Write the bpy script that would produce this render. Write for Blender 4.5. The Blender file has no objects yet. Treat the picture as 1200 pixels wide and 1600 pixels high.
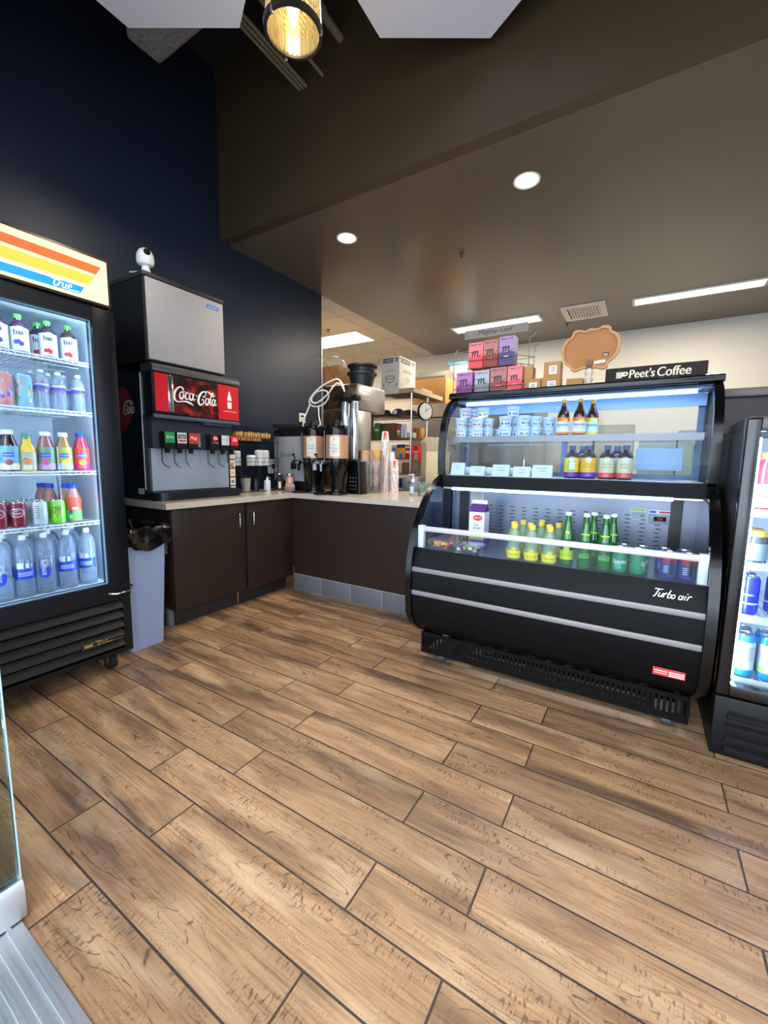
import bpy, bmesh, math, random
from mathutils import Vector, Matrix

random.seed(7)
PI = math.pi
scene = bpy.context.scene
COL = scene.collection

# ------------------------------------------------------------------ camera
cam_data = bpy.data.cameras.new('camera')
cam = bpy.data.objects.new('camera', cam_data)
COL.objects.link(cam)
cam_data.sensor_fit = 'HORIZONTAL'
cam_data.sensor_width = 36.0
cam_data.lens = 652.233 / 1200.0 * 36.0
cam_data.clip_start = 0.02
cam_data.clip_end = 200
cam.matrix_world = Matrix((
    (0.8517144, -0.0763620, 0.5184124, 0.0),
    (0.5238136, 0.0972440, -0.8462641, 0.0),
    (0.0142100, 0.9923268, 0.1228236, 1.22),
    (0, 0, 0, 1)))
scene.camera = cam

# ------------------------------------------------------------------ world, exposure
world = bpy.data.worlds.new('world')
scene.world = world
world.use_nodes = True
wbg = world.node_tree.nodes['Background']
wbg.inputs[0].default_value = (0.74, 0.86, 1.0, 1)
wbg.inputs[1].default_value = 4.2
scene.view_settings.view_transform = 'Standard'
scene.view_settings.look = 'None'
scene.view_settings.gamma = 1.0
scene.view_settings.exposure = 0.12
scene.view_settings.use_curve_mapping = False
cy = scene.cycles
cy.use_denoising = True
cy.max_bounces = 8
cy.diffuse_bounces = 4
cy.glossy_bounces = 4
cy.transmission_bounces = 4
cy.transparent_max_bounces = 24
cy.caustics_reflective = False
cy.caustics_refractive = False
cy.sample_clamp_indirect = 4.0

LED = 16.0          # case and cooler strips
TUBE = 7.0         # kitchen troffers
CAN = 12.0         # recessed downlights
WARM = (1.0, 0.86, 0.66)
TWARM = (1.0, 0.91, 0.78)


def area(name, loc, rot, sx, sy, power, col):
    d = bpy.data.lights.new(name, 'AREA')
    d.shape = 'RECTANGLE'; d.size = sx; d.size_y = sy
    d.energy = power; d.color = col
    o = bpy.data.objects.new(name, d)
    o.location = loc; o.rotation_euler = rot
    COL.objects.link(o)
    return o


def spot(name, loc, power, col, size=2.2, r=0.06, rot=(0, 0, 0)):
    d = bpy.data.lights.new(name, 'SPOT')
    d.energy = power; d.color = col; d.spot_size = size; d.spot_blend = 0.8; d.shadow_soft_size = r
    o = bpy.data.objects.new(name, d)
    o.location = loc; o.rotation_euler = rot
    COL.objects.link(o)
    return o


# daylight: the sky through the open doorway and the shop windows (portals only guide the sampling of the sky)
for _n, _loc, _rot, _sx, _sy in (('doorway_portal', (-0.1, 0.13, 1.25), (PI / 2, 0, 0), 2.4, 2.5),
                                 ('window_portal', (-2.38, 0.13, 1.5), (PI / 2, 0, 0), 1.7, 2.8),
                                 ('window_portal', (3.1, 0.13, 1.5), (PI / 2, 0, 0), 3.6, 2.8),
                                 ('window_portal', (5.12, 2.35, 1.55), (0, PI / 2, 0), 2.7, 3.9)):
    _o = area(_n, _loc, _rot, _sx, _sy, 1.0, (1, 1, 1))
    _o.data.cycles.is_portal = True
# kitchen troffers
CAN = 12.0         # recessed downlights
WARM = (1.0, 0.86, 0.66)
TWARM = (1.0, 0.91, 0.78)


def area(name, loc, rot, sx, sy, power, col):
    d = bpy.data.lights.new(name, 'AREA')
    d.shape = 'RECTANGLE'; d.size = sx; d.size_y = sy
    d.energy = power; d.color = col
    o = bpy.data.objects.new(name, d)
    o.location = loc; o.rotation_euler = rot
    COL.objects.link(o)
    return o


def spot(name, loc, power, col, size=2.2, r=0.06, rot=(0, 0, 0)):
    d = bpy.data.lights.new(name, 'SPOT')
    d.energy = power; d.color = col; d.spot_size = size; d.spot_blend = 0.8; d.shadow_soft_size = r
    o = bpy.data.objects.new(name, d)
    o.location = loc; o.rotation_euler = rot
    COL.objects.link(o)
    return o


# fill lamp added outside the open doorway, stands in for daylight
area('doorway_fill', (0.0, -0.9, 1.9), (math.radians(68), 0, 0), 3.2, 2.4, 55, (0.80, 0.90, 1.0))
# kitchen troffers
area('troffer_light', (-4.37, 5.57, 3.10), (0, 0, 0), 1.1, 0.5, 60, TWARM)
area('troffer_light', (-1.9, 6.0, 3.10), (0, 0, 0), 1.15, 0.2, 50, TWARM)
area('troffer_light', (0.36, 5.98, 3.10), (0, 0, 0), 1.15, 0.16, 50, TWARM)
# recessed cans in the low brown ceiling
spot('can_light', (-2.335, 3.129, 3.11), 120, WARM)
spot('can_light', (-0.82, 3.143, 3.11), 120, WARM)


# ------------------------------------------------------------------ materials
def lin(c):
    return tuple(((v / 255.0) / 12.92 if v / 255.0 <= 0.04045 else ((v / 255.0 + 0.055) / 1.055) ** 2.4) for v in c) + (1.0,)


MATS = {}


def mat(name, rgb=(128, 128, 128), rough=0.5, metal=0.0, emit=0.0, coat=0.0, bump=0.0, bscale=60.0,
        var=0.0, vscale=8.0, trans=0.0, spec=0.5):
    if name in MATS:
        return MATS[name]
    m = bpy.data.materials.new(name)
    m.use_nodes = True
    nt = m.node_tree
    p = nt.nodes['Principled BSDF']
    c = lin(rgb)
    p.inputs['Base Color'].default_value = c
    p.inputs['Roughness'].default_value = rough
    p.inputs['Metallic'].default_value = metal
    p.inputs['Specular IOR Level'].default_value = spec
    if coat:
        p.inputs['Coat Weight'].default_value = coat
        p.inputs['Coat Roughness'].default_value = 0.08
    if trans:
        p.inputs['Transmission Weight'].default_value = trans
    if emit:
        p.inputs['Emission Color'].default_value = c
        p.inputs['Emission Strength'].default_value = emit
    if var or bump:
        tc = nt.nodes.new('ShaderNodeTexCoord')
        nz = nt.nodes.new('ShaderNodeTexNoise')
        nz.inputs['Scale'].default_value = vscale
        nz.inputs['Detail'].default_value = 5
        nt.links.new(tc.outputs['Object'], nz.inputs['Vector'])
        if var:
            mx = nt.nodes.new('ShaderNodeMix'); mx.data_type = 'RGBA'
            mx.inputs[6].default_value = tuple(v * (1 - var) for v in c[:3]) + (1,)
            mx.inputs[7].default_value = tuple(min(1, v * (1 + var)) for v in c[:3]) + (1,)
            nt.links.new(nz.outputs['Fac'], mx.inputs[0])
            nt.links.new(mx.outputs[2], p.inputs['Base Color'])
        if bump:
            n2 = nt.nodes.new('ShaderNodeTexNoise'); n2.inputs['Scale'].default_value = bscale
            n2.inputs['Detail'].default_value = 4
            nt.links.new(tc.outputs['Object'], n2.inputs['Vector'])
            b = nt.nodes.new('ShaderNodeBump'); b.inputs['Strength'].default_value = bump
            b.inputs['Distance'].default_value = 0.01
            nt.links.new(n2.outputs['Fac'], b.inputs['Height'])
            nt.links.new(b.outputs['Normal'], p.inputs['Normal'])
    MATS[name] = m
    return m


def glassy(name, tint=(255, 255, 255), body=0.0, body_rgb=(255, 255, 255), rough=0.02, fres=1.35, gl=0.7):
    """thin clear sheet or plastic: transparent with Fresnel gloss and a little milkiness"""
    if name in MATS:
        return MATS[name]
    m = bpy.data.materials.new(name); m.use_nodes = True
    nt = m.node_tree; nt.nodes.clear()
    out = nt.nodes.new('ShaderNodeOutputMaterial')
    tr = nt.nodes.new('ShaderNodeBsdfTransparent'); tr.inputs[0].default_value = lin(tint)
    last = tr.outputs[0]
    if body:
        df = nt.nodes.new('ShaderNodeBsdfDiffuse'); df.inputs[0].default_value = lin(body_rgb)
        mb = nt.nodes.new('ShaderNodeMixShader'); mb.inputs[0].default_value = body
        nt.links.new(last, mb.inputs[1]); nt.links.new(df.outputs[0], mb.inputs[2]); last = mb.outputs[0]
    g = nt.nodes.new('ShaderNodeBsdfGlossy'); g.inputs['Roughness'].default_value = rough
    fr = nt.nodes.new('ShaderNodeFresnel'); fr.inputs[0].default_value = fres
    mu = nt.nodes.new('ShaderNodeMath'); mu.operation = 'MULTIPLY'; mu.inputs[1].default_value = gl
    nt.links.new(fr.outputs[0], mu.inputs[0])
    ms = nt.nodes.new('ShaderNodeMixShader')
    nt.links.new(mu.outputs[0], ms.inputs[0]); nt.links.new(last, ms.inputs[1]); nt.links.new(g.outputs[0], ms.inputs[2])
    nt.links.new(ms.outputs[0], out.inputs[0])
    MATS[name] = m
    return m


def brushed(name, rgb, rough=0.3, axis=2, scale=200.0, metal=1.0):
    if name in MATS:
        return MATS[name]
    m = mat(name, rgb, rough, metal)
    nt = m.node_tree; p = nt.nodes['Principled BSDF']
    tc = nt.nodes.new('ShaderNodeTexCoord'); mp = nt.nodes.new('ShaderNodeMapping')
    sc = [scale, scale, scale]; sc[axis] = 3.0
    mp.inputs['Scale'].default_value = sc
    nz = nt.nodes.new('ShaderNodeTexNoise'); nz.inputs['Scale'].default_value = 1.0; nz.inputs['Detail'].default_value = 3
    mr = nt.nodes.new('ShaderNodeMapRange'); mr.inputs[3].default_value = rough * 0.75; mr.inputs[4].default_value = rough * 1.3
    nt.links.new(tc.outputs['Object'], mp.inputs[0]); nt.links.new(mp.outputs[0], nz.inputs['Vector'])
    nt.links.new(nz.outputs['Fac'], mr.inputs[0]); nt.links.new(mr.outputs[0], p.inputs['Roughness'])
    return m


def floor_material():
    m = bpy.data.materials.new('wood_plank_tile'); m.use_nodes = True
    nt = m.node_tree; N = nt.nodes; L = nt.links
    p = N['Principled BSDF']

    def mth(op, a, b=None, c=None):
        n = N.new('ShaderNodeMath'); n.operation = op
        for i, v in enumerate((a, b, c)):
            if v is None:
                continue
            if isinstance(v, (int, float)):
                n.inputs[i].default_value = v
            else:
                L.new(v, n.inputs[i])
        return n.outputs[0]
    geo = N.new('ShaderNodeNewGeometry')
    sep = N.new('ShaderNodeSeparateXYZ'); L.new(geo.outputs['Position'], sep.inputs[0])
    X, Y = sep.outputs[0], sep.outputs[1]
    PW, PL = 0.1635, 0.9535
    ry = mth('DIVIDE', mth('SUBTRACT', Y, 0.64), PW)
    row = mth('FLOOR', ry)
    fy = mth('SUBTRACT', ry, row)
    par = mth('FLOORED_MODULO', row, 2.0)
    # joints: even rows at -1.264, odd rows at -1.553
    rx = mth('DIVIDE', mth('ADD', mth('ADD', X, 1.264), mth('MULTIPLY', par, 0.289)), PL)
    colm = mth('FLOOR', rx)
    fx = mth('SUBTRACT', rx, colm)
    dy = mth('MULTIPLY', mth('MINIMUM', fy, mth('SUBTRACT', 1.0, fy)), PW)
    dx = mth('MULTIPLY', mth('MINIMUM', fx, mth('SUBTRACT', 1.0, fx)), PL)
    d = mth('MINIMUM', dx, dy)
    gr = N.new('ShaderNodeMapRange'); gr.inputs[1].default_value = 0.0020; gr.inputs[2].default_value = 0.0036
    L.new(d, gr.inputs[0])
    plank = gr.outputs[0]
    cmb = N.new('ShaderNodeCombineXYZ'); L.new(row, cmb.inputs[0]); L.new(colm, cmb.inputs[1])
    wn = N.new('ShaderNodeTexWhiteNoise'); wn.noise_dimensions = '3D'; L.new(cmb.outputs[0], wn.inputs['Vector'])
    rnd = N.new('ShaderNodeSeparateXYZ'); L.new(wn.outputs['Color'], rnd.inputs[0])
    ox = mth('ADD', X, mth('MULTIPLY', rnd.outputs[0], 37.0))
    oy = mth('ADD', Y, mth('MULTIPLY', rnd.outputs[1], 29.0))

    def noise(sx, sy, det=4, rough=0.55, dist=0.0, seed=0.0):
        c = N.new('ShaderNodeCombineXYZ')
        L.new(mth('MULTIPLY', ox, sx), c.inputs[0]); L.new(mth('MULTIPLY', oy, sy), c.inputs[1])
        c.inputs[2].default_value = seed
        n = N.new('ShaderNodeTexNoise'); n.inputs['Scale'].default_value = 1.0
        n.inputs['Detail'].default_value = det; n.inputs['Roughness'].default_value = rough
        n.inputs['Distortion'].default_value = dist
        L.new(c.outputs[0], n.inputs['Vector'])
        return n.outputs['Fac']

    def rng(v, a, b, c=0.0, e=1.0):
        n = N.new('ShaderNodeMapRange'); n.inputs[1].default_value = a; n.inputs[2].default_value = b
        n.inputs[3].default_value = c; n.inputs[4].default_value = e
        L.new(v, n.inputs[0]); return n.outputs[0]

    def mix(f, a, b, bt='MIX'):
        n = N.new('ShaderNodeMix'); n.data_type = 'RGBA'; n.blend_type = bt
        if isinstance(f, float): n.inputs[0].default_value = f
        else: L.new(f, n.inputs[0])
        for i, v in ((6, a), (7, b)):
            if isinstance(v, tuple): n.inputs[i].default_value = v
            else: L.new(v, n.inputs[i])
        return n.outputs[2]
    base = mix(rng(noise(1.6, 10, 5, 0.6, 0.6), 0.32, 0.68), lin((136, 99, 71)), lin((192, 151, 111)))
    # fine grain lines
    base = mix(mth('MULTIPLY', rng(noise(5, 150, 4, 0.65, 0.2, 3.0), 0.47, 0.64), 0.55), base, lin((104, 72, 46)))
    # long grey-brown weathered streaks
    streak = rng(noise(1.0, 7.5, 4, 0.55, 0.5, 7.0), 0.50, 0.68)
    base = mix(mth('MULTIPLY', streak, 0.88), base, lin((78, 60, 50)))
    # pale dry patches
    base = mix(mth('MULTIPLY', rng(noise(2.2, 9, 3, 0.5, 0.3, 13.0), 0.52, 0.70), 0.45), base, lin((210, 178, 140)))
    # knots and looping grain
    wc = N.new('ShaderNodeCombineXYZ')
    L.new(mth('MULTIPLY', ox, 2.2), wc.inputs[0]); L.new(mth('MULTIPLY', oy, 9.0), wc.inputs[1])
    wv = N.new('ShaderNodeTexNoise'); wv.inputs['Scale'].default_value = 1.0; wv.inputs['Detail'].default_value = 1.5
    wv.inputs['Distortion'].default_value = 0.4
    L.new(wc.outputs[0], wv.inputs['Vector'])
    iso = mth('ABSOLUTE', mth('SUBTRACT', mth('FRACT', mth('MULTIPLY', wv.outputs['Fac'], 16.0)), 0.5))
    loop = rng(iso, 0.10, 0.0)
    loopmask = rng(noise(1.7, 5, 2, 0.5, 0.0, 21.0), 0.50, 0.58)
    brk = rng(noise(30, 60, 2, 0.5, 0.0, 41.0), 0.42, 0.56)
    lp = mth('MULTIPLY', mth('MULTIPLY', loop, loopmask), brk)
    base = mix(mth('MULTIPLY', lp, 0.85), base, lin((58, 38, 26)))
    # saw marks: short cross scratches grouped in runs
    saw = rng(noise(150, 38, 2, 0.5, 0.0, 31.0), 0.56, 0.64)
    sawmask = rng(noise(2.6, 14, 2, 0.5, 0.0, 35.0), 0.50, 0.60)
    pit = mth('MULTIPLY', rng(noise(170, 240, 2, 0.5, 0.0, 51.0), 0.57, 0.66), rng(noise(6, 22, 2, 0.5, 0.0, 55.0), 0.48, 0.60))
    base = mix(mth('MULTIPLY', pit, 0.6), base, lin((72, 50, 36)))
    sm = mth('MULTIPLY', saw, sawmask)
    base = mix(mth('MULTIPLY', sm, 0.7), base, lin((76, 52, 36)))
    # plank to plank tone
    tone = rng(rnd.outputs[2], 0.0, 1.0, 0.74, 1.06)
    tn = N.new('ShaderNodeCombineXYZ')
    for i in range(3): L.new(tone, tn.inputs[i])
    base = mix(1.0, base, tn.outputs[0], 'MULTIPLY')
    base = mix(plank, lin((52, 42, 38)), base)
    L.new(base, p.inputs['Base Color'])
    L.new(rng(noise(4, 30, 3), 0.3, 0.7, 0.36, 0.52), p.inputs['Roughness'])
    hgt = mth('SUBTRACT', mth('SUBTRACT', mth('MULTIPLY', plank, 1.0), mth('MULTIPLY', lp, 0.35)), mth('MULTIPLY', sm, 0.3))
    b = N.new('ShaderNodeBump'); b.inputs['Strength'].default_value = 0.55; b.inputs['Distance'].default_value = 0.003
    L.new(hgt, b.inputs['Height']); L.new(b.outputs[0], p.inputs['Normal'])
    return m


def ceiling_tile_material():
    m = mat('ceiling_tile', (205, 192, 168), 0.9)
    nt = m.node_tree; p = nt.nodes['Principled BSDF']
    geo = nt.nodes.new('ShaderNodeNewGeometry')
    mp = nt.nodes.new('ShaderNodeMapping'); mp.inputs['Location'].default_value = (0.0, 0.10, 0)
    br = nt.nodes.new('ShaderNodeTexBrick')
    br.offset = 0.0; br.inputs['Scale'].default_value = 1.0
    br.inputs['Brick Width'].default_value = 0.6; br.inputs['Row Height'].default_value = 0.6
    br.inputs['Mortar Size'].default_value = 0.008
    br.inputs['Color1'].default_value = lin((214, 208, 196)); br.inputs['Color2'].default_value = lin((208, 202, 190))
    br.inputs['Mortar'].default_value = lin((176, 166, 148))
    nt.links.new(geo.outputs['Position'], mp.inputs[0]); nt.links.new(mp.outputs[0], br.inputs[0])
    nt.links.new(br.outputs[0], p.inputs['Base Color'])
    return m


def wood_laminate(name, rgb, rough):
    m = mat(name, rgb, rough, spec=.25)
    nt = m.node_tree; p = nt.nodes['Principled BSDF']
    tc = nt.nodes.new('ShaderNodeTexCoord'); mp = nt.nodes.new('ShaderNodeMapping')
    mp.inputs['Scale'].default_value = (60, 60, 2)
    nz = nt.nodes.new('ShaderNodeTexNoise'); nz.inputs['Scale'].default_value = 1.0; nz.inputs['Detail'].default_value = 5
    mx = nt.nodes.new('ShaderNodeMix'); mx.data_type = 'RGBA'
    c = lin(rgb)
    mx.inputs[6].default_value = tuple(v * .75 for v in c[:3]) + (1,); mx.inputs[7].default_value = tuple(v * 1.3 for v in c[:3]) + (1,)
    nt.links.new(tc.outputs['Object'], mp.inputs[0]); nt.links.new(mp.outputs[0], nz.inputs['Vector'])
    nt.links.new(nz.outputs['Fac'], mx.inputs[0]); nt.links.new(mx.outputs[2], p.inputs['Base Color'])
    return m


# ------------------------------------------------------------------ geometry helpers
TEXTCACHE = {}


def text_geo(s):
    if s in TEXTCACHE:
        return TEXTCACHE[s]
    cu = bpy.data.curves.new('t', 'FONT'); cu.body = s; cu.size = 1.0
    cu.align_x = 'CENTER'; cu.align_y = 'CENTER'; cu.resolution_u = 3
    o = bpy.data.objects.new('t', cu); COL.objects.link(o)
    dg = bpy.context.evaluated_depsgraph_get(); dg.update()
    me = bpy.data.meshes.new_from_object(o.evaluated_get(dg))
    vs = [tuple(v.co) for v in me.vertices]; fs = [tuple(f.vertices) for f in me.polygons]
    w = (max((v[0] for v in vs), default=0) - min((v[0] for v in vs), default=0)) or 1.0
    h = (max((v[1] for v in vs), default=0) - min((v[1] for v in vs), default=0)) or 1.0
    cx = (max((v[0] for v in vs), default=0) + min((v[0] for v in vs), default=0)) / 2
    cy_ = (max((v[1] for v in vs), default=0) + min((v[1] for v in vs), default=0)) / 2
    vs = [(v[0] - cx, v[1] - cy_, 0) for v in vs]
    bpy.data.objects.remove(o); bpy.data.curves.remove(cu); bpy.data.meshes.remove(me)
    TEXTCACHE[s] = (vs, fs, w, h)
    return TEXTCACHE[s]


def catmull(pts, n=6, closed=False):
    P = [Vector(p) for p in pts]
    out = []
    cnt = len(P)
    segs = cnt if closed else cnt - 1
    for i in range(segs):
        if closed:
            p0, p1, p2, p3 = P[(i - 1) % cnt], P[i], P[(i + 1) % cnt], P[(i + 2) % cnt]
        else:
            p0, p1, p2, p3 = P[max(i - 1, 0)], P[i], P[i + 1], P[min(i + 2, cnt - 1)]
        for k in range(n):
            t = k / n
            out.append(0.5 * ((2 * p1) + (p2 - p0) * t + (2 * p0 - 5 * p1 + 4 * p2 - p3) * t * t + (3 * p1 - p0 - 3 * p2 + p3) * t ** 3))
    if not closed:
        out.append(P[-1])
    return out


class B:
    """collects faces and links them as ONE mesh object"""

    def __init__(s):
        s.bm = bmesh.new()

    def face(s, vs, m=0, smooth=False):
        try:
            f = s.bm.faces.new([v if isinstance(v, bmesh.types.BMVert) else s.bm.verts.new(v) for v in vs])
        except ValueError:
            return None
        f.material_index = m; f.smooth = smooth
        return f

    def box(s, x0, x1, y0, y1, z0, z1, m=0, bev=0.0, seg=2):
        if x0 > x1: x0, x1 = x1, x0
        if y0 > y1: y0, y1 = y1, y0
        if z0 > z1: z0, z1 = z1, z0
        v = [s.bm.verts.new(c) for c in ((x0, y0, z0), (x1, y0, z0), (x1, y1, z0), (x0, y1, z0),
                                         (x0, y0, z1), (x1, y0, z1), (x1, y1, z1), (x0, y1, z1))]
        fs = []
        for q in ((3, 2, 1, 0), (4, 5, 6, 7), (0, 1, 5, 4), (1, 2, 6, 5), (2, 3, 7, 6), (3, 0, 4, 7)):
            f = s.bm.faces.new([v[i] for i in q]); f.material_index = m; fs.append(f)
        if bev:
            es = list({e for f in fs for e in f.edges})
            r = bmesh.ops.bevel(s.bm, geom=es, offset=bev, segments=seg, profile=0.5, affect='EDGES')
            for f in r['faces']:
                f.material_index = m; f.smooth = True
        return s

    def lathe(s, prof, cx=0, cy=0, z0=0, seg=20, m=0, sx=1.0, sy=1.0, sq=0.0):
        """prof: list of (r, z) or (r, z, mat); sq squares the section"""
        rings = []
        for q in prof:
            r, z = q[0], q[1]
            if r <= 1e-6:
                rings.append([s.bm.verts.new((cx, cy, z0 + z))])
            else:
                ring = []
                for k in range(seg):
                    a = 2 * PI * k / seg
                    ca, sa = math.cos(a), math.sin(a)
                    f = 1.0
                    if sq:
                        f = 1 + sq * (1 / max(abs(ca), abs(sa)) - 1)
                    ring.append(s.bm.verts.new((cx + r * ca * sx * f, cy + r * sa * sy * f, z0 + z)))
                rings.append(ring)
        for i in range(len(rings) - 1):
            a, b = rings[i], rings[i + 1]
            mm = prof[i][2] if len(prof[i]) > 2 else m
            if len(a) == 1 and len(b) == 1:
                continue
            for k in range(seg):
                k2 = (k + 1) % seg
                if len(a) == 1: s.face((a[0], b[k2], b[k]), mm, True)
                elif len(b) == 1: s.face((a[k], a[k2], b[0]), mm, True)
                else: s.face((a[k], a[k2], b[k2], b[k]), mm, True)
        return s

    def cyl(s, p0, p1, r, seg=12, m=0, r1=None, cap=True):
        p0, p1 = Vector(p0), Vector(p1)
        d = (p1 - p0).normalized()
        u = d.orthogonal().normalized(); w = d.cross(u)
        r1 = r if r1 is None else r1
        a = [s.bm.verts.new(p0 + (u * math.cos(2 * PI * k / seg) + w * math.sin(2 * PI * k / seg)) * r) for k in range(seg)]
        b = [s.bm.verts.new(p1 + (u * math.cos(2 * PI * k / seg) + w * math.sin(2 * PI * k / seg)) * r1) for k in range(seg)]
        for k in range(seg):
            s.face((a[k], a[(k + 1) % seg], b[(k + 1) % seg], b[k]), m, True)
        if cap:
            s.face(a[::-1], m); s.face(b, m)
        return s

    def tube(s, pts, r, seg=6, m=0, closed=False, smooth_n=0):
        P = [Vector(p) for p in pts]
        if smooth_n:
            P = catmull(P, smooth_n, closed)
        n = len(P)
        rings = []
        u = None
        for i in range(n):
            if closed: t = (P[(i + 1) % n] - P[(i - 1) % n])
            else: t = P[min(i + 1, n - 1)] - P[max(i - 1, 0)]
            if t.length < 1e-9: t = Vector((0, 0, 1))
            t.normalize()
            if u is None: u = t.orthogonal().normalized()
            else:
                u = (u - t * u.dot(t))
                u = u.normalized() if u.length > 1e-6 else t.orthogonal().normalized()
            w = t.cross(u)
            rings.append([s.bm.verts.new(P[i] + (u * math.cos(2 * PI * k / seg) + w * math.sin(2 * PI * k / seg)) * r) for k in range(seg)])
        for i in range(n if closed else n - 1):
            a, b = rings[i], rings[(i + 1) % n]
            for k in range(seg):
                s.face((a[k], a[(k + 1) % seg], b[(k + 1) % seg], b[k]), m, True)
        if not closed:
            s.face(rings[0][::-1], m); s.face(rings[-1], m)
        return s

    def prism(s, poly, axis, a0, a1, m=0, smooth=False):
        """poly in the two other axes (in xyz order) pushed along axis from a0 to a1"""
        def mk(p, a):
            if axis == 0: return (a, p[0], p[1])
            if axis == 1: return (p[0], a, p[1])
            return (p[0], p[1], a)
        A = [s.bm.verts.new(mk(p, a0)) for p in poly]; C = [s.bm.verts.new(mk(p, a1)) for p in poly]
        n = len(poly)
        for i in range(n):
            s.face((A[i], A[(i + 1) % n], C[(i + 1) % n], C[i]), m, smooth)
        s.face(A[::-1], m); s.face(C, m)
        return s

    def sheet(s, prof, axis, a0, a1, t=0.004, m=0):
        """open profile line (in the two other axes) thickened by t and pushed along axis"""
        P = [Vector(p) for p in prof]; n = len(P)
        off = []
        for i in range(n):
            d = (P[min(i + 1, n - 1)] - P[max(i - 1, 0)]).normalized()
            off.append(P[i] + Vector((-d.y, d.x)) * t)
        return s.prism([tuple(p) for p in P] + [tuple(p) for p in reversed(off)], axis, a0, a1, m, False)

    def plane_pts(s, pts2, o, r, u, m=0, lift=0.0):
        o, r, u = Vector(o), Vector(r), Vector(u)
        nrm = r.cross(u).normalized()
        return s.face([o + r * p[0] + u * p[1] + nrm * lift for p in pts2], m)

    def rect(s, o, r, u, w, h, m=0, lift=0.0):
        return s.plane_pts([(-w / 2, -h / 2), (w / 2, -h / 2), (w / 2, h / 2), (-w / 2, h / 2)], o, r, u, m, lift)

    def disc(s, o, r, u, rad, m=0, lift=0.0, seg=20, ry=None):
        ry = rad if ry is None else ry
        return s.plane_pts([(rad * math.cos(2 * PI * k / seg), ry * math.sin(2 * PI * k / seg)) for k in range(seg)], o, r, u, m, lift)

    def text(s, st, o, r, u, h=None, w=None, shear=0.0, m=0, lift=0.0006, bold=0.0):
        vs, fs, tw, th = text_geo(st)
        sc = (h / th) if h else (w / tw)
        sx = sc if not (w and h) else w / tw
        o, r, u = Vector(o), Vector(r), Vector(u)
        nrm = r.cross(u).normalized()
        V = [s.bm.verts.new(o + r * (v[0] * sx + v[1] * sc * shear) + u * (v[1] * sc) + nrm * lift) for v in vs]
        for f in fs:
            s.face([V[i] for i in f], m)
        return s

    def ctext(s, st, R, z, h=None, w=None, ang=-PI / 2, vertical=False, shear=0.0, m=0, cx=0, cy=0):
        """text wrapped round an upright cylinder, read from outside"""
        vs, fs, tw, th = text_geo(st)
        sc = (h / th) if h else (w / tw)
        ext = sc * th * (1.0 if vertical else 0.75)
        R += ext * ext / (8 * R) + .0002      # keeps the flat letter faces clear of the curved wall
        V = []
        for v in vs:
            a, b = v[0] * sc + v[1] * sc * shear, v[1] * sc
            if vertical: a, b = -b, a
            t = ang + a / R
            V.append(s.bm.verts.new((cx + R * math.cos(t), cy + R * math.sin(t), z + b)))
        for f in fs:
            s.face([V[i] for i in f], m)
        return s

    def cpatch(s, R, z0, z1, a0, a1, m=0, n=8, cx=0, cy=0):
        """patch of a cylinder wall, angles in radians"""
        A = [];C = []
        for k in range(n + 1):
            t = a0 + (a1 - a0) * k / n
            A.append(s.bm.verts.new((cx + R * math.cos(t), cy + R * math.sin(t), z0)))
            C.append(s.bm.verts.new((cx + R * math.cos(t), cy + R * math.sin(t), z1)))
        for k in range(n):
            s.face((A[k], A[k + 1], C[k + 1], C[k]), m, True)
        return s

    def cellipse(s, R, ang, z, rx, rz, m=0, n=10):
        """ellipse printed on a cylinder wall"""
        T, D = [], []
        for k in range(n + 1):
            x = -rx + 2 * rx * k / n; h = rz * math.sqrt(max(0.0, 1 - (x / rx) ** 2)) + 1e-5
            a = ang + x / R
            T.append(s.bm.verts.new((R * math.cos(a), R * math.sin(a), z + h))); D.append(s.bm.verts.new((R * math.cos(a), R * math.sin(a), z - h)))
        for k in range(n): s.face((D[k], D[k + 1], T[k + 1], T[k]), m, True)
        return s

    def stroke(s, strokes, o, r, u, sc=1.0, m=0, lift=0.0008, shear=0.0, n=5):
        """brush lettering: each stroke is [(x, y, width), ...] in letter units"""
        o, r, u = Vector(o), Vector(r), Vector(u)
        nrm = r.cross(u).normalized()
        k = 0
        for st in strokes:
            P = catmull([(p[0] + p[1] * shear, p[1], p[2]) for p in st], n)
            L_, R_ = [], []
            for i, p in enumerate(P):
                a = P[max(i - 1, 0)]; b = P[min(i + 1, len(P) - 1)]
                d = Vector((b.x - a.x, b.y - a.y))
                if d.length < 1e-7: d = Vector((1, 0))
                d.normalize(); w = max(p.z, 0.01) / 2
                q1 = (p.x - d.y * w, p.y + d.x * w); q2 = (p.x + d.y * w, p.y - d.x * w)
                lf = nrm * (lift + k * 0.00005)
                L_.append(s.bm.verts.new(o + r * q1[0] * sc + u * q1[1] * sc + lf))
                R_.append(s.bm.verts.new(o + r * q2[0] * sc + u * q2[1] * sc + lf))
            for i in range(len(P) - 1):
                s.face((R_[i], R_[i + 1], L_[i + 1], L_[i]), m)
            k += 1
        return s

    def obj(s, name, mats, parent=None):
        me = bpy.data.meshes.new(name)
        off = Vector((0, 0, 0))
        q = parent
        while q is not None:
            off += Vector(q.location); q = q.parent
        if off.length:
            bmesh.ops.translate(s.bm, verts=s.bm.verts, vec=-off)
        s.bm.normal_update()
        s.bm.to_mesh(me); s.bm.free()
        if not isinstance(mats, (list, tuple)): mats = [mats]
        for m_ in mats: me.materials.append(m_)
        try:
            me.set_sharp_from_angle(angle=math.radians(38))
        except Exception:
            pass
        o = bpy.data.objects.new(name, me); COL.objects.link(o)
        if parent is not None: o.parent = parent
        return o


def tag(o, label, cat, group=None, kind=None):
    o['label'] = label; o['category'] = cat
    if group: o['group'] = group
    if kind: o['kind'] = kind
    return o


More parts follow.
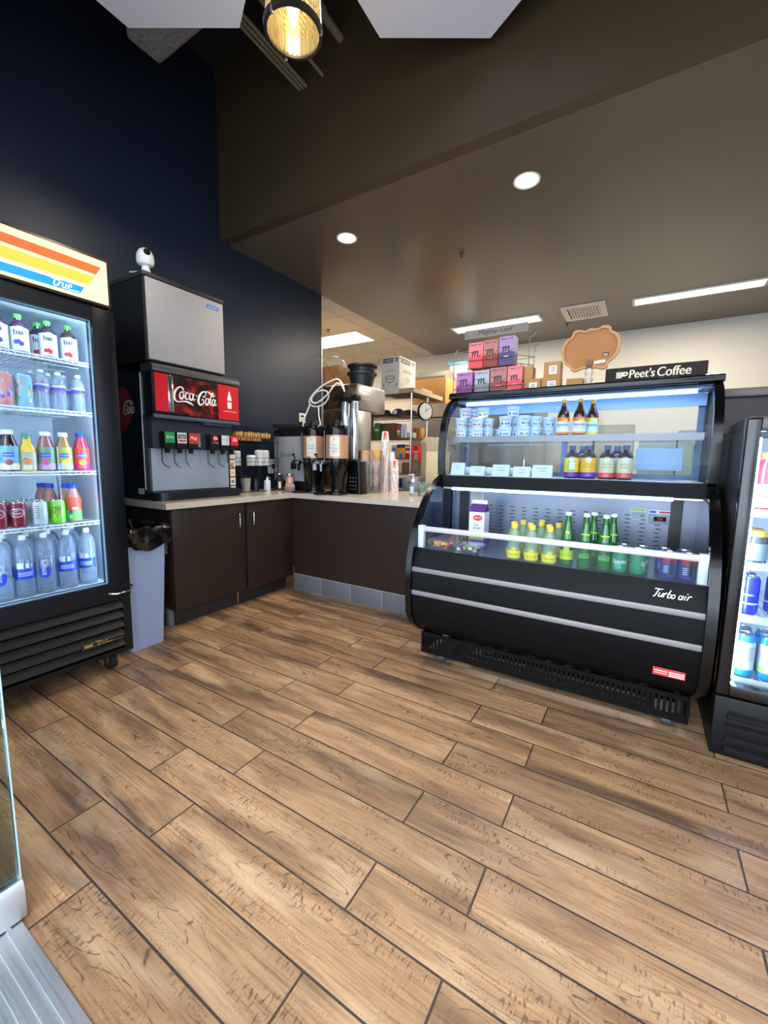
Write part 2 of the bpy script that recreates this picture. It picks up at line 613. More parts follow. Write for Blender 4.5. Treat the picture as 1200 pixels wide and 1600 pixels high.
def thing(name, label, cat, loc=(0, 0, 0), group=None):
    o = bpy.data.objects.new(name, None); COL.objects.link(o)
    o.empty_display_size = 0.05
    o.location = loc
    return tag(o, label, cat, group)


def struct(name, b, mats):
    o = b.obj(name, mats); o['kind'] = 'structure'
    return o


def dup(root, loc, rz=0.0, label=None, group=None):
    r = root.copy(); COL.objects.link(r); r.location = loc; r.rotation_euler = (0, 0, rz)
    if label: r['label'] = label
    if group: r['group'] = group
    for ch in list(root.children):
        c = ch.copy(); COL.objects.link(c); c.parent = r
        for g in ch.children:
            d = g.copy(); COL.objects.link(d); d.parent = c
    return r


_protos = {}


def place(key, maker, loc, rz, label, group=None):
    """first use builds the thing, later uses copy it"""
    if key not in _protos:
        r = maker()
        r['label'] = label
        if group: r['group'] = group
        r.location = loc; r.rotation_euler = (0, 0, rz)
        _protos[key] = r
        return r
    return dup(_protos[key], loc, rz, label, group)


VX, VY, VZ = (1, 0, 0), (0, 1, 0), (0, 0, 1)
NVY = (0, -1, 0)

# common materials
M_black = mat('black_paint', (13, 13, 15), 0.38, spec=.3)
M_blackgloss = mat('black_gloss', (9, 9, 10), 0.18, spec=.38)
M_blackmatte = mat('black_plastic', (17, 17, 20), 0.5, spec=.35)
M_blackrub = mat('black_rubber', (18, 18, 18), 0.8)
M_dark = mat('dark_void', (8, 8, 9), 0.9)
M_steel = brushed('brushed_steel', (176, 176, 178), 0.28, 0)
M_steelv = brushed('brushed_steel_upright', (182, 180, 176), 0.30, 2)
M_chrome = mat('chrome', (215, 217, 220), 0.12, 1.0)
M_alu = brushed('aluminium', (204, 206, 210), 0.40, 0)
M_white = mat('white_plastic', (232, 234, 236), 0.4)
M_paper = mat('white_paper', (228, 228, 222), 0.8)
M_ink = mat('dark_ink', (38, 38, 40), 0.7)
M_whiteink = mat('white_ink', (240, 240, 238), 0.6)
M_kraft = mat('kraft_cardboard', (178, 132, 82), 0.85, var=0.12, vscale=20)
M_clear = glassy('clear_plastic', (238, 246, 252), 0.10, (225, 238, 255), 0.05, 1.45)
M_glass = glassy('clear_glass', (248, 251, 252), 0.0, rough=0.0, fres=1.45, gl=.35)
M_led = mat('led_strip', (142, 190, 255), 0.5, emit=LED)

# ================================================================== STRUCTURE
M_floor = floor_material()
M_blue = mat('navy_wall_paint', (27, 37, 57), 0.42, bump=0.06, bscale=120)
M_brown = mat('brown_wall_paint', (70, 56, 38), 0.42, bump=0.05, bscale=120)
M_browncl = mat('brown_ceiling_paint', (102, 90, 74), 0.28, bump=0.03, bscale=90)
M_kwall = mat('cream_wall_paint', (206, 200, 188), 0.7)
M_cltile = ceiling_tile_material()
M_espresso = wood_laminate('espresso_laminate', (48, 35, 31), 0.34)
M_counter = mat('pale_quartz', (196, 184, 168), 0.22, var=0.10, vscale=220, coat=0.3)
M_covetile = mat('slate_cove_tile', (104, 104, 112), 0.45, var=0.12, vscale=14)
M_grout = mat('pale_grout', (170, 160, 150), 0.9)
M_darkclg = mat('high_ceiling_paint', (30, 27, 25), 0.8)
M_pave = mat('concrete_paving', (206, 206, 204), 0.9, var=0.1)

b = B(); b.box(-6.2, 5.1, 0.16, 7.3, -0.06, 0.0); struct('floor', b, M_floor)
b = B(); b.box(-9, 14, -9, 0.0, -0.10, -0.03); b.box(5.2, 14, 0.0, 9, -0.10, -0.03); struct('ground', b, M_pave)
b = B(); b.box(-3.5, -3.35, 0.16, 4.0, 0, 4.5, bev=0.004); struct('wall_left', b, M_blue)
b = B(); b.box(-6.2, 5.1, 7.2, 7.3, 0, 3.13); struct('wall_back', b, M_kwall)
b = B(); b.box(-3.40, -3.345, 4.0005, 4.004, .2, 2.55); b.box(-3.349, -3.345, 3.985, 4.0, .2, 2.55); struct('trim_2', b, mat('corner_guard', (150, 150, 154), .35, .8))
b = B(); b.box(-6.2, -6.1, 4.0, 7.2, 0, 3.13); b.box(-6.1, -3.5, 3.9, 4.0, 0, 3.13); struct('wall_kitchen', b, M_kwall)
b = B(); b.box(5.0, 5.1, 0.16, 7.2, 0, 0.15); b.box(5.0, 5.1, 4.4, 7.2, 0.15, 3.13); b.box(5.0, 5.1, 0.16, 0.4, 0.15, 4.5)
b.box(5.0, 5.1, 0.4, 2.613, 3.0, 4.5); b.box(5.0, 5.1, 2.613, 4.4, 3.0, 3.13); struct('wall_right', b, M_brown)
# low brown ceiling of the service side and the fascia that steps up to the high ceiling
b = B(); b.box(-3.36, 5.1, 2.70, 7.2, 3.13, 3.2); struct('ceiling_low', b, M_browncl)
b = B(); b.box(-3.35, 5.1, 2.613, 2.70, 3.13, 4.5); struct('wall_fascia', b, M_brown)
b = B(); b.box(-6.1, -3.36, 4.0, 7.2, 3.13, 3.2); struct('ceiling_kitchen', b, M_cltile)
b = B(); b.box(-3.5, 5.1, 0.16, 2.613, 4.5, 4.56); struct('ceiling_high', b, M_darkclg)
# shop front with the doorway the picture is taken from
M_frame = mat('aluminium_frame', (150, 156, 164), 0.35, 0.9)
b = B()
b.box(-3.35, -1.42, 0.16, 0.26, 0, 0.15); b.box(1.12, 5.0, 0.16, 0.26, 0, 0.15)
b.box(-3.35, 5.0, 0.16, 0.26, 3.0, 4.5); b.box(-3.35, -3.22, 0.16, 0.26, 0.15, 3.0)
struct('wall_front', b, M_brown)
b = B()
b.box(-1.42, -1.36, 0.14, 0.28, 0, 2.5); b.box(1.06, 1.12, 0.14, 0.28, 0, 2.5); b.box(-1.42, 1.12, 0.14, 0.28, 2.5, 2.58)
b.box(-1.42, -1.36, 0.14, 0.28, 2.58, 3.0); b.box(1.06, 1.12, 0.14, 0.28, 2.58, 3.0)
struct('door_1', b, M_frame)
for i, (x0, x1, nm) in enumerate(((-3.22, -1.42, 'window_1'), (1.12, 5.0, 'window_2'))):
    b = B()
    b.box(x0, x0 + .05, .17, .25, .15, 3.0); b.box(x1 - .05, x1, .17, .25, .15, 3.0)
    b.box(x0 + .05, x1 - .05, .17, .25, .15, .20); b.box(x0 + .05, x1 - .05, .17, .25, 2.95, 3.0)
    b.box((x0 + x1) / 2 - .025, (x0 + x1) / 2 + .025, .17, .25, .20, 2.95)
    w = struct(nm, b, M_frame)
    b = B(); b.box(x0 + .05, x1 - .05, .205, .212, .20, 2.95); b.obj('pane', M_glass, w)
b = B()
b.box(5.02, 5.08, .40, .45, .15, 3.0); b.box(5.02, 5.08, 4.35, 4.40, .15, 3.0); b.box(5.02, 5.08, .45, 4.35, .15, .2)
b.box(5.02, 5.08, .45, 4.35, 2.95, 3.0); b.box(5.02, 5.08, 2.20, 2.26, .2, 2.95)
w = struct('window_3', b, M_frame)
b = B(); b.box(5.045, 5.052, .45, 4.35, .2, 2.95); b.obj('pane', M_glass, w)
# ribbed metal threshold
b = B()
b.box(-1.31, 1.06, .06, .325, 0.0005, .006)
for k in range(9):
    b.box(-1.31, 1.06, .085 + k * .026, .095 + k * .026, .006, .010)
struct('threshold', b, M_alu)
# half wall with ledge right of the display case
b = B(); b.box(.345, 5.0, 2.98, 3.10, 0, 1.585); struct('wall_half', b, M_espresso)
b = B(); b.box(.325, 5.0, 2.94, 3.30, 1.585, 1.63, bev=.004); struct('trim_1', b, mat('walnut_ledge', (92, 76, 68), 0.4, var=.15))
# slate cove base along the back counter, four and a bit tiles
b = B()
xs = [-2.715, -2.384, -2.064, -1.743, -1.42, -1.10]
for i in range(5):
    b.box(xs[i] + .004, xs[i + 1] - .004, 2.822, 2.834, .004, .151, 0, bev=.002)
b.box(-2.715, -1.10, 2.827, 2.8345, 0.0005, .155, 1)
struct('baseboard_back', b, [M_covetile, M_grout])
# outside greenery and paving edge seen only in reflections
M_leaf = mat('outdoor_leaves', (92, 122, 44), 0.7, var=.5, vscale=3)
M_trunk = mat('bark', (80, 62, 48), 0.9)
for i, (x, y, h, lb) in enumerate(((7.9, 3.0, 3.0, 'leafy green street tree outside the side window, nearer the corner'),
                                   (8.3, 6.3, 3.4, 'leafy green street tree outside the side window, farther from the corner'),
                                   (3.0, -5.0, 3.6, 'leafy green street tree across the pavement in front of the shop'))):
    t = thing('street_tree', lb, 'tree', (x, y, -0.03))
    bb = B(); bb.cyl((x, y, -.03), (x, y, h * .55), .09, 10, r1=.06); bb.obj('trunk', M_trunk, t)
    bb = B()
    rr = random.Random(i)
    for k in range(900):
        a, e, r = rr.uniform(0, 2 * PI), rr.uniform(-1, 1), rr.uniform(.55, 1.0) * 1.15
        c = Vector((x + r * math.cos(a) * math.sqrt(1 - e * e), y + r * math.sin(a) * math.sqrt(1 - e * e), h * .62 + r * e * .9))
        u = Vector((rr.uniform(-1, 1), rr.uniform(-1, 1), rr.uniform(-1, 1))).normalized(); v = u.orthogonal().normalized()
        s_ = .11
        bb.face([c - u * s_, c + v * s_ * .5, c + u * s_, c - v * s_ * .5])
    bb.obj('foliage', M_leaf, t)

# ================================================================== HIGH CEILING ITEMS
M_felt = mat('white_felt', (224, 222, 232), 0.9)
for cx_, cy_, lb in ((-2.046, 1.160, 'white hexagonal ceiling panel over the tall cooler, left of the lamp'),
                     (-0.889, 1.910, 'white hexagonal ceiling panel right of the lamp')):
    t = thing('acoustic_panel', lb, 'ceiling panel', (cx_, cy_, 3.55), 'hexagonal ceiling panels')
    a0 = math.atan2(.512, .859) + PI / 3
    R6 = .612
    pts = [(cx_ + R6 * math.cos(a0 + k * PI / 3), cy_ + R6 * math.sin(a0 + k * PI / 3)) for k in range(6)]
    bb = B(); bb.prism(pts, 2, 3.55, 3.59); bb.obj('panel', M_felt, t)
    bb = B()
    for k in (0, 2, 4):
        px_ = (cx_ + pts[k][0]) / 2; py_ = (cy_ + pts[k][1]) / 2
        bb = B(); bb.cyl((px_, py_, 3.59), (px_, py_, 4.5), .0015, 5); bb.obj('suspension_wire', M_steel, t)
b = B(); b.box(-3.0, -2.43, 1.67, 1.9, 3.85, 4.12, bev=.03, seg=3)
o = b.obj('insulated_duct', mat('sprayed_insulation', (150, 148, 146), 0.95, bump=2.5, bscale=30, var=.2, vscale=40)); tag(o, 'rough grey insulated duct behind the left hexagonal panel', 'duct')
M_cond = mat('painted_conduit', (132, 118, 104), 0.5)
for x, z, lb in ((-2.392, 3.955, 'grey conduit nearest the blue wall'), (-2.360, 3.955, 'grey conduit in the middle of the close set of three'),
                 (-2.328, 3.955, 'grey conduit nearest the lamp in the close set of three')):
    b = B(); b.cyl((x, .4, z), (x, 2.612, z), .012, 10); tag(b.obj('conduit', M_cond), lb, 'pipe', 'conduits under the high ceiling')
b = B(); b.cyl((-2.17, .4, 3.96), (-2.17, 2.612, 3.96), .012, 10)
tag(b.obj('conduit', M_cond), 'single grey conduit running behind the lamp', 'pipe', 'conduits under the high ceiling')
t = thing('sprinkler_pipe', 'thick painted pipe with a coupling, right of the lamp', 'pipe', (-2.01, .4, 4.1))
b = B(); b.cyl((-2.01, .4, 4.12), (-2.01, 2.612, 4.12), .028, 12); b.obj('pipe', M_cond, t)
b = B(); b.cyl((-2.01, 2.36, 4.12), (-2.01, 2.42, 4.12), .040, 12); b.cyl((-2.01, 2.39, 4.12), (-2.01, 2.39, 4.30), .022, 10); b.obj('coupling', M_cond, t)

# pendant with ribbed glass bell
px_, py_ = -1.50, 1.60
t = thing('pendant_lamp', 'lit pendant lamp with a ribbed glass bell and dark metal ring', 'lamp', (px_, py_, 3.14))
b = B()
ribs = 72
prof = [(.118, 3.15), (.122, 3.19), (.120, 3.25), (.108, 3.32), (.085, 3.38), (.055, 3.42)]
rings = []
for r, z in prof:
    rings.append([b.bm.verts.new((px_ + r * (1 + (.018 if k % 2 else 0)) * math.cos(2 * PI * k / ribs), py_ + r * (1 + (.018 if k % 2 else 0)) * math.sin(2 * PI * k / ribs), z)) for k in range(ribs)])
for i in range(len(rings) - 1):
    for k in range(ribs):
        b.face((rings[i][k], rings[i][(k + 1) % ribs], rings[i + 1][(k + 1) % ribs], rings[i + 1][k]))
M_ribglass = glassy('ribbed_glass', (255, 244, 208), .20, (250, 230, 170), .08, 1.5)
_nt = M_ribglass.node_tree
_tc = _nt.nodes.new('ShaderNodeTexCoord'); _wv = _nt.nodes.new('ShaderNodeTexWave'); _wv.inputs['Scale'].default_value = 26.0
_wv.bands_direction = 'DIAGONAL'
_mr = _nt.nodes.new('ShaderNodeMapRange'); _mr.inputs[3].default_value = .05; _mr.inputs[4].default_value = .50
_nt.links.new(_tc.outputs['Object'], _wv.inputs[0]); _nt.links.new(_wv.outputs['Fac'], _mr.inputs[0])
for _n in list(_nt.nodes):
    if _n.type == 'MIX_SHADER' and any(l.from_node.type == 'BSDF_DIFFUSE' for l in _n.inputs[2].links): _nt.links.new(_mr.outputs[0], _n.inputs[0])
b.obj('glass_shade', M_ribglass, t)
b = B()
NL = 40
for j in range(NL):      # ribbed lens closing the bell
    r0, r1 = .116 * j / NL, .116 * (j + 1) / NL
    for k in range(32):
        a0, a1 = 2 * PI * k / 32, 2 * PI * (k + 1) / 32
        za, zb = (3.150 if j % 2 else 3.146), (3.146 if j % 2 else 3.150)
        q = [(px_ + r0 * math.cos(a0), py_ + r0 * math.sin(a0), za), (px_ + r1 * math.cos(a0), py_ + r1 * math.sin(a0), zb),
             (px_ + r1 * math.cos(a1), py_ + r1 * math.sin(a1), zb), (px_ + r0 * math.cos(a1), py_ + r0 * math.sin(a1), za)]
        b.face(q[::-1] if r0 > 0 else q[::-1][:3])
b.obj('glass_lens', M_ribglass, t)
b = B()
b.lathe([(.116, 3.135), (.131, 3.137), (.133, 3.158), (.121, 3.162), (.116, 3.135)], px_, py_, 0, 40)
b.obj('rim_ring', mat('dark_bronze', (70, 64, 60), .4, .8), t)
b = B()
for k in range(3):
    a = 2 * PI * k / 3 + .5
    b.tube([(px_ + .13 * math.cos(a), py_ + .13 * math.sin(a), 3.155), (px_ + .125 * math.cos(a), py_ + .125 * math.sin(a), 3.27), (px_ + .06 * math.cos(a), py_ + .06 * math.sin(a), 3.43)], .003, 6)
    b.cyl((px_ + .128 * math.cos(a), py_ + .128 * math.sin(a), 3.12), (px_ + .128 * math.cos(a), py_ + .128 * math.sin(a), 3.15), .006, 8)
b.obj('bail_wire', M_chrome, t)
b = B(); b.lathe([(.0, 3.42), (.058, 3.42), (.058, 3.46), (.035, 3.50), (.035, 3.56), (.008, 3.60), (.008, 4.5), (.0, 4.5)], px_, py_, 0, 20)
b.lathe([(.0, 4.46), (.06, 4.47), (.06, 4.5)], px_, py_, 0, 20); b.obj('stem', M_black, t)
b = B(); b.lathe([(.0, 3.22), (.022, 3.225), (.033, 3.25), (.033, 3.28), (.02, 3.33), (.015, 3.38), (.0, 3.38)], px_, py_, 0, 16)
b.obj('bulb', mat('warm_bulb', (255, 232, 190), .5, emit=30.0), t)
ld = bpy.data.lights.new('pendant_light', 'SPOT'); ld.energy = 40; ld.color = WARM; ld.shadow_soft_size = .035; ld.spot_size = 3.0; ld.spot_blend = .15
lo = bpy.data.objects.new('pendant_light', ld); lo.location = (px_, py_, 3.12); COL.objects.link(lo)
for x_ in (1.9, 3.9):  # unseen pendant copies, added to help light the room
    dup(t, (x_, 1.6, 3.14), 0, 'added unseen pendant lamp over the doorway side, %s from the side window' % ('second' if x_ < 3 else 'first'))
    l2 = bpy.data.objects.new('pendant_light', ld); l2.location = (x_, 1.6, 3.12); COL.objects.link(l2)

# cans in the high ceiling (outside the picture, they light the room) and in the low ceiling
M_can = mat('can_lens', (255, 240, 214), .5, emit=CAN)
M_trimw = mat('white_metal_trim', (225, 222, 214), .5)
b0 = B()


def make_can():
    t = thing('downlight', '', 'ceiling light')
    bb = B(); bb.lathe([(.073, -.001), (.088, -.006), (.090, 0)], seg=28); bb.obj('trim_ring', M_trimw, t)
    bb = B(); bb.lathe([(0, -.003), (.074, -.003)], seg=28); bb.obj('lens', M_can, t)
    return t


place('can', make_can, (-2.335, 3.129, 3.13), 0, 'round lit downlight nearest the blue wall in the brown ceiling', 'downlights in the low brown ceiling')
place('can', make_can, (-0.82, 3.143, 3.13), 0, 'round lit downlight above the display case in the brown ceiling', 'downlights in the low brown ceiling')

def make_sprinkler():
    t = thing('fire_sprinkler', '', 'sprinkler')
    bb = B(); bb.lathe([(.0, -.004), (.028, -.004), (.030, 0)], seg=16); bb.lathe([(.008, -.004), (.008, -.035), (.0, -.035)], seg=8)
    bb.lathe([(0, -.038), (.016, -.036), (.016, -.033), (0, -.033)], seg=10); bb.obj('head', mat('aged_brass', (90, 78, 60), .4, .7), t)
    return t


place('spr', make_sprinkler, (-1.57, 3.866, 3.13), 0, 'small sprinkler head between the two round downlights')
place('spr', make_sprinkler, (-4.117, 5.062, 3.13), 0, 'small sprinkler head on the white tiled ceiling')
place('spr', make_sprinkler, (-1.03, 6.45, 3.13), 0, 'small sprinkler head right of the troffer over the tea rack')

M_tube = mat('troffer_lens', (255, 236, 205), .5, emit=TUBE)


def troffer(x0, x1, y0, y1, lb):
    t = thing('troffer_light', lb, 'ceiling light', ((x0 + x1) / 2, (y0 + y1) / 2, 3.13), 'rectangular lights over the kitchen')
    bb = B()
    f = .028
    bb.box(x0 - f, x1 + f, y0 - f, y0, 3.118, 3.1295); bb.box(x0 - f, x1 + f, y1, y1 + f, 3.118, 3.1295)
    bb.box(x0 - f, x0, y0, y1, 3.118, 3.1295); bb.box(x1, x1 + f, y0, y1, 3.118, 3.1295); bb.obj('frame', M_trimw, t)
    bb = B(); bb.box(x0, x1, y0, y1, 3.122, 3.129); bb.obj('diffuser', M_tube, t)


troffer(-4.95, -3.80, 5.31, 5.83, 'wide lit troffer in the white tiled ceiling')
troffer(-2.49, -1.31, 5.90, 6.13, 'lit troffer partly hidden behind the tea rack header')
troffer(-.22, .95, 5.91, 6.10, 'long lit troffer at the right of the brown ceiling')
# supply air vent
t = thing('air_vent', 'white square ceiling vent with angled louvres', 'vent', (-.77, 6.06, 3.13))
b = B(); x0, x1, y0, y1 = -1.02, -.52, 5.78, 6.33
b.box(x0, x1, y0, y0 + .07, 3.115, 3.1295); b.box(x0, x1, y1 - .07, y1, 3.115, 3.1295); b.box(x0, x0 + .07, y0 + .07, y1 - .07, 3.115, 3.1295); b.box(x1 - .07, x1, y0 + .07, y1 - .07, 3.115, 3.1295)
b.obj('frame', M_trimw, t)
b = B(); b.box(x0 + .07, x1 - .07, y0 + .07, y1 - .07, 3.126, 3.1295); b.obj('backing', M_dark, t)
b = B()
for k in range(11):
    xx = x0 + .085 + k * .032
    b.prism([(xx, 3.112), (xx + .004, 3.112), (xx + .022, 3.1255), (xx + .018, 3.1255)], 1, y0 + .07, y1 - .07)
b.obj('louvre', M_trimw, t)

# ================================================================== LETTERING (hand drawn brush strokes, letter units: x-height 1)
def ell(cx, cy, rx, ry, a0, a1, w0, w1, n=9):
    out = []
    for k in range(n + 1):
        t = k / n; a = math.radians(a0 + (a1 - a0) * t)
        w = w0 + (w1 - w0) * (0.5 - 0.5 * math.cos(2 * PI * t))
        out.append((cx + rx * math.cos(a), cy + ry * math.sin(a), w))
    return out


COKE = [
    [(1.75, 2.25, .10), (1.80, 2.62, .26), (1.35, 2.86, .20), (.75, 2.55, .26), (.30, 1.75, .40), (.28, .85, .40), (.70, .30, .26), (1.25, .25, .16), (2.3, .42, .22), (3.2, .30, .34), (4.1, -.12, .10)],
    ell(1.62, 1.42, .36, .62, 90, 450, .16, .34),
    [(1.75, 2.02, .10), (2.05, 2.15, .12), (2.35, 1.98, .12)],
    [(2.98, 1.85, .28), (2.75, 2.06, .14), (2.42, 1.75, .28), (2.36, 1.20, .32), (2.62, .84, .24), (3.05, 1.02, .12), (3.35, 1.35, .08)],
    ell(3.50, 1.42, .34, .60, 60, 420, .16, .32),
    [(3.98, 2.02, .26), (3.86, 1.40, .28), (3.90, .98, .24), (4.12, .88, .16), (4.42, 1.12, .08)],
    [(4.45, 1.70, .26), (4.62, 1.70, .26)],
    [(5.75, 1.95, .10), (6.05, 1.62, .16), (6.35, 1.95, .18), (6.40, 2.45, .18), (6.10, 2.72, .20), (5.45, 2.30, .34), (5.05, 1.45, .44), (5.05, .60, .42), (5.45, .18, .30), (6.0, .45, .22), (6.12, 1.0, .22), (5.85, 1.22, .16), (5.65, 1.0, .12)],
    [(6.2, 2.66, .12), (6.9, 2.75, .22), (7.6, 2.35, .34), (8.15, 2.05, .20), (8.45, 2.3, .10)],
    ell(6.82, .95, .34, .62, 90, 450, .16, .32),
    [(7.05, 1.45, .08), (7.55, 1.75, .14), (8.02, 2.35, .16), (7.98, 2.72, .14), (7.72, 2.4, .24), (7.50, 1.4, .30), (7.50, .60, .26), (7.75, .38, .16), (8.0, .6, .08)],
    ell(8.22, .95, .30, .58, 60, 420, .16, .30),
    [(8.62, 1.5, .24), (8.52, .95, .26), (8.56, .52, .22), (8.78, .42, .14), (9.0, .66, .07)],
]
COLA = [[(p[0] - 4.6, p[1], p[2]) for p in s_] for s_ in COKE[7:]]
TRUE_ = [
    [(-.6, 2.0, .26), (.6, 1.92, .30), (1.7, 1.80, .26)],
    [(.75, 2.3, .26), (.5, 1.1, .30), (.65, .25, .28), (1.15, .15, .24), (1.5, .8, .14)],
    [(1.5, 1.4, .2), (1.75, 1.15, .24), (1.62, .2, .26)], [(1.75, 1.0, .16), (2.15, 1.5, .24), (2.5, 1.3, .2)],
    [(2.75, 1.4, .24), (2.65, .5, .26), (2.95, .12, .24), (3.4, .4, .18), (3.55, 1.4, .24), (3.5, .25, .24), (3.85, .15, .14)],
    [(4.1, .75, .16), (4.8, .95, .2), (4.75, 1.45, .22), (4.3, 1.45, .24), (4.05, .7, .28), (4.4, .15, .24), (5.2, .12, .22), (7.2, .18, .20)],
]
TURBO = [
    [(.1, 2.35, .16), (.5, 2.52, .26), (1.5, 2.42, .24), (2.2, 2.62, .14)], [(1.15, 2.4, .28), (.95, 1.2, .30), (.65, .1, .24), (.3, .1, .12)],
    [(1.75, 1.4, .24), (1.6, .5, .26), (1.85, .12, .22), (2.35, .5, .18), (2.6, 1.4, .24), (2.45, .3, .24), (2.65, .1, .14)],
    [(3.0, 1.45, .22), (2.9, .1, .26)], [(2.95, .9, .14), (3.35, 1.45, .22), (3.65, 1.3, .18)],
    [(4.2, 2.5, .24), (3.95, 1.2, .26), (3.95, .3, .24), (4.3, .08, .22), (4.75, .5, .24), (4.65, 1.15, .2), (4.15, 1.1, .14)],
    ell(5.3, .7, .38, .62, 90, 450, .16, .26),
    ell(7.05, .7, .4, .62, 60, 420, .16, .26), [(7.65, 1.4, .24), (7.5, .4, .26), (7.7, .1, .16)],
    [(8.25, 1.4, .24), (8.1, .4, .26), (8.3, .1, .16)], [(8.4, 1.95, .24), (8.5, 2.1, .22)],
    [(8.95, 1.45, .22), (8.8, .1, .26)], [(8.9, .9, .14), (9.3, 1.45, .22), (9.7, 1.3, .18)],
]

# ================================================================== BASE CABINETS, COUNTER, TRASH CAN
t = thing('base_cabinet', 'dark brown two-door base cabinet under the soda fountain', 'cabinet', (-3.0, 2.2, 0))
b = B()
b.box(-3.345, -2.742, 1.652, 2.812, .14, .868); b.obj('carcass', M_espresso, t)
b = B(); b.box(-3.34, -2.81, 1.70, 2.812, .001, .139); b.obj('toe_kick', mat('toe_kick_brown', (40, 34, 36), .5), t)
for (y0, y1, hy, lb) in ((1.655, 2.272, 2.205, 'left'), (2.298, 2.818, 2.345, 'right')):
    b = B(); b.box(-2.740, -2.720, y0, y1, .145 if lb == 'left' else .135, .862, bev=.002); d = b.obj('door', M_espresso, t)
    b = B(); b.tube([(-2.7195, hy, .785), (-2.692, hy, .782), (-2.690, hy, .770), (-2.690, hy, .690), (-2.692, hy, .678), (-2.7195, hy, .675)], .0045, 8)
    b.obj('handle', M_chrome, d)
b = B(); b.box(-2.806, -2.801, 2.245, 2.257, .02, .13); b.obj('gap_strip', M_chrome, t)
# tiled end of the toe kick by the trash can and the stub of white pipe behind it
b = B(); b.box(-2.86, -2.815, 1.655, 1.697, .001, .14, bev=.003)
tag(b.obj('tile_scrap', M_covetile), 'blue grey cove tile end piece at the cabinet corner', 'tile')
b = B()
for k in range(4): b.lathe([(.0, .001 + k * .035), (.022, .001 + k * .035), (.024, .018 + k * .035), (.022, .034 + k * .035), (0, .034 + k * .035)], -2.90, 1.615, 0, 12)
tag(b.obj('drain_pipe', mat('old_white_pvc', (176, 172, 166), .6, var=.3, vscale=30)), 'stained white drain pipe stub on the floor beside the cabinet', 'pipe')
t = thing('base_cabinet', 'long dark brown counter front above the slate tiles', 'cabinet', (-1.9, 3.2, 0))
b = B(); b.box(-2.716, -1.14, 2.836, 3.66, .157, .868); b.obj('front_panel', M_espresso, t)
b = B(); b.box(-2.716, -1.14, 2.836, 3.66, .001, .156); b.obj('plinth', M_black, t)
b = B()
b.prism([(-3.348, 1.60), (-2.69, 1.60), (-2.69, 2.80), (-1.14, 2.80), (-1.14, 3.72), (-3.348, 3.72)], 2, .869, .9125)
tag(b.obj('countertop', M_counter), 'pale speckled L-shaped countertop over the dark cabinets', 'countertop')

# trash can
t = thing('trash_can', 'tall slim grey trash can lined with a black bag', 'trash can', (-2.86, 1.42, 0))


def frus(b, x0, x1, y0, y1, z0, X0, X1, Y0, Y1, z1, m=0, r=.025, n=4, cap0=True, cap1=True):
    def ring(a0, a1, c0, c1, z):
        out = []
        for cx_, cy_, s0 in ((a1 - r, c1 - r, 0), (a0 + r, c1 - r, 1), (a0 + r, c0 + r, 2), (a1 - r, c0 + r, 3)):
            for k in range(n + 1):
                a = s0 * PI / 2 + k / n * PI / 2
                out.append(b.bm.verts.new((cx_ + r * math.cos(a), cy_ + r * math.sin(a), z)))
        return out
    A, C = ring(x0, x1, y0, y1, z0), ring(X0, X1, Y0, Y1, z1)
    N_ = len(A)
    for k in range(N_): b.face((A[k], A[(k + 1) % N_], C[(k + 1) % N_], C[k]), m, True)
    if cap0: b.face(A[::-1], m)
    if cap1: b.face(C, m)
    return A, C


b = B()
frus(b, -3.06, -2.632, 1.295, 1.515, .001, -3.10, -2.615, 1.262, 1.548, .665, cap1=False)
frus(b, -3.108, -2.606, 1.254, 1.558, .665, -3.112, -2.602, 1.250, 1.562, .715, cap1=False)
b.obj('can_body', mat('grey_bin_plastic', (142, 158, 190), .45), t)
b = B()
rr = random.Random(3)
L0 = []
levels = [(.655, .006), (.69, .012), (.72, .014), (.75, .012), (.775, .012), (.79, .006), (.775, -.012), (.74, -.02), (.60, -.03)]
base = []
for side in range(4):
    for k in range(14):
        f = k / 14
        x0, x1, y0, y1 = -3.112, -2.602, 1.250, 1.562
        if side == 0: base.append((x0 + (x1 - x0) * f, y0))
        if side == 1: base.append((x1, y0 + (y1 - y0) * f))
        if side == 2: base.append((x1 - (x1 - x0) * f, y1))
        if side == 3: base.append((x0, y1 - (y1 - y0) * f))
cxx, cyy = -2.857, 1.406
for li, (z, off) in enumerate(levels):
    ring = []
    for i, (x, y) in enumerate(base):
        d = Vector((x - cxx, y - cyy)); d.normalize()
        o_ = off + rr.uniform(-.008, .010) + .006 * math.sin(i * .9 + li)
        zz = z + rr.uniform(-.010, .010) + (.018 * math.sin(i * .45 + 1) if li == 0 else .006 * math.sin(i * 1.3))
        ring.append(b.bm.verts.new((x + d.x * max(o_, -.03 if li > 5 else .003), y + d.y * max(o_, -.03 if li > 5 else .003), zz)))
    L0.append(ring)
for i in range(len(L0) - 1):
    for k in range(len(base)):
        b.face((L0[i][k], L0[i][(k + 1) % len(base)], L0[i + 1][(k + 1) % len(base)], L0[i + 1][k]), 0, False)
b.face(L0[-1][::-1])
b.obj('bin_bag', mat('black_bag_film', (14, 14, 15), .18, coat=.5), t)

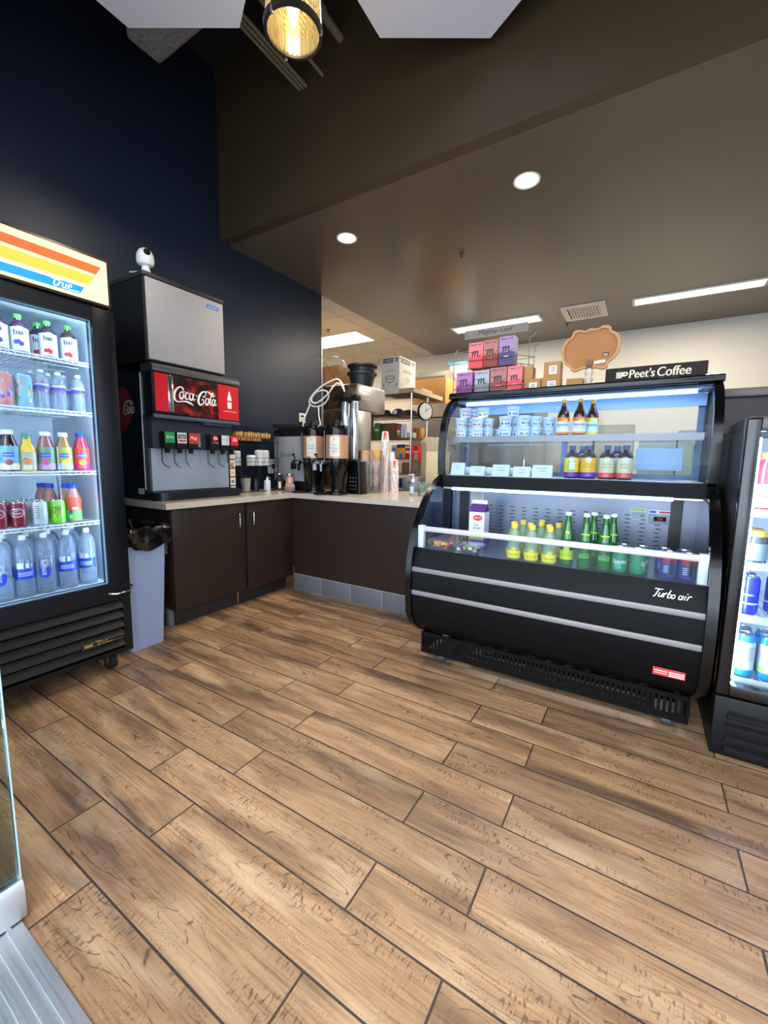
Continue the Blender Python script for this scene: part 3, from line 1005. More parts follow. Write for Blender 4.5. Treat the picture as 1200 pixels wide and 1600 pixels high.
# ================================================================== TALL GLASS-DOOR COOLER
t = thing('beverage_cooler', 'tall black glass-door cooler with a lit striped sign and bottled drinks', 'refrigerator', (-2.8, .86, 0))
Y0, Y1, XF = .480, 1.215, -2.43
b = B()
b.box(-3.20, -2.50, Y0, Y0 + .04, .14, 1.975); b.box(-3.20, -2.50, Y1 - .035, Y1, .14, 1.975)
b.box(-3.20, -3.16, Y0 + .04, Y1 - .035, .14, 1.975); b.box(-3.20, -2.46, Y0, Y1, 1.975, 2.235, bev=.006)
b.box(-3.16, -2.50, Y0 + .04, Y1 - .035, .14, .44)
b.obj('cabinet', M_black, t)
b = B()
wl = mat('white_liner', (214, 226, 236), .35)
b.box(-3.159, -3.150, Y0 + .041, Y1 - .036, .441, 1.94); b.box(-3.150, -2.505, Y0 + .041, Y0 + .05, .441, 1.94)
b.box(-3.150, -2.505, Y1 - .045, Y1 - .036, .441, 1.94); b.box(-3.150, -2.505, Y0 + .05, Y1 - .045, .441, .503)
b.box(-3.150, -2.505, Y0 + .05, Y1 - .045, 1.93, 1.94)
b.obj('liner', wl, t)
# lit sign
b = B(); b.box(-2.459, -2.428, Y0 + .01, 1.205, 1.984, 2.222, 0, bev=.004)
hd = b.obj('sign_frame', mat('dark_bronze_trim', (52, 40, 34), .35, .3), t)
b = B(); b.box(-2.430, -2.4245, Y0 + .025, 1.191, 1.997, 2.206, 0); b.obj('sign_panel', mat('lit_cream_panel', (255, 222, 168), .4, emit=.64), hd)
for nm, rgb, pts in (('orange', (244, 92, 38), [(Y0 + .03, 2.134), (1.139, 2.130), (1.163, 2.172), (Y0 + .03, 2.174)]),
                     ('amber', (253, 180, 62), [(Y0 + .03, 2.068), (1.103, 2.069), (1.130, 2.115), (Y0 + .03, 2.118)]),
                     ('blue', (10, 140, 208), [(Y0 + .03, 2.010), (1.068, 2.012), (1.094, 2.056), (Y0 + .03, 2.054)])):
    b = B()
    b.face([(-2.4235, p[0], p[1]) for p in pts])
    b.obj('stripe', mat('lit_stripe_' + nm, rgb, .4, emit=.64), hd)
b = B()
b.face([(-2.4232, p[0], p[1]) for p in ((.60, 2.054), (1.0935, 2.056), (1.068, 2.012), (1.060, 2.012), (1.083, 2.050), (.60, 2.049))])
b.stroke(TRUE_, (-2.4228, .942, 2.016), VY, VZ, .0162, shear=.25)
b.obj('lettering', mat('lit_white_script', (255, 250, 240), .4, emit=.95), hd)
# door
d = B()
DX0, DX1 = -2.498, XF
d.box(DX0, DX1, Y0, .565, .445, 1.970, bev=.004); d.box(DX0, DX1, 1.108, Y1, .445, 1.970, bev=.004)
d.box(DX0, DX1, .565, 1.108, .445, .528); d.box(DX0, DX1, .565, 1.108, 1.905, 1.970)
door = d.obj('door', mat('black_door_frame', (11, 14, 23), .34, spec=.3), t)
b = B(); b.box(-2.470, -2.464, .567, 1.106, .530, 1.903); b.obj('door_glass', M_glass, door)
b = B()
for (a0, a1, c0, c1) in ((.565, .571, .528, 1.905), (1.102, 1.108, .528, 1.905)): b.box(-2.456, -2.450, a0, a1, c0, c1)
b.box(-2.456, -2.450, .571, 1.102, .528, .533); b.box(-2.456, -2.450, .571, 1.102, 1.900, 1.905)
b.obj('glass_gasket', mat('pale_gasket', (150, 190, 215), .4), door)
b = B(); b.tube([(-2.428, 1.10, .475), (-2.405, 1.13, .470), (-2.395, 1.19, .478), (-2.415, 1.222, .490), (-2.45, 1.225, .495)], .006, 8); b.obj('hinge_bracket', M_chrome, t)
# LED tubes
b = B()
b.cyl((-2.52, 1.155, .56), (-2.52, 1.155, 1.86), .010, 8); b.cyl((-2.52, .535, .56), (-2.52, .535, 1.86), .010, 8)
b.obj('light_tube', mat('cooler_led', (196, 222, 255), .5, emit=48.0), t)
b = B(); b.cyl((-2.515, .56, 1.921), (-2.515, 1.13, 1.921), .008, 8); b.obj('light_tube', mat('cooler_led', ), t)  # unseen tube added behind the door head to light the inside
# louvred grille
b = B(); b.box(-2.50, -2.44, Y0, Y1, .425, .442); b.box(-2.50, -2.44, Y0, .53, .14, .425); b.box(-2.50, -2.44, 1.172, Y1, .115, .425); b.box(-2.50, -2.44, .53, 1.172, .115, .14)
b.obj('grille_frame', M_black, t)
b = B()
for k in range(5):
    z = .385 - k * .055
    b.prism([(-2.495, z + .040), (-2.455, z + .030), (-2.430, z - .006), (-2.440, z - .012), (-2.470, z + .016), (-2.495, z + .022)], 1, .531, 1.171)
b.obj('louvre', mat('louvre_black', (18, 16, 17), .40, spec=.4), t)
b = B(); b.box(-2.4275, -2.4235, .95, 1.16, .208, .232); 
bd = b.obj('badge', M_dark, t)
b = B(); b.stroke(TRUE_, (-2.4228, 1.02, .212), VY, VZ, .0110, shear=.2, n=3)
b.rect((-2.4230, .982, .220), VY, VZ, .040, .012); b.rect((-2.4230, 1.055, .2305), VY, VZ, .206, .0015); b.rect((-2.4230, 1.055, .2095), VY, VZ, .206, .0015)
b.obj('lettering', mat('gold_badge', (222, 190, 110), .3, .8), bd)


def caster(parent, x, y, r=.045, h=.115):
    b = B(); b.cyl((x, y - .018, r + .001), (x, y + .018, r + .001), r, 20, 0); b.cyl((x, y - .020, r + .001), (x, y + .020, r + .001), r * .45, 14, 1)
    b.box(x - .035, x + .035, y - .028, y + .028, h - .006, h - .001, 1)
    b.box(x - .012, x + .028, y - .027, y - .023, r, h - .006, 1); b.box(x - .012, x + .028, y + .023, y + .027, r, h - .006, 1)
    b.obj('caster', [M_blackrub, M_chrome], parent)


for x in (-2.54, -3.12):
    for y in (.56, 1.135): caster(t, x, y, .045, .114)
b = B(); b.box(-3.18, -2.48, Y0 + .01, 1.19, .114, .1395); b.obj('base_plate', M_black, t)
b = B(); b.box(-3.0, -2.52, .50, 1.02, 2.2355, 2.262, bev=.01); tag(b.obj('serving_tray', mat('tray_grey_brown', (86, 80, 74), .5)), 'grey brown tray lying flat on top of the tall cooler', 'tray')
# wire shelves
M_wire = mat('white_wire', (226, 236, 244), .35)
SHZ = [1.715, 1.455, 1.140, .862]
SX0, SX1 = -3.10, -2.585
for z in SHZ:
    b = B()
    ya, yb = Y0 + .055, 1.165
    for k in range(24):
        y = ya + (yb - ya) * (k + .5) / 24
        b.cyl((SX0, y, z - .0045), (SX1, y, z - .0045), .0025, 5)
    for x in (SX0, SX1 - .16, SX1 - .33): b.cyl((x, ya, z - .009), (x, yb, z - .009), .0035, 6)
    b.cyl((SX1, ya, z - .003), (SX1, yb, z - .003), .0035, 6); b.cyl((SX1, ya, z - .018), (SX1, yb, z - .018), .0035, 6)
    for k in range(24):
        y = ya + (yb - ya) * (k + .5) / 24
        b.cyl((SX1, y, z - .018), (SX1, y, z - .003), .0022, 5)
    b.obj('shelf', M_wire, t)
b = B(); b.cyl((-2.59, 1.1675, .56), (-2.59, 1.1675, 1.9), .004, 6); b.box(-2.61, -2.575, 1.1685, 1.1695, .51, 1.92); b.obj('shelf_standard', M_wire, t)

# ================================================================== DRINKS
M_cola = mat('dark_cola_liquid', (46, 20, 24), .12, coat=.8)
M_berry = mat('berry_liquid', (66, 34, 62), .15, coat=.8)
M_pinkliq = mat('pale_peach_liquid', (196, 128, 116), .15, coat=.7)
M_orliq = mat('orange_juice', (236, 190, 54), .25, coat=.6)
M_water = glassy('water_bottle_plastic', (232, 242, 252), .20, (226, 238, 255), .06, 1.4)
M_lidmetal = mat('can_lid_metal', (196, 200, 206), .25, 1.0)


def lab(name, rgb=(200, 200, 200), rough=.45):
    return mat(name, rgb, rough)


W_ = lab('label_white', (226, 230, 236)); G_ = lab('label_green', (84, 190, 62)); K_ = lab('label_black', (24, 24, 30))
R_ = lab('label_red', (204, 36, 44)); BL_ = lab('label_blue', (26, 66, 196)); Yl_ = lab('label_yellow', (240, 214, 60))
PK_ = lab('label_pink', (222, 60, 134)); LB_ = lab('label_light_blue', (120, 176, 224)); OR_ = lab('label_orange', (236, 128, 52))
PU_ = lab('label_purple', (118, 52, 176)); TE_ = lab('label_teal', (52, 148, 122)); CR_ = lab('label_cream', (232, 224, 200))


def bottle(name, cat, body, prof, cap, capprof, lprof, lab_mats, deco=None, seg=20, sq=0.0):
    """bottle with base at z=0 standing on the origin, front towards -Y"""
    def mk():
        t = thing(name, '', cat)
        bb = B(); bb.lathe(prof, seg=seg, sq=sq); bb.obj('bottle_body', body, t)
        if capprof:
            bb = B(); bb.lathe(capprof, seg=14); bb.obj('cap', cap, t)
        if lprof:
            bb = B(); bb.lathe(lprof, seg=seg, sq=sq)
            if deco: deco(bb)
            bb.obj('label', lab_mats, t)
        return t
    return mk


FA = -PI / 2
# row one: juice drinks with green caps and plain white labels
def bai_deco(fruit):
    def f(bb):
        [bb.ctext('bai', .0385 + q_ * .0001, .097, h=.024, m=1, ang=-PI / 2 + q_ * .02) for q_ in (0, 1, 2)]
        bb.cpatch(.0386, .080, .0812, FA - .45, FA + .45, 1, 4)
        for dx, dz, r in fruit:
            bb.cellipse(.0386, FA + dx / .0386, dz, r, r, 2, 8)
    return f


bai_p = [(0, .001), (.035, .001), (.0375, .006), (.0375, .118), (.034, .132), (.022, .150), (.014, .158), (.014, .172), (0, .172)]
bai_c = [(.0165, .166), (.0165, .186), (.0, .187)]
bai_l = [(.0381, .010), (.0381, .120)]
mk_bai_blue = bottle('juice_bottle', 'bottle', M_berry, bai_p, G_, bai_c, bai_l, [W_, K_, lab('fruit_indigo', (66, 66, 150))], bai_deco([(-.010, .050, .011), (.010, .044, .011), (.0, .055, .008)]))
mk_bai_cherry = bottle('juice_bottle', 'bottle', M_cola, bai_p, G_, bai_c, bai_l, [W_, K_, R_], bai_deco([(-.010, .035, .010), (.008, .032, .011), (.002, .042, .006)]))
GR1 = 'green capped juice bottles on the top cooler shelf'
RF = math.radians(66)      # turned towards the doorway
for i, (x, y, kind, lb) in enumerate(((-2.655, .800, 0, 'green capped bottle with blueberry label at the left end of the top shelf'),
                                      (-2.655, .880, 0, 'green capped bottle with blueberry label, the one nearer the cherry bottles'),
                                      (-2.735, .985, 1, 'dark green capped bottle set back between the blueberry and cherry bottles'),
                                      (-2.655, .998, 1, 'green capped bottle with cherry label in the middle of the top shelf'),
                                      (-2.655, 1.090, 1, 'green capped bottle with cherry label at the right end of the top shelf'),
                                      (-2.735, .80, 0, 'dark bottle behind the leftmost blueberry bottle on the top shelf'),
                                      (-2.655, .715, 0, 'green capped blueberry bottle hidden past the left picture edge on the top shelf'))):
    place(('bai', kind), (mk_bai_blue, mk_bai_cherry)[kind], (x, y, 1.715), RF + .1 * math.sin(i * 3), lb, GR1)


# row two: tall cans and small water bottles
def can_maker(name, R, H, mats, bands, deco=None):
    def mk():
        t = thing(name, '', 'can')
        pr = [(0, .004), (R * .80, .001), (R * .92, .006)]
        for z0, z1, m_ in bands: pr += [(R, z0, m_), (R, z1, m_)]
        pr += [(R * .84, H - .002, 0)]
        bb = B(); bb.lathe(pr, seg=22)
        if deco: deco(bb, R, H)
        bb.obj('can_body', mats, t)
        bb = B(); bb.lathe([(R * .85, H - .004), (R * .86, H), (R * .80, H), (R * .76, H - .004), (0, H - .004)], seg=20)
        bb.box(-.006, .006, -.016, .006, H - .004, H - .002); bb.obj('lid', M_lidmetal, t)
        return t
    return mk


def blotches(seed, mlist, n=26):
    def f(bb, R, H):
        r_ = random.Random(seed)
        for k in range(n):
            a = FA + r_.uniform(-1.7, 1.7); z = r_.uniform(.03, H - .03); s1 = r_.uniform(.15, .4); s2 = r_.uniform(.006, .014)
            bb.cpatch(R * 1.004, z - s2, z + s2, a - s1 / 2, a + s1 / 2, r_.choice(mlist), 3)
    return f


mk_tallA = can_maker('tall_drink_can', .0355, .160, [lab('label_dusty_pink', (198, 130, 122)), PU_, OR_, LB_], [(.012, .148, 0)], blotches(1, [1, 2, 3]))
mk_tallB = can_maker('tall_drink_can', .0355, .160, [LB_, Yl_, OR_, TE_], [(.012, .148, 0)], blotches(2, [1, 2, 3]))
GR2 = 'tall cans on the second cooler shelf'
place('tallA', mk_tallA, (-2.655, .800, 1.455), RF, 'tall pink and purple can second from left on the second shelf', GR2)
place('tallB', mk_tallB, (-2.655, .878, 1.455), RF, 'tall blue and yellow can next to the water bottles', GR2)
place('tallA', mk_tallA, (-2.655, .722, 1.455), RF, 'tall pink and purple can at the left end of the second shelf', GR2)
place('tallB', mk_tallB, (-2.735, .76, 1.455), RF, 'tall blue can set back behind the two pink cans', GR2)
wb_p = [(0, .001), (.029, .001), (.0315, .008), (.030, .016), (.0315, .026), (.030, .036), (.0315, .046), (.030, .056), (.0315, .066), (.0315, .135), (.030, .150), (.020, .172), (.012, .182), (.012, .192), (0, .192)]
wb_c = [(.0145, .184), (.0145, .198), (0, .199)]
mk_water = bottle('water_bottle', 'bottle', M_water, wb_p, W_, wb_c, [(.0322, .098, 2), (.0322, .101, 1), (.0322, .118, 0), (.0322, .128, 2), (.0322, .131)],
                  [lab('label_pale_blue', (196, 216, 238)), BL_, R_], lambda bb: bb.cpatch(.0325, .112, .120, -2.1, -1.2, 1, 4))
GR3 = 'small water bottles on the second cooler shelf'
for i, (x, y, lb) in enumerate(((-2.655, .952, 'small water bottle in the front row next to the tall cans'),
                                (-2.655, 1.026, 'small water bottle in the middle of the front row, second shelf'),
                                (-2.655, 1.118, 'small water bottle at the right end of the front row, second shelf'),
                                (-2.735, .935, 'small water bottle in the second row behind the tall cans'),
                                (-2.735, 1.010, 'small water bottle in the second row, left of the middle gap'),
                                (-2.735, 1.082, 'small water bottle in the second row seen through the gap'),
                                (-2.820, 1.045, 'small water bottle farthest back in the left of the gap'),
                                (-2.820, 1.118, 'small water bottle farthest back at the right'))):
    place('water', mk_water, (x, y, 1.455), RF + i, lb, GR3)

# row three: wide neck tea bottles, one square juice bottle
sn_p = [(0, .001), (.033, .001), (.0365, .006), (.0365, .100), (.034, .128), (.025, .160), (.020, .172), (.020, .188), (0, .188)]
sn_c = [(.0225, .180), (.0225, .200), (.020, .203), (0, .203)]


def sn_deco(word, lo, hi, cm):
    def f(bb):
        bb.cpatch(.0372, .072, .092, FA - .62, FA + .62, 1, 6)
        bb.ctext(word, .0376, .082, h=.013, m=2)
        bb.cellipse(.0375, FA, .045, .017, .014, 3)
        bb.ctext('fruit punch' if cm else 'tea', .0376, .022, h=.005, m=2)
    return f


def mk_sn(body, cap, lmain, low, fruit, word):
    return bottle('tea_bottle', 'bottle', body, sn_p, cap, sn_c, [(.0370, .008, 4), (.0370, .040, 0), (.0370, .112, 0), (.0355, .124)], [lmain, BL_, W_, fruit, low], sn_deco(word, 0, 0, 1))


SNZ = 1.140
mk_a = mk_sn(M_cola, W_, lab('label_aqua', (120, 170, 196)), CR_, lab('fruit_brown', (150, 62, 54)), 'snapple')
mk_b = mk_sn(mat('pink_tea_liquid', (150, 92, 92), .15, coat=.7), W_, lab('label_green_grey', (110, 140, 120)), lab('label_lilac', (190, 170, 214)), PK_, 'snapple')
mk_c = mk_sn(mat('lemon_tea_liquid', (150, 122, 70), .15, coat=.7), W_, lab('label_olive', (170, 170, 80)), lab('label_sky', (176, 200, 226)), Yl_, 'snapple')
mk_d = mk_sn(mat('punch_liquid', (206, 36, 60), .15, coat=.7), BL_, lab('label_scarlet', (226, 66, 52)), lab('label_hot_pink', (232, 44, 96)), Yl_, 'snapple')
place('sna', mk_a, (-2.655, .800, SNZ), RF, 'white capped tea bottle with brown oval label left of the orange juice')
ojp = [(0, .001), (.030, .001), (.032, .005), (.032, .112), (.028, .125), (.018, .140), (.016, .172), (0, .172)]


def oj_deco(bb):
    bb.text('Simply', (0, -.0338, .088), VX, VZ, h=.008, m=1)
    bb.text('Orange', (0, -.0338, .077), VX, VZ, h=.008, m=1)
    bb.disc((0, -.0338, .050), VX, VZ, .017, 2, .0004)
    bb.disc((-.006, -.0338, .064), VX, VZ, .009, 3, .0008, ry=.004)
    bb.rect((0, -.0338, .020), VX, VZ, .034, .020, 4, .0003)


mk_oj = bottle('orange_juice_bottle', 'bottle', M_orliq, ojp, TE_, [(.019, .160), (.019, .186), (0, .186)], [(.0330, .010), (.0330, .098)], [lab('label_oat', (206, 200, 176)), lab('label_umber', (110, 62, 50)), OR_, TE_, W_], oj_deco, sq=.8)
place('oj', mk_oj, (-2.655, .872, SNZ), RF, 'square bottle of orange juice with a green cap')
place('snb', mk_b, (-2.655, .948, SNZ), RF, 'white capped bottle with green and pink label right of the orange juice')
place('snc', mk_c, (-2.655, 1.028, SNZ), RF + .2, 'white capped bottle with yellow lemon label beside the red punch')
place('snd', mk_d, (-2.655, 1.112, SNZ), RF + .1, 'red fruit punch bottle with a blue cap')
GR4 = 'tea bottles in the second row of the third shelf'
for y, lb in ((.815, 'white capped tea bottle behind the orange juice'), (.985, 'white capped tea bottle behind the yellow lemon one'), (.73, 'white capped tea bottle behind the left door frame, third shelf')):
    place('sna', mk_a, (-2.745, y, SNZ), RF, lb, GR4)

# row four: soda cans, fruit drink bottles behind
def dp_deco(bb, R, H):
    for z in (.046, .098):
        pass
    for sc_, m_ in ((1.0, 1), (.88, 0)): bb.cellipse(R * (1.006 + .004 * (1 - sc_) * 8), FA, .073, .030 * sc_, .022 * sc_, m_, 12)
    bb.ctext('Dr', R * 1.012, .085, h=.011, m=1, shear=.3); bb.ctext('Pepper', R * 1.012, .070, h=.013, m=1, shear=.3)


def dew_deco(bb, R, H):
    r_ = random.Random(5)
    for k in range(12):
        a = FA + r_.uniform(-1.4, 1.4); z = r_.uniform(.02, .11); bb.cpatch(R * 1.003, z, z + .004, a, a + .25, 3, 2)
    bb.ctext('Mtn', R * 1.008, .084, h=.018, m=3, shear=.3); bb.ctext('DEW', R * 1.010, .062, h=.022, m=2, shear=.3)


def plain_deco(bb, R, H):
    for k in range(7): bb.cpatch(R * 1.004, .035 + k * .010, .040 + k * .010, FA - .5, FA + .1 + .05 * (k % 3), 1, 3)
    bb.cpatch(R * 1.004, .030, .095, FA + .25, FA + .55, 2, 3)


CH = .123
mk_dp = can_maker('soda_can', .034, CH, [lab('can_maroon', (122, 16, 38), .3), W_], [(.010, .108, 0)], dp_deco)
mk_sv = can_maker('soda_can', .034, CH, [lab('can_silver', (190, 196, 204), .3), lab('can_grey_print', (120, 126, 136)), lab('can_pale_print', (160, 190, 170))], [(.010, .108, 0)], plain_deco)
mk_dw = can_maker('soda_can', .034, CH, [lab('can_lime', (118, 200, 48), .3), W_, R_, lab('can_forest', (20, 90, 50))], [(.010, .108, 0)], dew_deco)
GR5 = 'soda cans on the fourth cooler shelf'
rows = (('dp', mk_dp, -2.650, .735, 'maroon soda can at the left end of the fourth shelf, front row'), ('dp', mk_dp, -2.650, .810, 'maroon soda can with white oval script beside the silver can'),
        ('sv', mk_sv, -2.650, .897, 'silver soda can in the front row of the fourth shelf'), ('dw', mk_dw, -2.650, .977, 'lime green soda can at the right of the front row'),
        ('dp', mk_dp, -2.728, .775, 'maroon soda can second row, behind the two front maroon cans'), ('sv', mk_sv, -2.728, .853, 'silver soda can second row, behind the front maroon and silver cans'),
        ('dw', mk_dw, -2.728, .932, 'green soda can second row, behind the front silver and lime cans'), ('dw', mk_dw, -2.806, .820, 'green soda can farthest back on the left of the fourth shelf'),
        ('sv', mk_sv, -2.806, .900, 'silver soda can farthest back on the fourth shelf'), ('dw', mk_dw, -2.806, .745, 'green soda can farthest back at the left end of the fourth shelf'))
for k_, f_, x, y, lb in rows: place(k_, f_, (x, y, .862), RF, lb, GR5)
mk_e = bottle('fruit_drink_bottle', 'bottle', M_pinkliq, sn_p, BL_, sn_c, [(.0370, .008, 4), (.0370, .060, 0), (.0370, .118, 0), (.0355, .134)], [lab('label_coral', (228, 84, 62)), BL_, W_, R_, lab('label_grass', (104, 190, 84))],
              lambda bb: (bb.cpatch(.0374, .066, .078, FA - .1, FA + .7, 2, 5), bb.cpatch(.0374, .046, .060, FA - .5, FA - .1, 1, 4), bb.cpatch(.0374, .020, .034, FA - .5, FA - .15, 2, 4)))
mk_f = bottle('fruit_drink_bottle', 'bottle', M_pinkliq, sn_p, BL_, sn_c, None, None)
place('fde', mk_e, (-2.675, 1.062, .862), RF, 'blue capped fruit drink with red and green label right of the lime can')
GR6 = 'pale peach drinks behind the soda cans'
place('fdf', mk_f, (-2.885, .998, .862), RF, 'blue capped peach drink farthest left behind the lime can', GR6)
place('fdf', mk_f, (-2.80, 1.000, .862), RF, 'blue capped peach drink in the middle behind the lime can', GR6)
place('fdf', mk_f, (-2.755, 1.062, .862), RF, 'blue capped peach drink right behind the red and green labelled one', GR6)

# row five: tall water bottles
sw_p = [(0, .001), (.038, .001), (.041, .008), (.0405, .200), (.041, .222), (.037, .252), (.026, .278), (.014, .290), (.0135, .300), (0, .300)]
sw_c = [(.0155, .292), (.0155, .310), (.0125, .316), (0, .316)]


def sw_deco(words, full):
    def f(bb):
        if words:
            bb.ctext('smart', .0422, .150, h=.017, vertical=True, m=1); bb.ctext('water', .0422, .185, h=.007, vertical=True, m=1, ang=FA + .38)
        else:
            bb.cpatch(.0418, .130, .146, FA - .9, FA - .1, 1, 4)
            bb.rect((0, 0, 0), VX, VZ, .0001, .0001, 1)
    return f


def mk_smart():
    t = thing('tall_water_bottle', '', 'bottle')
    bb = B(); bb.lathe(sw_p, seg=22); bb.obj('bottle_body', M_water, t)
    bb = B(); bb.lathe(sw_c, seg=14); bb.obj('cap', W_, t)
    bb = B()
    # drop shaped blue print, larger below, with white lettering up the side
    bb.cellipse(.0413, FA, .108, .0235, .026, 0, 14); bb.cpatch(.0413, .108, .138, FA - .57, FA + .57, 0, 10)
    bb.ctext('smart', .0416, .140, w=.080, vertical=True, m=1, ang=FA - .08)
    bb.ctext('water', .0416, .165, w=.035, vertical=True, m=1, ang=FA + .28)
    bb.obj('label', [BL_, W_], t)
    return t


def mk_smart_back():
    t = thing('tall_water_bottle', '', 'bottle')
    bb = B(); bb.lathe(sw_p, seg=22); bb.obj('bottle_body', M_water, t)
    bb = B(); bb.lathe(sw_c, seg=14); bb.obj('cap', W_, t)
    bb = B(); bb.cpatch(.0413, .095, .150, -3.0, -.3, 0, 14)
    for k in range(3): bb.cpatch(.0417, .112 + k * .008, .115 + k * .008, FA - .8, FA + .7, 1, 6)
    bb.cpatch(.0417, .150, .180, FA - .9, FA - .2, 1, 5); bb.cpatch(.0417, .152, .176, FA, FA + .35, 1, 3)
    bb.obj('label', [BL_, W_], t)
    return t


GR7 = 'tall water bottles on the cooler floor'
sm = [(-2.640, .722, 0, 'tall water bottle with blue drop print at the left end of the cooler floor'), (-2.640, .812, 1, 'tall water bottle right of the leftmost one in the front row'),
      (-2.640, .900, 0, 'tall water bottle with white lettering over a blue drop, middle of the front row'), (-2.640, 1.000, 1, 'tall water bottle with a wide blue band, second from the right in front'),
      (-2.640, 1.098, 1, 'tall water bottle with a wide blue band at the right end in front'), (-2.735, .765, 1, 'tall water bottle in the second row, farthest left'),
      (-2.735, .858, 1, 'tall water bottle in the second row behind the lettered one'), (-2.735, .950, 0, 'tall water bottle in the second row seen between the lettered and banded ones'),
      (-2.735, 1.045, 1, 'tall water bottle in the second row, second from right'), (-2.830, .90, 1, 'tall water bottle in the third row, left'),
      (-2.830, 1.00, 0, 'tall water bottle in the third row, middle'), (-2.830, 1.10, 1, 'tall water bottle in the third row, right')]
for i, (x, y, k_, lb) in enumerate(sm): place(('sm', k_), (mk_smart, mk_smart_back)[k_], (x, y, .504), RF + (0 if k_ == 0 else .3 * math.sin(i)), lb, GR7)

# ================================================================== ICE MACHINE AND SODA FOUNTAIN
t = thing('ice_machine', 'grey-fronted ice machine standing on the soda fountain', 'ice machine', (-3.08, 1.92, 1.864))
b = B(); b.box(-3.30, -2.862, 1.617, 2.230, 1.864, 2.395); b.obj('cabinet', mat('ice_cabinet_black', (17, 16, 18), .5), t)
b = B(); b.box(-2.861, -2.850, 1.632, 2.228, 1.872, 2.392, bev=.003); fp = b.obj('front_panel', mat('satin_grey_panel', (168, 164, 168), .5, .15), t)
b = B(); b.box(-3.305, -2.846, 1.612, 2.236, 2.396, 2.424, bev=.005); b.obj('lid', mat('ice_lid', (46, 42, 40), .4), t)
b = B(); b.box(-2.8495, -2.848, 2.082, 2.188, 2.330, 2.356, 0); b.text('icemaker', (-2.848, 2.135, 2.343), VY, VZ, h=.012, w=.08, m=1)
b.obj('badge', [lab('badge_blue', (60, 130, 222)), M_whiteink], fp)
b = B()
for k in range(12): b.box(-3.20, -3.12, 1.6155, 1.6168, 1.93 + k * .025, 1.94 + k * .025)
b.obj('side_vent', M_dark, t)

t = thing('security_camera', 'small white pan and tilt camera on top of the ice machine', 'camera', (-2.905, 1.672, 2.424))
b = B(); b.lathe([(0, .0), (.040, .0), (.042, .006), (.030, .014), (.022, .045), (.045, .055), (.052, .070), (.054, .088), (0, .088)], -2.905, 1.672, 2.424, 24); b.obj('base', M_white, t)
b = B(); b.lathe([(.053, .089), (.054, .092), (.050, .120), (.038, .145), (.020, .158), (0, .160)], -2.905, 1.672, 2.424, 24); hd = b.obj('head', M_white, t)
b = B(); o_ = Vector((-2.905 + .046, 1.672 - .012, 2.548)); nn = Vector((.93, -.3, .2)).normalized(); u_ = Vector((.3, .95, 0)).normalized(); w_ = nn.cross(u_)
b.cyl(o_ - nn * .012, o_ + nn * .003, .021, 20, 0); b.cyl(o_ + nn * .003, o_ + nn * .005, .010, 14, 1); b.obj('lens', [M_blackgloss, M_dark], hd)
b = B(); b.tube([(-2.93, 1.655, 2.445), (-2.95, 1.62, 2.43), (-2.97, 1.60, 2.426)], .003, 6); b.obj('cable', M_white, t)

t = thing('soda_fountain', 'red and black self-serve soda fountain with six valves and a drip tray', 'drink dispenser', (-3.08, 2.0, .9125))
M_fblk = mat('fountain_blue_black', (18, 22, 33), .35, spec=.4)
b = B()
b.box(-3.335, -2.985, 1.640, 2.355, .9135, 1.80)                       # main box
b.obj('cabinet', M_fblk, t)
b = B()
hp = [(-2.985, 1.510), (-2.90, 1.500), (-2.862, 1.512), (-2.852, 1.530), (-2.852, 1.795), (-2.985, 1.795)]
b.prism(hp, 1, 1.640, 2.355); b.obj('head', M_fblk, t)

b = B(); b.prism([(-2.99, 1.80), (-2.845, 1.80), (-2.840, 1.815), (-2.850, 1.850), (-2.870, 1.858), (-2.99, 1.858)], 1, 1.645, 2.360); b.obj('top_cap', mat('dark_chrome', (136, 138, 142), .25, .85), t)
b = B(); b.box(-2.872, -2.846, 1.642, 2.358, 1.486, 1.514, bev=.006); b.box(-2.93, -2.872, 2.05, 2.30, 1.470, 1.498, bev=.004); b.obj('lower_ledge', mat('ledge_slate', (70, 80, 100), .35), t)
M_red = mat('soda_red', (206, 22, 34), .25, coat=.5)
b = B(); b.box(-2.8515, -2.8490, 1.660, 1.752, 1.535, 1.790); b.obj('red_panel', M_red, t)
b = B(); b.box(-2.8515, -2.8490, 2.158, 2.350, 1.522, 1.788)
# bottle silhouette
bp = [(-.017, 0), (.017, 0), (.019, .012), (.019, .045), (.0165, .052), (.019, .060), (.019, .078), (.013, .100), (.008, .118), (.008, .132), (-.008, .132), (-.008, .118), (-.013, .100), (-.019, .078), (-.019, .060), (-.0165, .052), (-.019, .045), (-.019, .012)]
b.plane_pts(bp, (-2.8488, 2.262, 1.612), VY, VZ, 1, .0002)
b.rect((-2.8484, 2.262, 1.668), VY, VZ, .034, .012, 0, .0006)
b.text('refresh the moment', (-2.8488, 2.262, 1.590), VY, VZ, w=.125, m=1)
b.obj('red_panel', [M_red, M_whiteink], t)
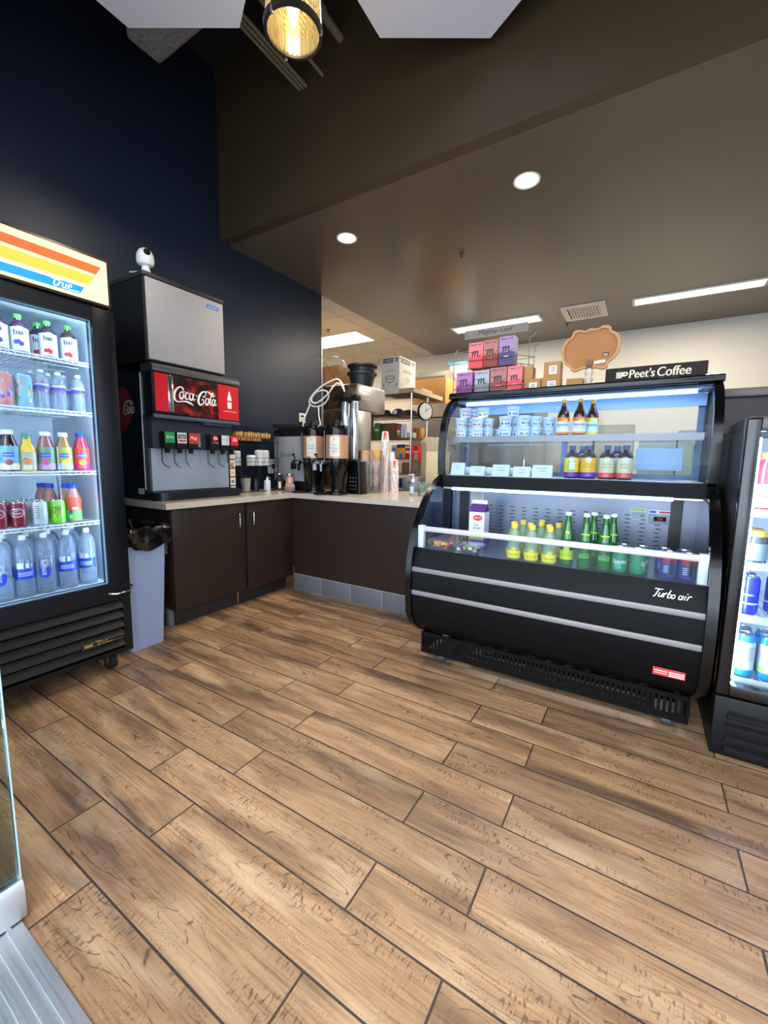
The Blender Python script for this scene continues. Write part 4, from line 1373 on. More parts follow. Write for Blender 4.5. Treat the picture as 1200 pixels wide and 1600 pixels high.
# picture of cola and ice
M_pic = bpy.data.materials.new('cola_picture'); M_pic.use_nodes = True
nt = M_pic.node_tree; p_ = nt.nodes['Principled BSDF']; p_.inputs['Roughness'].default_value = .25
tc = nt.nodes.new('ShaderNodeTexCoord'); mp_ = nt.nodes.new('ShaderNodeMapping'); mp_.inputs['Scale'].default_value = (1, 9, 15)
nz = nt.nodes.new('ShaderNodeTexVoronoi'); nz.inputs['Scale'].default_value = 1.6
n2 = nt.nodes.new('ShaderNodeTexNoise'); n2.inputs['Scale'].default_value = 1.3; n2.inputs['Detail'].default_value = 5
cr = nt.nodes.new('ShaderNodeValToRGB')
cr.color_ramp.elements[0].position = .40; cr.color_ramp.elements[0].color = lin((26, 12, 14)); cr.color_ramp.elements[1].position = .72; cr.color_ramp.elements[1].color = lin((196, 50, 34))
e_ = cr.color_ramp.elements.new(.56); e_.color = lin((92, 16, 16))
nt.links.new(tc.outputs['Object'], mp_.inputs[0]); nt.links.new(mp_.outputs[0], n2.inputs['Vector']); nt.links.new(n2.outputs['Fac'], cr.inputs[0]); nt.links.new(cr.outputs[0], p_.inputs['Base Color'])
b = B(); b.box(-2.8515, -2.8488, 1.790, 2.158, 1.524, 1.785); b.obj('picture_panel', M_pic, t)
b = B(); b.box(-2.8515, -2.8470, 1.752, 1.790, 1.535, 1.790, bev=.001); b.obj('chrome_divider', M_chrome, t)
b = B(); b.stroke(COKE, (-2.8484, 1.780, 1.605), VY, VZ, .0400, shear=.12, n=6, lift=.0006); b.obj('lettering', M_whiteink, t)
# splash back
b = B(); b.box(-2.985, -2.958, 1.672, 2.318, .978, 1.282); b.obj('backsplash', brushed('backsplash_steel', (176, 188, 206), .42, 1, metal=.5), t)
b = B(); b.box(-2.985, -2.93, 1.672, 2.330, 1.285, 1.505); b.obj('valve_bay', mat('valve_bay_grey', (44, 50, 62), .4), t)
# drip tray with rounded front corners
b = B()
tr = [(-2.985, 1.640), (-2.90, 1.640), (-2.862, 1.652), (-2.840, 1.680), (-2.832, 1.72), (-2.832, 2.29), (-2.838, 2.33), (-2.855, 2.350), (-2.985, 2.352)]
b.prism(tr, 2, .9135, .972); b.obj('drip_tray', M_fblk, t)
b = B()
for k in range(26): b.box(-2.955, -2.850, 1.69 + k * .0245, 1.698 + k * .0245, .9725, .9755)
b.obj('tray_grate', M_blackmatte, t)
FACES = [(1.757, 'green', (24, 140, 76), 'Sprite'), (1.850, 'lemon', (196, 214, 216), 'Minute'), (1.942, 'mug', (200, 44, 40), 'Mug'), (2.128, 'zero', (24, 18, 22), 'Coke'), (2.222, 'diet', (206, 210, 222), 'Diet'), (2.310, 'classic', (222, 30, 44), 'Coke')]
for i, (y, nm, rgb, word) in enumerate(FACES):
    b = B(); b.box(-2.93, -2.862, y - .040, y + .040, 1.285, 1.400, bev=.004)
    v = b.obj('valve', M_blackmatte, t); v['label'] = 'black valve with a %s flavour card' % {'green': 'green', 'lemon': 'pale yellow', 'mug': 'red and white', 'zero': 'black', 'diet': 'silver', 'classic': 'bright red'}[nm]
    b = B(); b.box(-2.8618, -2.860, y - .036, y + .036, 1.322, 1.398, 0)
    o_ = (-2.8598, y, 1.362)
    if nm == 'green': b.text(word, o_, VY, VZ, w=.055, m=1, shear=.25)
    elif nm == 'lemon': b.rect((-2.8598, y, 1.370), VY, VZ, .060, .030, 2); b.text('Minute', (-2.8594, y, 1.376), VY, VZ, w=.045, m=1); b.text('Maid', (-2.8594, y, 1.364), VY, VZ, w=.035, m=1); b.rect((-2.8598, y, 1.340), VY, VZ, .060, .014, 3)
    elif nm == 'mug': b.text(word, o_, VY, VZ, h=.030, m=1, shear=.4)
    elif nm == 'zero': b.disc((-2.8598, y, 1.370), VY, VZ, .021, 3); b.stroke(COLA, (-2.8592, y - .018, 1.360), VY, VZ, .0085, m=1, n=3); b.text('zero sugar', (-2.8596, y, 1.336), VY, VZ, w=.050, m=1)
    elif nm == 'diet': b.text('Diet', (-2.8594, y - .018, 1.370), VY, VZ, w=.03, m=3); b.text('Coke', (-2.8594, y + .016, 1.362), VZ, NVY, w=.06, m=3)
    else: b.stroke(COLA, (-2.8594, y - .022, 1.354), VY, VZ, .0105, m=1, n=3)
    b.obj('flavour_card', [lab('card_' + nm, rgb, .4), M_whiteink, lab('card_navy', (20, 40, 80)), lab('card_spot', (222, 40, 50) if nm != 'lemon' else (222, 210, 60))], v)
    b = B(); b.lathe([(0, 1.250), (.016, 1.250), (.018, 1.284), (0, 1.284)], -2.90, y + .0, 0, 12); b.obj('nozzle', M_dark, v)
    b = B(); b.tube([(-2.915, y - .034, 1.284), (-2.915, y - .032, 1.19), (-2.905, y - .022, 1.165), (-2.885, y + .006, 1.145)], .0045, 6); b.obj('lever', mat('lever_blue_grey', (52, 62, 84), .35), v)
b = B(); b.tube([(-2.915, 2.02, 1.27), (-2.91, 2.03, 1.18), (-2.905, 2.035, 1.16), (-2.90, 2.075, 1.158), (-2.90, 2.08, 1.175)], .004, 6); b.tube([(-2.915, 2.04, 1.27), (-2.91, 2.05, 1.18)], .003, 6); b.obj('water_lever', M_clear, t)
b = B(); b.box(-2.93, -2.87, 1.985, 2.005, 1.30, 1.40); b.obj('chrome_divider', M_chrome, t)
# round red emblem on the side and small sticker
b = B(); b.disc((-3.265, 1.6392, 1.565), VX, VZ, .160, 0, .0003, seg=40)
b.stroke(COLA, (-3.235, 1.6388, 1.515), VX, VZ, .036, m=1, lift=.0008, shear=.1); b.obj('side_emblem', [mat('deep_soda_red', (150, 20, 30), .35), M_whiteink], t)
b = B(); b.box(-3.085, -3.015, 1.6385, 1.6398, .955, .995, 0); b.rect((-3.05, 1.6383, .982), VX, VZ, .05, .006, 1, .0002); b.rect((-3.05, 1.6383, .968), VX, VZ, .05, .006, 1, .0002)
b.obj('sticker', [M_paper, lab('sticker_blue', (60, 90, 150))], t)
b = B(); b.box(-2.985, -2.982, 1.632, 1.6395, .99, 1.795); b.obj('edge_trim', M_alu, t)

# ================================================================== OPEN GLASS DOOR LEAF BESIDE THE CAMERA
t = thing('glass_door_leaf', 'open glass door leaf with an aluminium bottom rail at the left edge', 'door', (-1.32, -.1, .01))
b = B(); b.prism([(-1.342, .010), (-1.298, .010), (-1.298, .090), (-1.308, .112), (-1.332, .112), (-1.342, .090)], 1, -.58, .338); b.obj('bottom_rail', M_alu, t)
b = B(); b.box(-1.342, -1.298, -.58, .338, 2.36, 2.46, bev=.004); b.obj('top_rail', M_alu, t)
b = B(); b.box(-1.326, -1.314, -.58, .334, .1125, 2.359); b.obj('glass_pane', glassy('door_sheet_glass', (226, 238, 234), 0, rough=0.0, fres=1.5), t)
b = B(); b.box(-1.327, -1.313, .3345, .338, .1125, 2.359); b.obj('glass_edge', mat('polished_glass_edge', (176, 200, 214), .15), t)
b = B(); b.cyl((-1.32, -.55, -.029), (-1.32, -.55, .0095), .015, 10); b.obj('pivot', M_steel, t)

# ================================================================== COUNTER ITEMS, LEFT CORNER
CT = .9127
# syrup ad strip beside the fountain
b = B(); b.box(-3.02, -3.012, 2.372, 2.430, CT, 1.250, 0)
for k, m_ in enumerate((1, 2, 1, 3)):
    b.rect((-3.0115, 2.401, .95 + k * .075), VY, VZ, .052, .050, 0, .0002)
    b.rect((-3.0115, 2.401, .985 + k * .075), VY, VZ, .054, .012, 4, .0004)
    b.disc((-3.0115, 2.401, .945 + k * .075), VY, VZ, .018, 1 + k % 3, .0006, ry=.013)
b.box(-3.05, -2.98, 2.37, 2.432, CT, CT + .006)
tag(b.obj('menu_strip', [M_paper, OR_, TE_, Yl_, lab('strip_red', (176, 30, 36))]), 'tall narrow card with red bands and drink pictures beside the soda fountain', 'sign')
# wire condiment rack
t = thing('wire_rack', 'black two-tier wire rack with baskets against the blue wall', 'rack', (-3.2, 2.73, CT))
x0, x1, y0, y1 = -3.33, -3.06, 2.50, 2.97
b = B()
for x, y in ((x0, y0), (x0, y1), (x1 + .02, y0 + .02), (x1 + .02, y1 - .01)):
    b.tube([(x, y, CT + .003), (x, y, 1.40 if x > x0 else 1.53)], .004, 6)
b.tube([(x0, y0, 1.53), (x0, y1, 1.53)], .004, 6); b.tube([(x0, y0, CT + .004), (x0, y1, CT + .004)], .004, 6)
b.tube([(x0, y0, CT + .004), (x1 + .02, y0 + .02, CT + .004), (x1 + .02, y1 - .01, CT + .004), (x0, y1, CT + .004)], .004, 6)
b.obj('rack_frame', M_blackmatte, t)
for zb, zt in ((1.375, 1.455), (1.150, 1.225)):
    b = B()
    for z in (zb, (zb + zt) / 2, zt): b.tube([(x0 + .01, y0, z), (x1 + .02, y0, z), (x1 + .03, y1, z), (x0 + .01, y1, z)], .0022, 5, closed=True)
    for k in range(12):
        y = y0 + (y1 - y0) * k / 11
        b.tube([(x0 + .01, y, zt + (.06 if zb > 1.3 else .02)), (x0 + .01, y, zb), (x1 + .025, y, zb), (x1 + .025, y, zt)], .0018, 4)
    b.obj('basket', M_blackmatte, t)
rr = random.Random(11)
for k in range(26):
    f = k % 13; x = -3.27 + .014 * (k // 13) * 9 + rr.uniform(-.01, .01); y = y0 + .035 + f * .033
    z = 1.381 + (.030 if k > 12 else 0.0)
    b = B(); b.box(x - .035, x + .035, y - .011, y + .011, z, z + .055 - .006 * (k % 3), 0, bev=.003)
    tag(b.obj('sugar_packet', mat('raw_sugar_packet', (206, 160, 100), .8)), 'tan sugar packet stacked in the upper wire basket', 'packet', 'tan packets in the upper basket')
GRL = 'white cup lids stacked in the lower basket'


def make_lid():
    t = thing('cup_cover', '', 'cup lid')
    bb = B(); bb.lathe([(.044, 0), (.046, .004), (.044, .008), (.040, .010), (.038, .020), (.030, .022), (.030, .019), (0, .019)], seg=20); bb.obj('lid', M_white, t)
    return t


for si, (y, x, n, sn) in enumerate(((2.575, -3.17, 10, 'left'), (2.685, -3.10, 7, 'middle'), (2.80, -3.12, 11, 'right'), (2.895, -3.15, 11, 'far right'))):
    for k in range(n):
        place('lid', make_lid, (x, y, 1.154 + k * .0125), k * .3, 'white cup lid in the %s stack of the lower wire basket' % sn, GRL)
t = thing('stirrer_cup', 'grey square holder full of stir sticks beside the soda fountain', 'holder', (-3.13, 2.64, CT))
b = B(); frus(b, -3.158, -3.105, 2.613, 2.667, CT, -3.166, -3.097, 2.605, 2.675, CT + .125, r=.005, cap1=False); b.obj('holder', mat('grey_holder', (150, 150, 148), .5), t)
b = B()
for k in range(14):
    x, y = -3.131 + rr.uniform(-.022, .022), 2.64 + rr.uniform(-.022, .022)
    b.cyl((x, y, CT + .01), (x + rr.uniform(-.008, .008), y + rr.uniform(-.008, .008), CT + rr.uniform(.135, .165)), .002, 5)
b.obj('stir_sticks', mat('stirrer_brown', (96, 50, 34), .6), t)
b = B(); b.lathe([(0, 0), (.030, 0), (.032, .012), (.030, .024), (.032, .036), (.032, .075), (.030, .085), (.033, .09), (.033, .112), (0, .114)], -3.145, 2.77, CT, 20)
tag(b.obj('canister', mat('navy_canister', (24, 30, 48), .35)), 'small dark ribbed canister left of the sugar shaker', 'canister')
b = B(); b.lathe([(0, 0), (.034, 0), (.036, .01), (.036, .12), (.032, .135), (0, .135)], -3.19, 2.70, CT, 20)
tag(b.obj('canister', M_blackmatte), 'black canister behind the stir stick holder', 'canister')
t = thing('sugar_shaker', 'glass sugar shaker with a metal top on the corner of the counter', 'shaker', (-3.056, 2.835, CT))
b = B(); b.lathe([(0, 0), (.030, 0), (.032, .006), (.031, .098), (.029, .104)], -3.056, 2.835, CT, 20); b.lathe([(0, .100), (.029, .100)], -3.056, 2.835, CT, 20)
b.obj('jar', mat('sugar_jar', (216, 222, 226), .2, coat=.6), t)
b = B(); b.lathe([(.031, .104), (.031, .118), (.024, .130), (.012, .134), (.008, .142), (0, .143)], -3.056, 2.835, CT, 20); b.obj('lid', M_chrome, t)
# wall outlet with plug and cord, notice on the wall
t = thing('wall_outlet', 'white wall outlet with a black plug, left of the brewer', 'outlet', (-3.345, 3.17, 1.15))
b = B(); b.box(-3.3495, -3.344, 3.115, 3.225, 1.065, 1.215, bev=.002); b.obj('plate', M_white, t)
b = B(); b.box(-3.3435, -3.315, 3.165, 3.205, 1.115, 1.165, bev=.006); b.tube([(-3.316, 3.185, 1.12), (-3.305, 3.15, 1.05), (-3.31, 3.05, .98), (-3.30, 3.0, .925), (-3.28, 3.08, .918)], .004, 6, smooth_n=4); b.obj('plug', M_blackmatte, t)
b = B(); b.box(-3.3495, -3.347, 3.60, 3.70, 1.60, 1.74, 0); b.rect((-3.3468, 3.65, 1.705), VY, VZ, .05, .02, 1, .0002); b.text('C', (-3.3466, 3.65, 1.650), VY, VZ, h=.035, m=1)
tag(b.obj('wall_notice', [M_paper, M_ink]), 'white notice on the blue wall above the silver machine', 'sign')
# silver front machine
t = thing('coffee_machine', 'black machine with a plain grey front panel in the counter corner', 'coffee machine', (-3.0, 3.25, CT))
b = B(); b.box(-3.215, -2.785, 3.080, 3.46, CT, 1.512, bev=.004); b.obj('body', M_blackmatte, t)
b = B(); b.box(-3.195, -2.800, 3.066, 3.079, 1.005, 1.440, 0, bev=.002)
b.text('SERIES', (-2.985, 3.0658, 1.255), VX, VZ, w=.115, shear=.3, m=1)
for q in ([-.011, .020], [-.011, -.020]): b.rect((-3.075 + q[0] * .3, 3.0658, 1.255 + q[1]), VX, VZ, .040, .005, 1, .0004)
b.rect((-3.096, 3.0658, 1.255), VX, VZ, .005, .042, 1, .0004); b.rect((-3.070, 3.0658, 1.255), VX, VZ, .026, .005, 1, .0004)
b.obj('front_panel', [mat('gunmetal_panel', (158, 158, 166), .55), M_ink], t)
b = B(); b.box(-3.205, -2.785, 3.055, 3.46, 1.530, 1.565, bev=.004); b.box(-3.17, -2.82, 3.10, 3.44, 1.5125, 1.530); b.box(-2.845, -2.79, 3.05, 3.054, 1.535, 1.575)
b.obj('lid', mat('lid_dark_steel', (76, 74, 76), .3, .6), t)
b = B(); b.box(-3.15, -2.83, 3.05, 3.075, CT, .935); b.obj('foot', M_black, t)


def jar_syrup(x, y, lb, mm, tagx):
    t = thing('syrup_bottle', lb, 'bottle', (x, y, CT))
    b = B(); b.lathe([(0, 0), (.038, 0), (.040, .006), (.040, .100), (.034, .125), (.022, .138), (.022, .150)], x, y, CT, 20); b.obj('glass_body', mm, t)
    b = B(); b.lathe([(.0, .150), (.024, .150), (.036, .156), (.036, .164), (.012, .168), (0, .168)], x, y, CT, 20); b.obj('pump_top', M_chrome, t)
    b = B(); b.cpatch(.0405, CT + .02, CT + .085, FA + tagx, FA + tagx + .6, 0, 4, x, y); b.obj('label', M_paper, t)


jar_syrup(-3.045, 2.985, 'clear squat bottle with a metal pump top in front of the grey machine', glassy('smoky_glass', (150, 150, 150), .3, (90, 80, 74), .05), .5)
jar_syrup(-2.915, 2.990, 'squat bottle of pale pink syrup with a metal pump top', mat('pink_syrup', (206, 160, 140), .2, coat=.6), -1.6)
t = thing('packet_holder', 'small holder of pink and yellow sweetener packets', 'packet holder', (-2.85, 2.93, CT))
b = B(); frus(b, -2.905, -2.815, 2.905, 2.955, CT, -2.91, -2.81, 2.90, 2.96, CT + .045, r=.006, cap1=False); b.obj('holder', M_clear, t)
b = B()
for k in range(9):
    x = -2.895 + k * .0095
    b.box(x, x + .006, 2.91, 2.952, CT + .004, CT + .065 + .006 * (k % 2), k % 3)
b.obj('packets', [PK_, lab('packet_yellow', (240, 224, 130)), lab('packet_lilac', (236, 208, 226))], t)


# airpots
def airpot(x, y, lb, words):
    t = thing('coffee_server', lb, 'coffee dispenser', (x, y, CT), 'gravity coffee servers on the counter')
    b = B(); b.lathe([(0, 0), (.120, 0), (.125, .008), (.122, .020), (.070, .026), (.066, .034), (.070, .05), (.085, .14), (.104, .20), (.118, .215), (.120, .300), (.121, .318)], x, y, CT, 32, sx=.83, sy=.83)
    b.obj('base', M_blackgloss, t)
    b = B(); b.lathe([(.119, .318), (.119, .520)], x, y, CT, 32, sx=.83, sy=.83); b.obj('amber_wall', mat('bronze_shell', (206, 152, 118), .35, .3), t)
    b = B(); b.lathe([(.121, .520), (.123, .530), (.123, .585), (.112, .605), (.06, .615), (0, .615)], x, y, CT, 32, sx=.83, sy=.83); b.obj('rim_band', M_blackgloss, t)
    b = B(); b.lathe([(0, .615), (.052, .615), (.054, .632), (.048, .640), (.030, .642), (.030, .655), (0, .656)], x, y, CT, 20, sx=.85, sy=.85); b.obj('lid_knob', M_blackmatte, t)
    b = B(); b.cpatch(.0996, CT + .335, CT + .505, FA - .45 + .45, FA + .45 + .45, 0, 8, x, y)
    for i_, w_ in enumerate(words): b.ctext(w_, .1003, CT + .43 - i_ * .024, h=.011, ang=FA + .45, m=1, cx=x, cy=y)
    b.ctext('P', .1003, CT + .480, h=.018, ang=FA + .45, m=1, cx=x, cy=y)
    b.cpatch(.1001, CT + .365, CT + .3665, FA + .2, FA + .7, 1, 4, x, y); b.obj('label', [M_paper, M_ink], t)
    b = B(); b.cyl((x - .088, y - .066, CT + .29), (x - .088, y - .066, CT + .555), .009, 10); b.obj('sight_gauge', mat('gauge_tube', (40, 30, 34), .1, coat=.8), t)
    b = B(); b.box(x - .135, x - .03, y - .175, y - .08, CT + .268, CT + .300, bev=.004); b.box(x - .125, x - .085, y - .178, y - .145, CT + .215, CT + .268); 
    b.prism([(x - .05, CT + .205), (x - .035, CT + .205), (x - .03, CT + .268), (x - .055, CT + .268)], 1, y - .17, y - .15)
    b.obj('faucet', M_chrome, t)
    b = B(); b.tube([(x - .105, y - .15, CT + .30), (x - .10, y - .15, CT + .325), (x - .112, y - .155, CT + .345)], .006, 8); b.lathe([(0, .340), (.016, .343), (.018, .352), (.008, .358), (0, .359)], x - .112, y - .155, CT, 14); b.obj('faucet_handle', M_blackgloss, t)
    b = B(); b.lathe([(0, .0), (.062, .0), (.070, .008), (.070, .014), (.060, .012), (0, .010)], x - .075, y - .125, CT, 24); b.obj('drip_tray', M_black, t)
    b = B(); b.tube([(x + .03, y - .02, CT + .625), (x + .05, y - .04, CT + .645), (x + .09, y - .05, CT + .632), (x + .10, y - .055, CT + .600)], .004, 6, smooth_n=4); b.obj('bail_handle', M_chrome, t)


airpot(-2.625, 3.015, 'bronze and black coffee server on the left, beside the grey machine', ['HOUSE', 'BLEND'])
airpot(-2.315, 2.965, 'bronze and black coffee server on the right, in front of the steel brewer', ['MAJOR', 'DICKASONS', 'BLEND'])
# tall dark canister behind
b = B(); b.lathe([(0, 0), (.075, 0), (.078, .01), (.078, .60), (.060, .64), (.052, .66), (.056, .67), (.052, .70), (.056, .71), (.052, .74), (.050, .76), (0, .765)], -2.87, 3.545, CT, 24)
tag(b.obj('thermal_canister', mat('charcoal_ribbed', (42, 40, 42), .5)), 'tall charcoal canister with a ribbed top behind the coffee servers', 'canister')

# ------------------------------------------------ steel brewer with hose and water filters
t = thing('coffee_brewer', 'tall stainless coffee brewer seen from behind, overhanging the counter', 'coffee brewer', (-2.46, 3.35, CT))
b = B(); b.box(-2.668, -2.262, 3.205, 3.435, CT, 1.676, bev=.006)
b.box(-2.668, -2.262, 3.205, 3.685, 1.679, 1.916, bev=.010); b.obj('body', M_steelv, t)
b = B(); b.box(-2.655, -2.268, 3.192, 3.2045, 1.695, 1.905, bev=.003); b.box(-2.655, -2.268, 3.196, 3.2045, .93, 1.672, bev=.003)
b.obj('back_panel', mat('dark_steel_back', (112, 88, 72), .22, .9), t)
b = B()
for i in range(4):
    for j in range(3):
        b.box(-2.2618, -2.259, 3.285 + i * .032, 3.303 + i * .032, 1.785 + j * .034, 1.793 + j * .034)
b.obj('vent_slots', [mat('slot_shine', (226, 220, 200), .3, .5)], t)
b = B(); b.box(-2.55, -2.35, 3.50, 3.62, 1.44, 1.678, bev=.01); b.obj('brew_funnel', M_black, t)
b = B(); b.box(-2.66, -2.27, 3.436, 3.69, CT, .955, bev=.004); b.obj('base', M_black, t)
t = thing('water_filter', 'pair of shiny filter cylinders on the back of the steel brewer', 'water filter', (-2.28, 3.13, 1.2))
for x, r in ((-2.345, .040), (-2.247, .034)):
    b = B(); b.lathe([(0, 1.215), (r * .8, 1.218), (r, 1.235), (r, 1.730), (r * .8, 1.745), (0, 1.748)], x, 3.135, 0, 20); b.obj('cylinder', mat('blue_chrome', (214, 224, 238), .22, .9), t)
b = B(); b.box(-2.39, -2.26, 3.10, 3.19, 1.749, 1.775); b.cyl((-2.35, 3.12, 1.775), (-2.35, 3.12, 1.83), .012, 10); b.box(-2.26, -2.215, 3.12, 3.19, 1.755, 1.80, bev=.003); b.box(-2.42, -2.37, 3.11, 3.17, 1.77, 1.79)
b.obj('bracket', M_black, t)
b = B()
hp_ = [(-2.350, 3.12, 1.832), (-2.362, 3.12, 1.875), (-2.385, 3.115, 1.920), (-2.43, 3.11, 1.948), (-2.52, 3.10, 1.925), (-2.62, 3.09, 1.88), (-2.71, 3.085, 1.81), (-2.735, 3.08, 1.762), (-2.72, 3.085, 1.730), (-2.66, 3.09, 1.712),
       (-2.58, 3.10, 1.730), (-2.53, 3.10, 1.772), (-2.515, 3.10, 1.815), (-2.545, 3.095, 1.850), (-2.60, 3.09, 1.856), (-2.66, 3.085, 1.84), (-2.70, 3.08, 1.80), (-2.70, 3.075, 1.76), (-2.65, 3.07, 1.742), (-2.58, 3.07, 1.765),
       (-2.50, 3.075, 1.82), (-2.45, 3.08, 1.875), (-2.41, 3.09, 1.905), (-2.375, 3.10, 1.895), (-2.352, 3.11, 1.85)]
b.tube(hp_, .0075, 8, smooth_n=5); b.tube([(-2.725, 3.085, 1.745), (-2.745, 3.05, 1.65), (-2.765, 3.03, 1.575), (-2.77, 3.03, 1.5285)], .0065, 8, smooth_n=4)
b.tube([(-2.63, 3.09, 1.715), (-2.60, 3.06, 1.62), (-2.575, 3.05, 1.55), (-2.585, 3.045, 1.530)], .0065, 8, smooth_n=4)
tag(b.obj('water_hose', mat('white_hose', (232, 222, 212), .45)), 'looping white water hose above the coffee servers', 'hose')
t = thing('coffee_grinder', 'low black appliance under the filter cylinders', 'coffee grinder', (-2.21, 3.13, CT))
b = B(); frus(b, -2.29, -2.13, 3.06, 3.185, CT, -2.27, -2.15, 3.07, 3.185, 1.205, r=.01); b.obj('body', M_blackgloss, t)
b = B()
for i in range(3):
    for j in range(4): b.disc((-2.235 + i * .028, 3.0655, .955 + j * .035), VX, VZ, .007, 0, .004)
b.obj('buttons', mat('grey_button', (100, 92, 84), .4), t)
# stacked black brew baskets on the brewer
GRB = 'black round tubs stacked on the brewer'


def make_tub():
    t = thing('round_tub', '', 'tub')
    bb = B(); bb.lathe([(0, 0), (.095, 0), (.128, .118), (.148, .130), (.150, .146), (.144, .146), (.128, .132), (.124, .126), (.092, .006), (0, .006)], seg=32); bb.obj('tub', mat('tub_black', (24, 25, 28), .4), t)
    return t


place('tub', make_tub, (-2.42, 3.50, 1.917), 0, 'black round tub on the steel brewer, the lower of two', GRB)
place('tub', make_tub, (-2.415, 3.50, 1.990), .4, 'black round tub on the steel brewer, nested on top', GRB)
b = B(); b.tube([(-3.34, 3.95, 2.46), (-2.90, 3.66, 2.10), (-2.60, 3.40, 1.916)], .0022, 5)
tag(b.obj('power_cord', M_blackrub), 'thin dark cord running from the wall end down to the brewer', 'cord')

# ------------------------------------------------ cups
def cupmaker(name, R0, R1, H, m_, extra=None, rim=None):
    def mk():
        t = thing(name, '', 'cup')
        bb = B(); bb.lathe([(0, .003), (R0 * .96, .003), (R0, 0), (R1, H), (R1 + .0022, H - .001), (R1 + .002, H + .003), (R1 - .001, H + .003), (R0 - .001, .006)], seg=20)
        if extra: extra(bb)
        bb.obj('cup_body', m_, t)
        return t
    return mk


def redbits(bb):
    for k in range(5):
        a = k * 2 * PI / 5 + .2
        bb.cpatch(.0404, .074, .079, a, a + .45, 1, 3)


def redband(bb):
    n = 6
    for k in range(n):
        z0, z1 = .018 + k * .010, .018 + (k + 1) * .010
        r0 = .029 + (.041 - .029) * z0 / .085; r1 = .029 + (.041 - .029) * z1 / .085
        w = .55
        A = [(bb.bm.verts.new(((r0 + .0006) * math.cos(FA + .45 + w * s_), (r0 + .0006) * math.sin(FA + .45 + w * s_), z0)), bb.bm.verts.new(((r1 + .0006) * math.cos(FA + .45 + w * s_), (r1 + .0006) * math.sin(FA + .45 + w * s_), z1))) for s_ in (-1, -.5, 0, .5, 1)]
        for i in range(4): bb.face((A[i][0], A[i + 1][0], A[i + 1][1], A[i][1]), 1, True)
    bb.ctext('Coke', .0385, .050, h=.012, m=0, ang=FA + .45, shear=.2)


M_cupw = mat('white_paper_cup', (236, 232, 230), .5)
mk_cup = cupmaker('paper_cup', .041, .029, .085, [M_cupw, R_], None)


def make_papercup():     # inverted, nested: wide rim at the bottom
    t = thing('paper_cup', '', 'cup')
    bb = B(); bb.lathe([(.0425, 0), (.0435, .002), (.0425, .005), (.041, .006), (.030, .098), (.029, .100), (.028, .0985), (0, .0985)], seg=20)
    for k in range(6):
        a = k * PI / 3 + .2
        bb.cpatch(.0417, .0072, .0120, a, a + .4, 1, 2)
    bb.obj('cup_body', [M_cupw, R_], t)
    return t


def make_topcup():
    t = thing('paper_cup', '', 'cup')
    bb = B(); bb.lathe([(.0425, 0), (.0435, .002), (.0425, .005), (.041, .006), (.030, .098), (.029, .100), (.028, .0985), (0, .0985)], seg=20)
    for k in range(8):
        z0, z1 = .012 + k * .010, .022 + k * .010
        r0, r1 = .0415 - .0115 * (z0 / .1), .0415 - .0115 * (z1 / .1)
        w = .50
        A = [(bb.bm.verts.new((r0 * math.cos(FA + .55 + w * s_), r0 * math.sin(FA + .55 + w * s_), z0)), bb.bm.verts.new((r1 * math.cos(FA + .55 + w * s_), r1 * math.sin(FA + .55 + w * s_), z1))) for s_ in (-1, -.5, 0, .5, 1)]
        for i in range(4): bb.face((A[i][0], A[i + 1][0], A[i + 1][1], A[i][1]), 1, True)
    bb.obj('cup_body', [M_cupw, R_], t)
    return t


GC1, GC2, GC3 = 'white and red paper cups in the tall stack', 'white paper cups in the stack behind the tall one', 'white and red paper cups in the short stack'
n = 25
for k in range(n):
    place('pc', make_papercup, (-2.172, 3.548, CT + k * .0195), k * 1.1, 'white paper cup with red flecks nested in the tallest stack', GC1)
place('pct', make_topcup, (-2.172, 3.548, CT + n * .0195), 0, 'paper cup with a broad red panel on top of the tallest stack')
for k in range(16): place('pc', make_papercup, (-2.158, 3.648, CT + k * .0195), k * .7, 'white paper cup nested in the slimmer stack just right of and behind the tallest', GC2)
for k in range(11): place('pc', make_papercup, (-2.080, 3.585, CT + k * .0195), k * .9, 'white paper cup with red flecks nested in the short stack', GC3)
place('pct', make_topcup, (-2.080, 3.585, CT + 11 * .0195), 0, 'paper cup with a broad red panel on top of the short stack')
M_clearcup = glassy('clear_cup_plastic', (254, 251, 250), .04, (248, 224, 216), .06, 1.45, .5)


def make_clearcup():
    t = thing('plastic_cup', '', 'cup')
    bb = B(); bb.lathe([(0, .003), (.030, .003), (.031, 0), (.044, .100, 1), (.0470, .101, 1), (.0470, .105, 1), (.043, .105)], seg=20); bb.obj('cup_body', [M_clearcup, glassy('cup_rim_plastic', (255, 250, 248), .45, (250, 232, 226), .1, 1.45)], t)
    return t


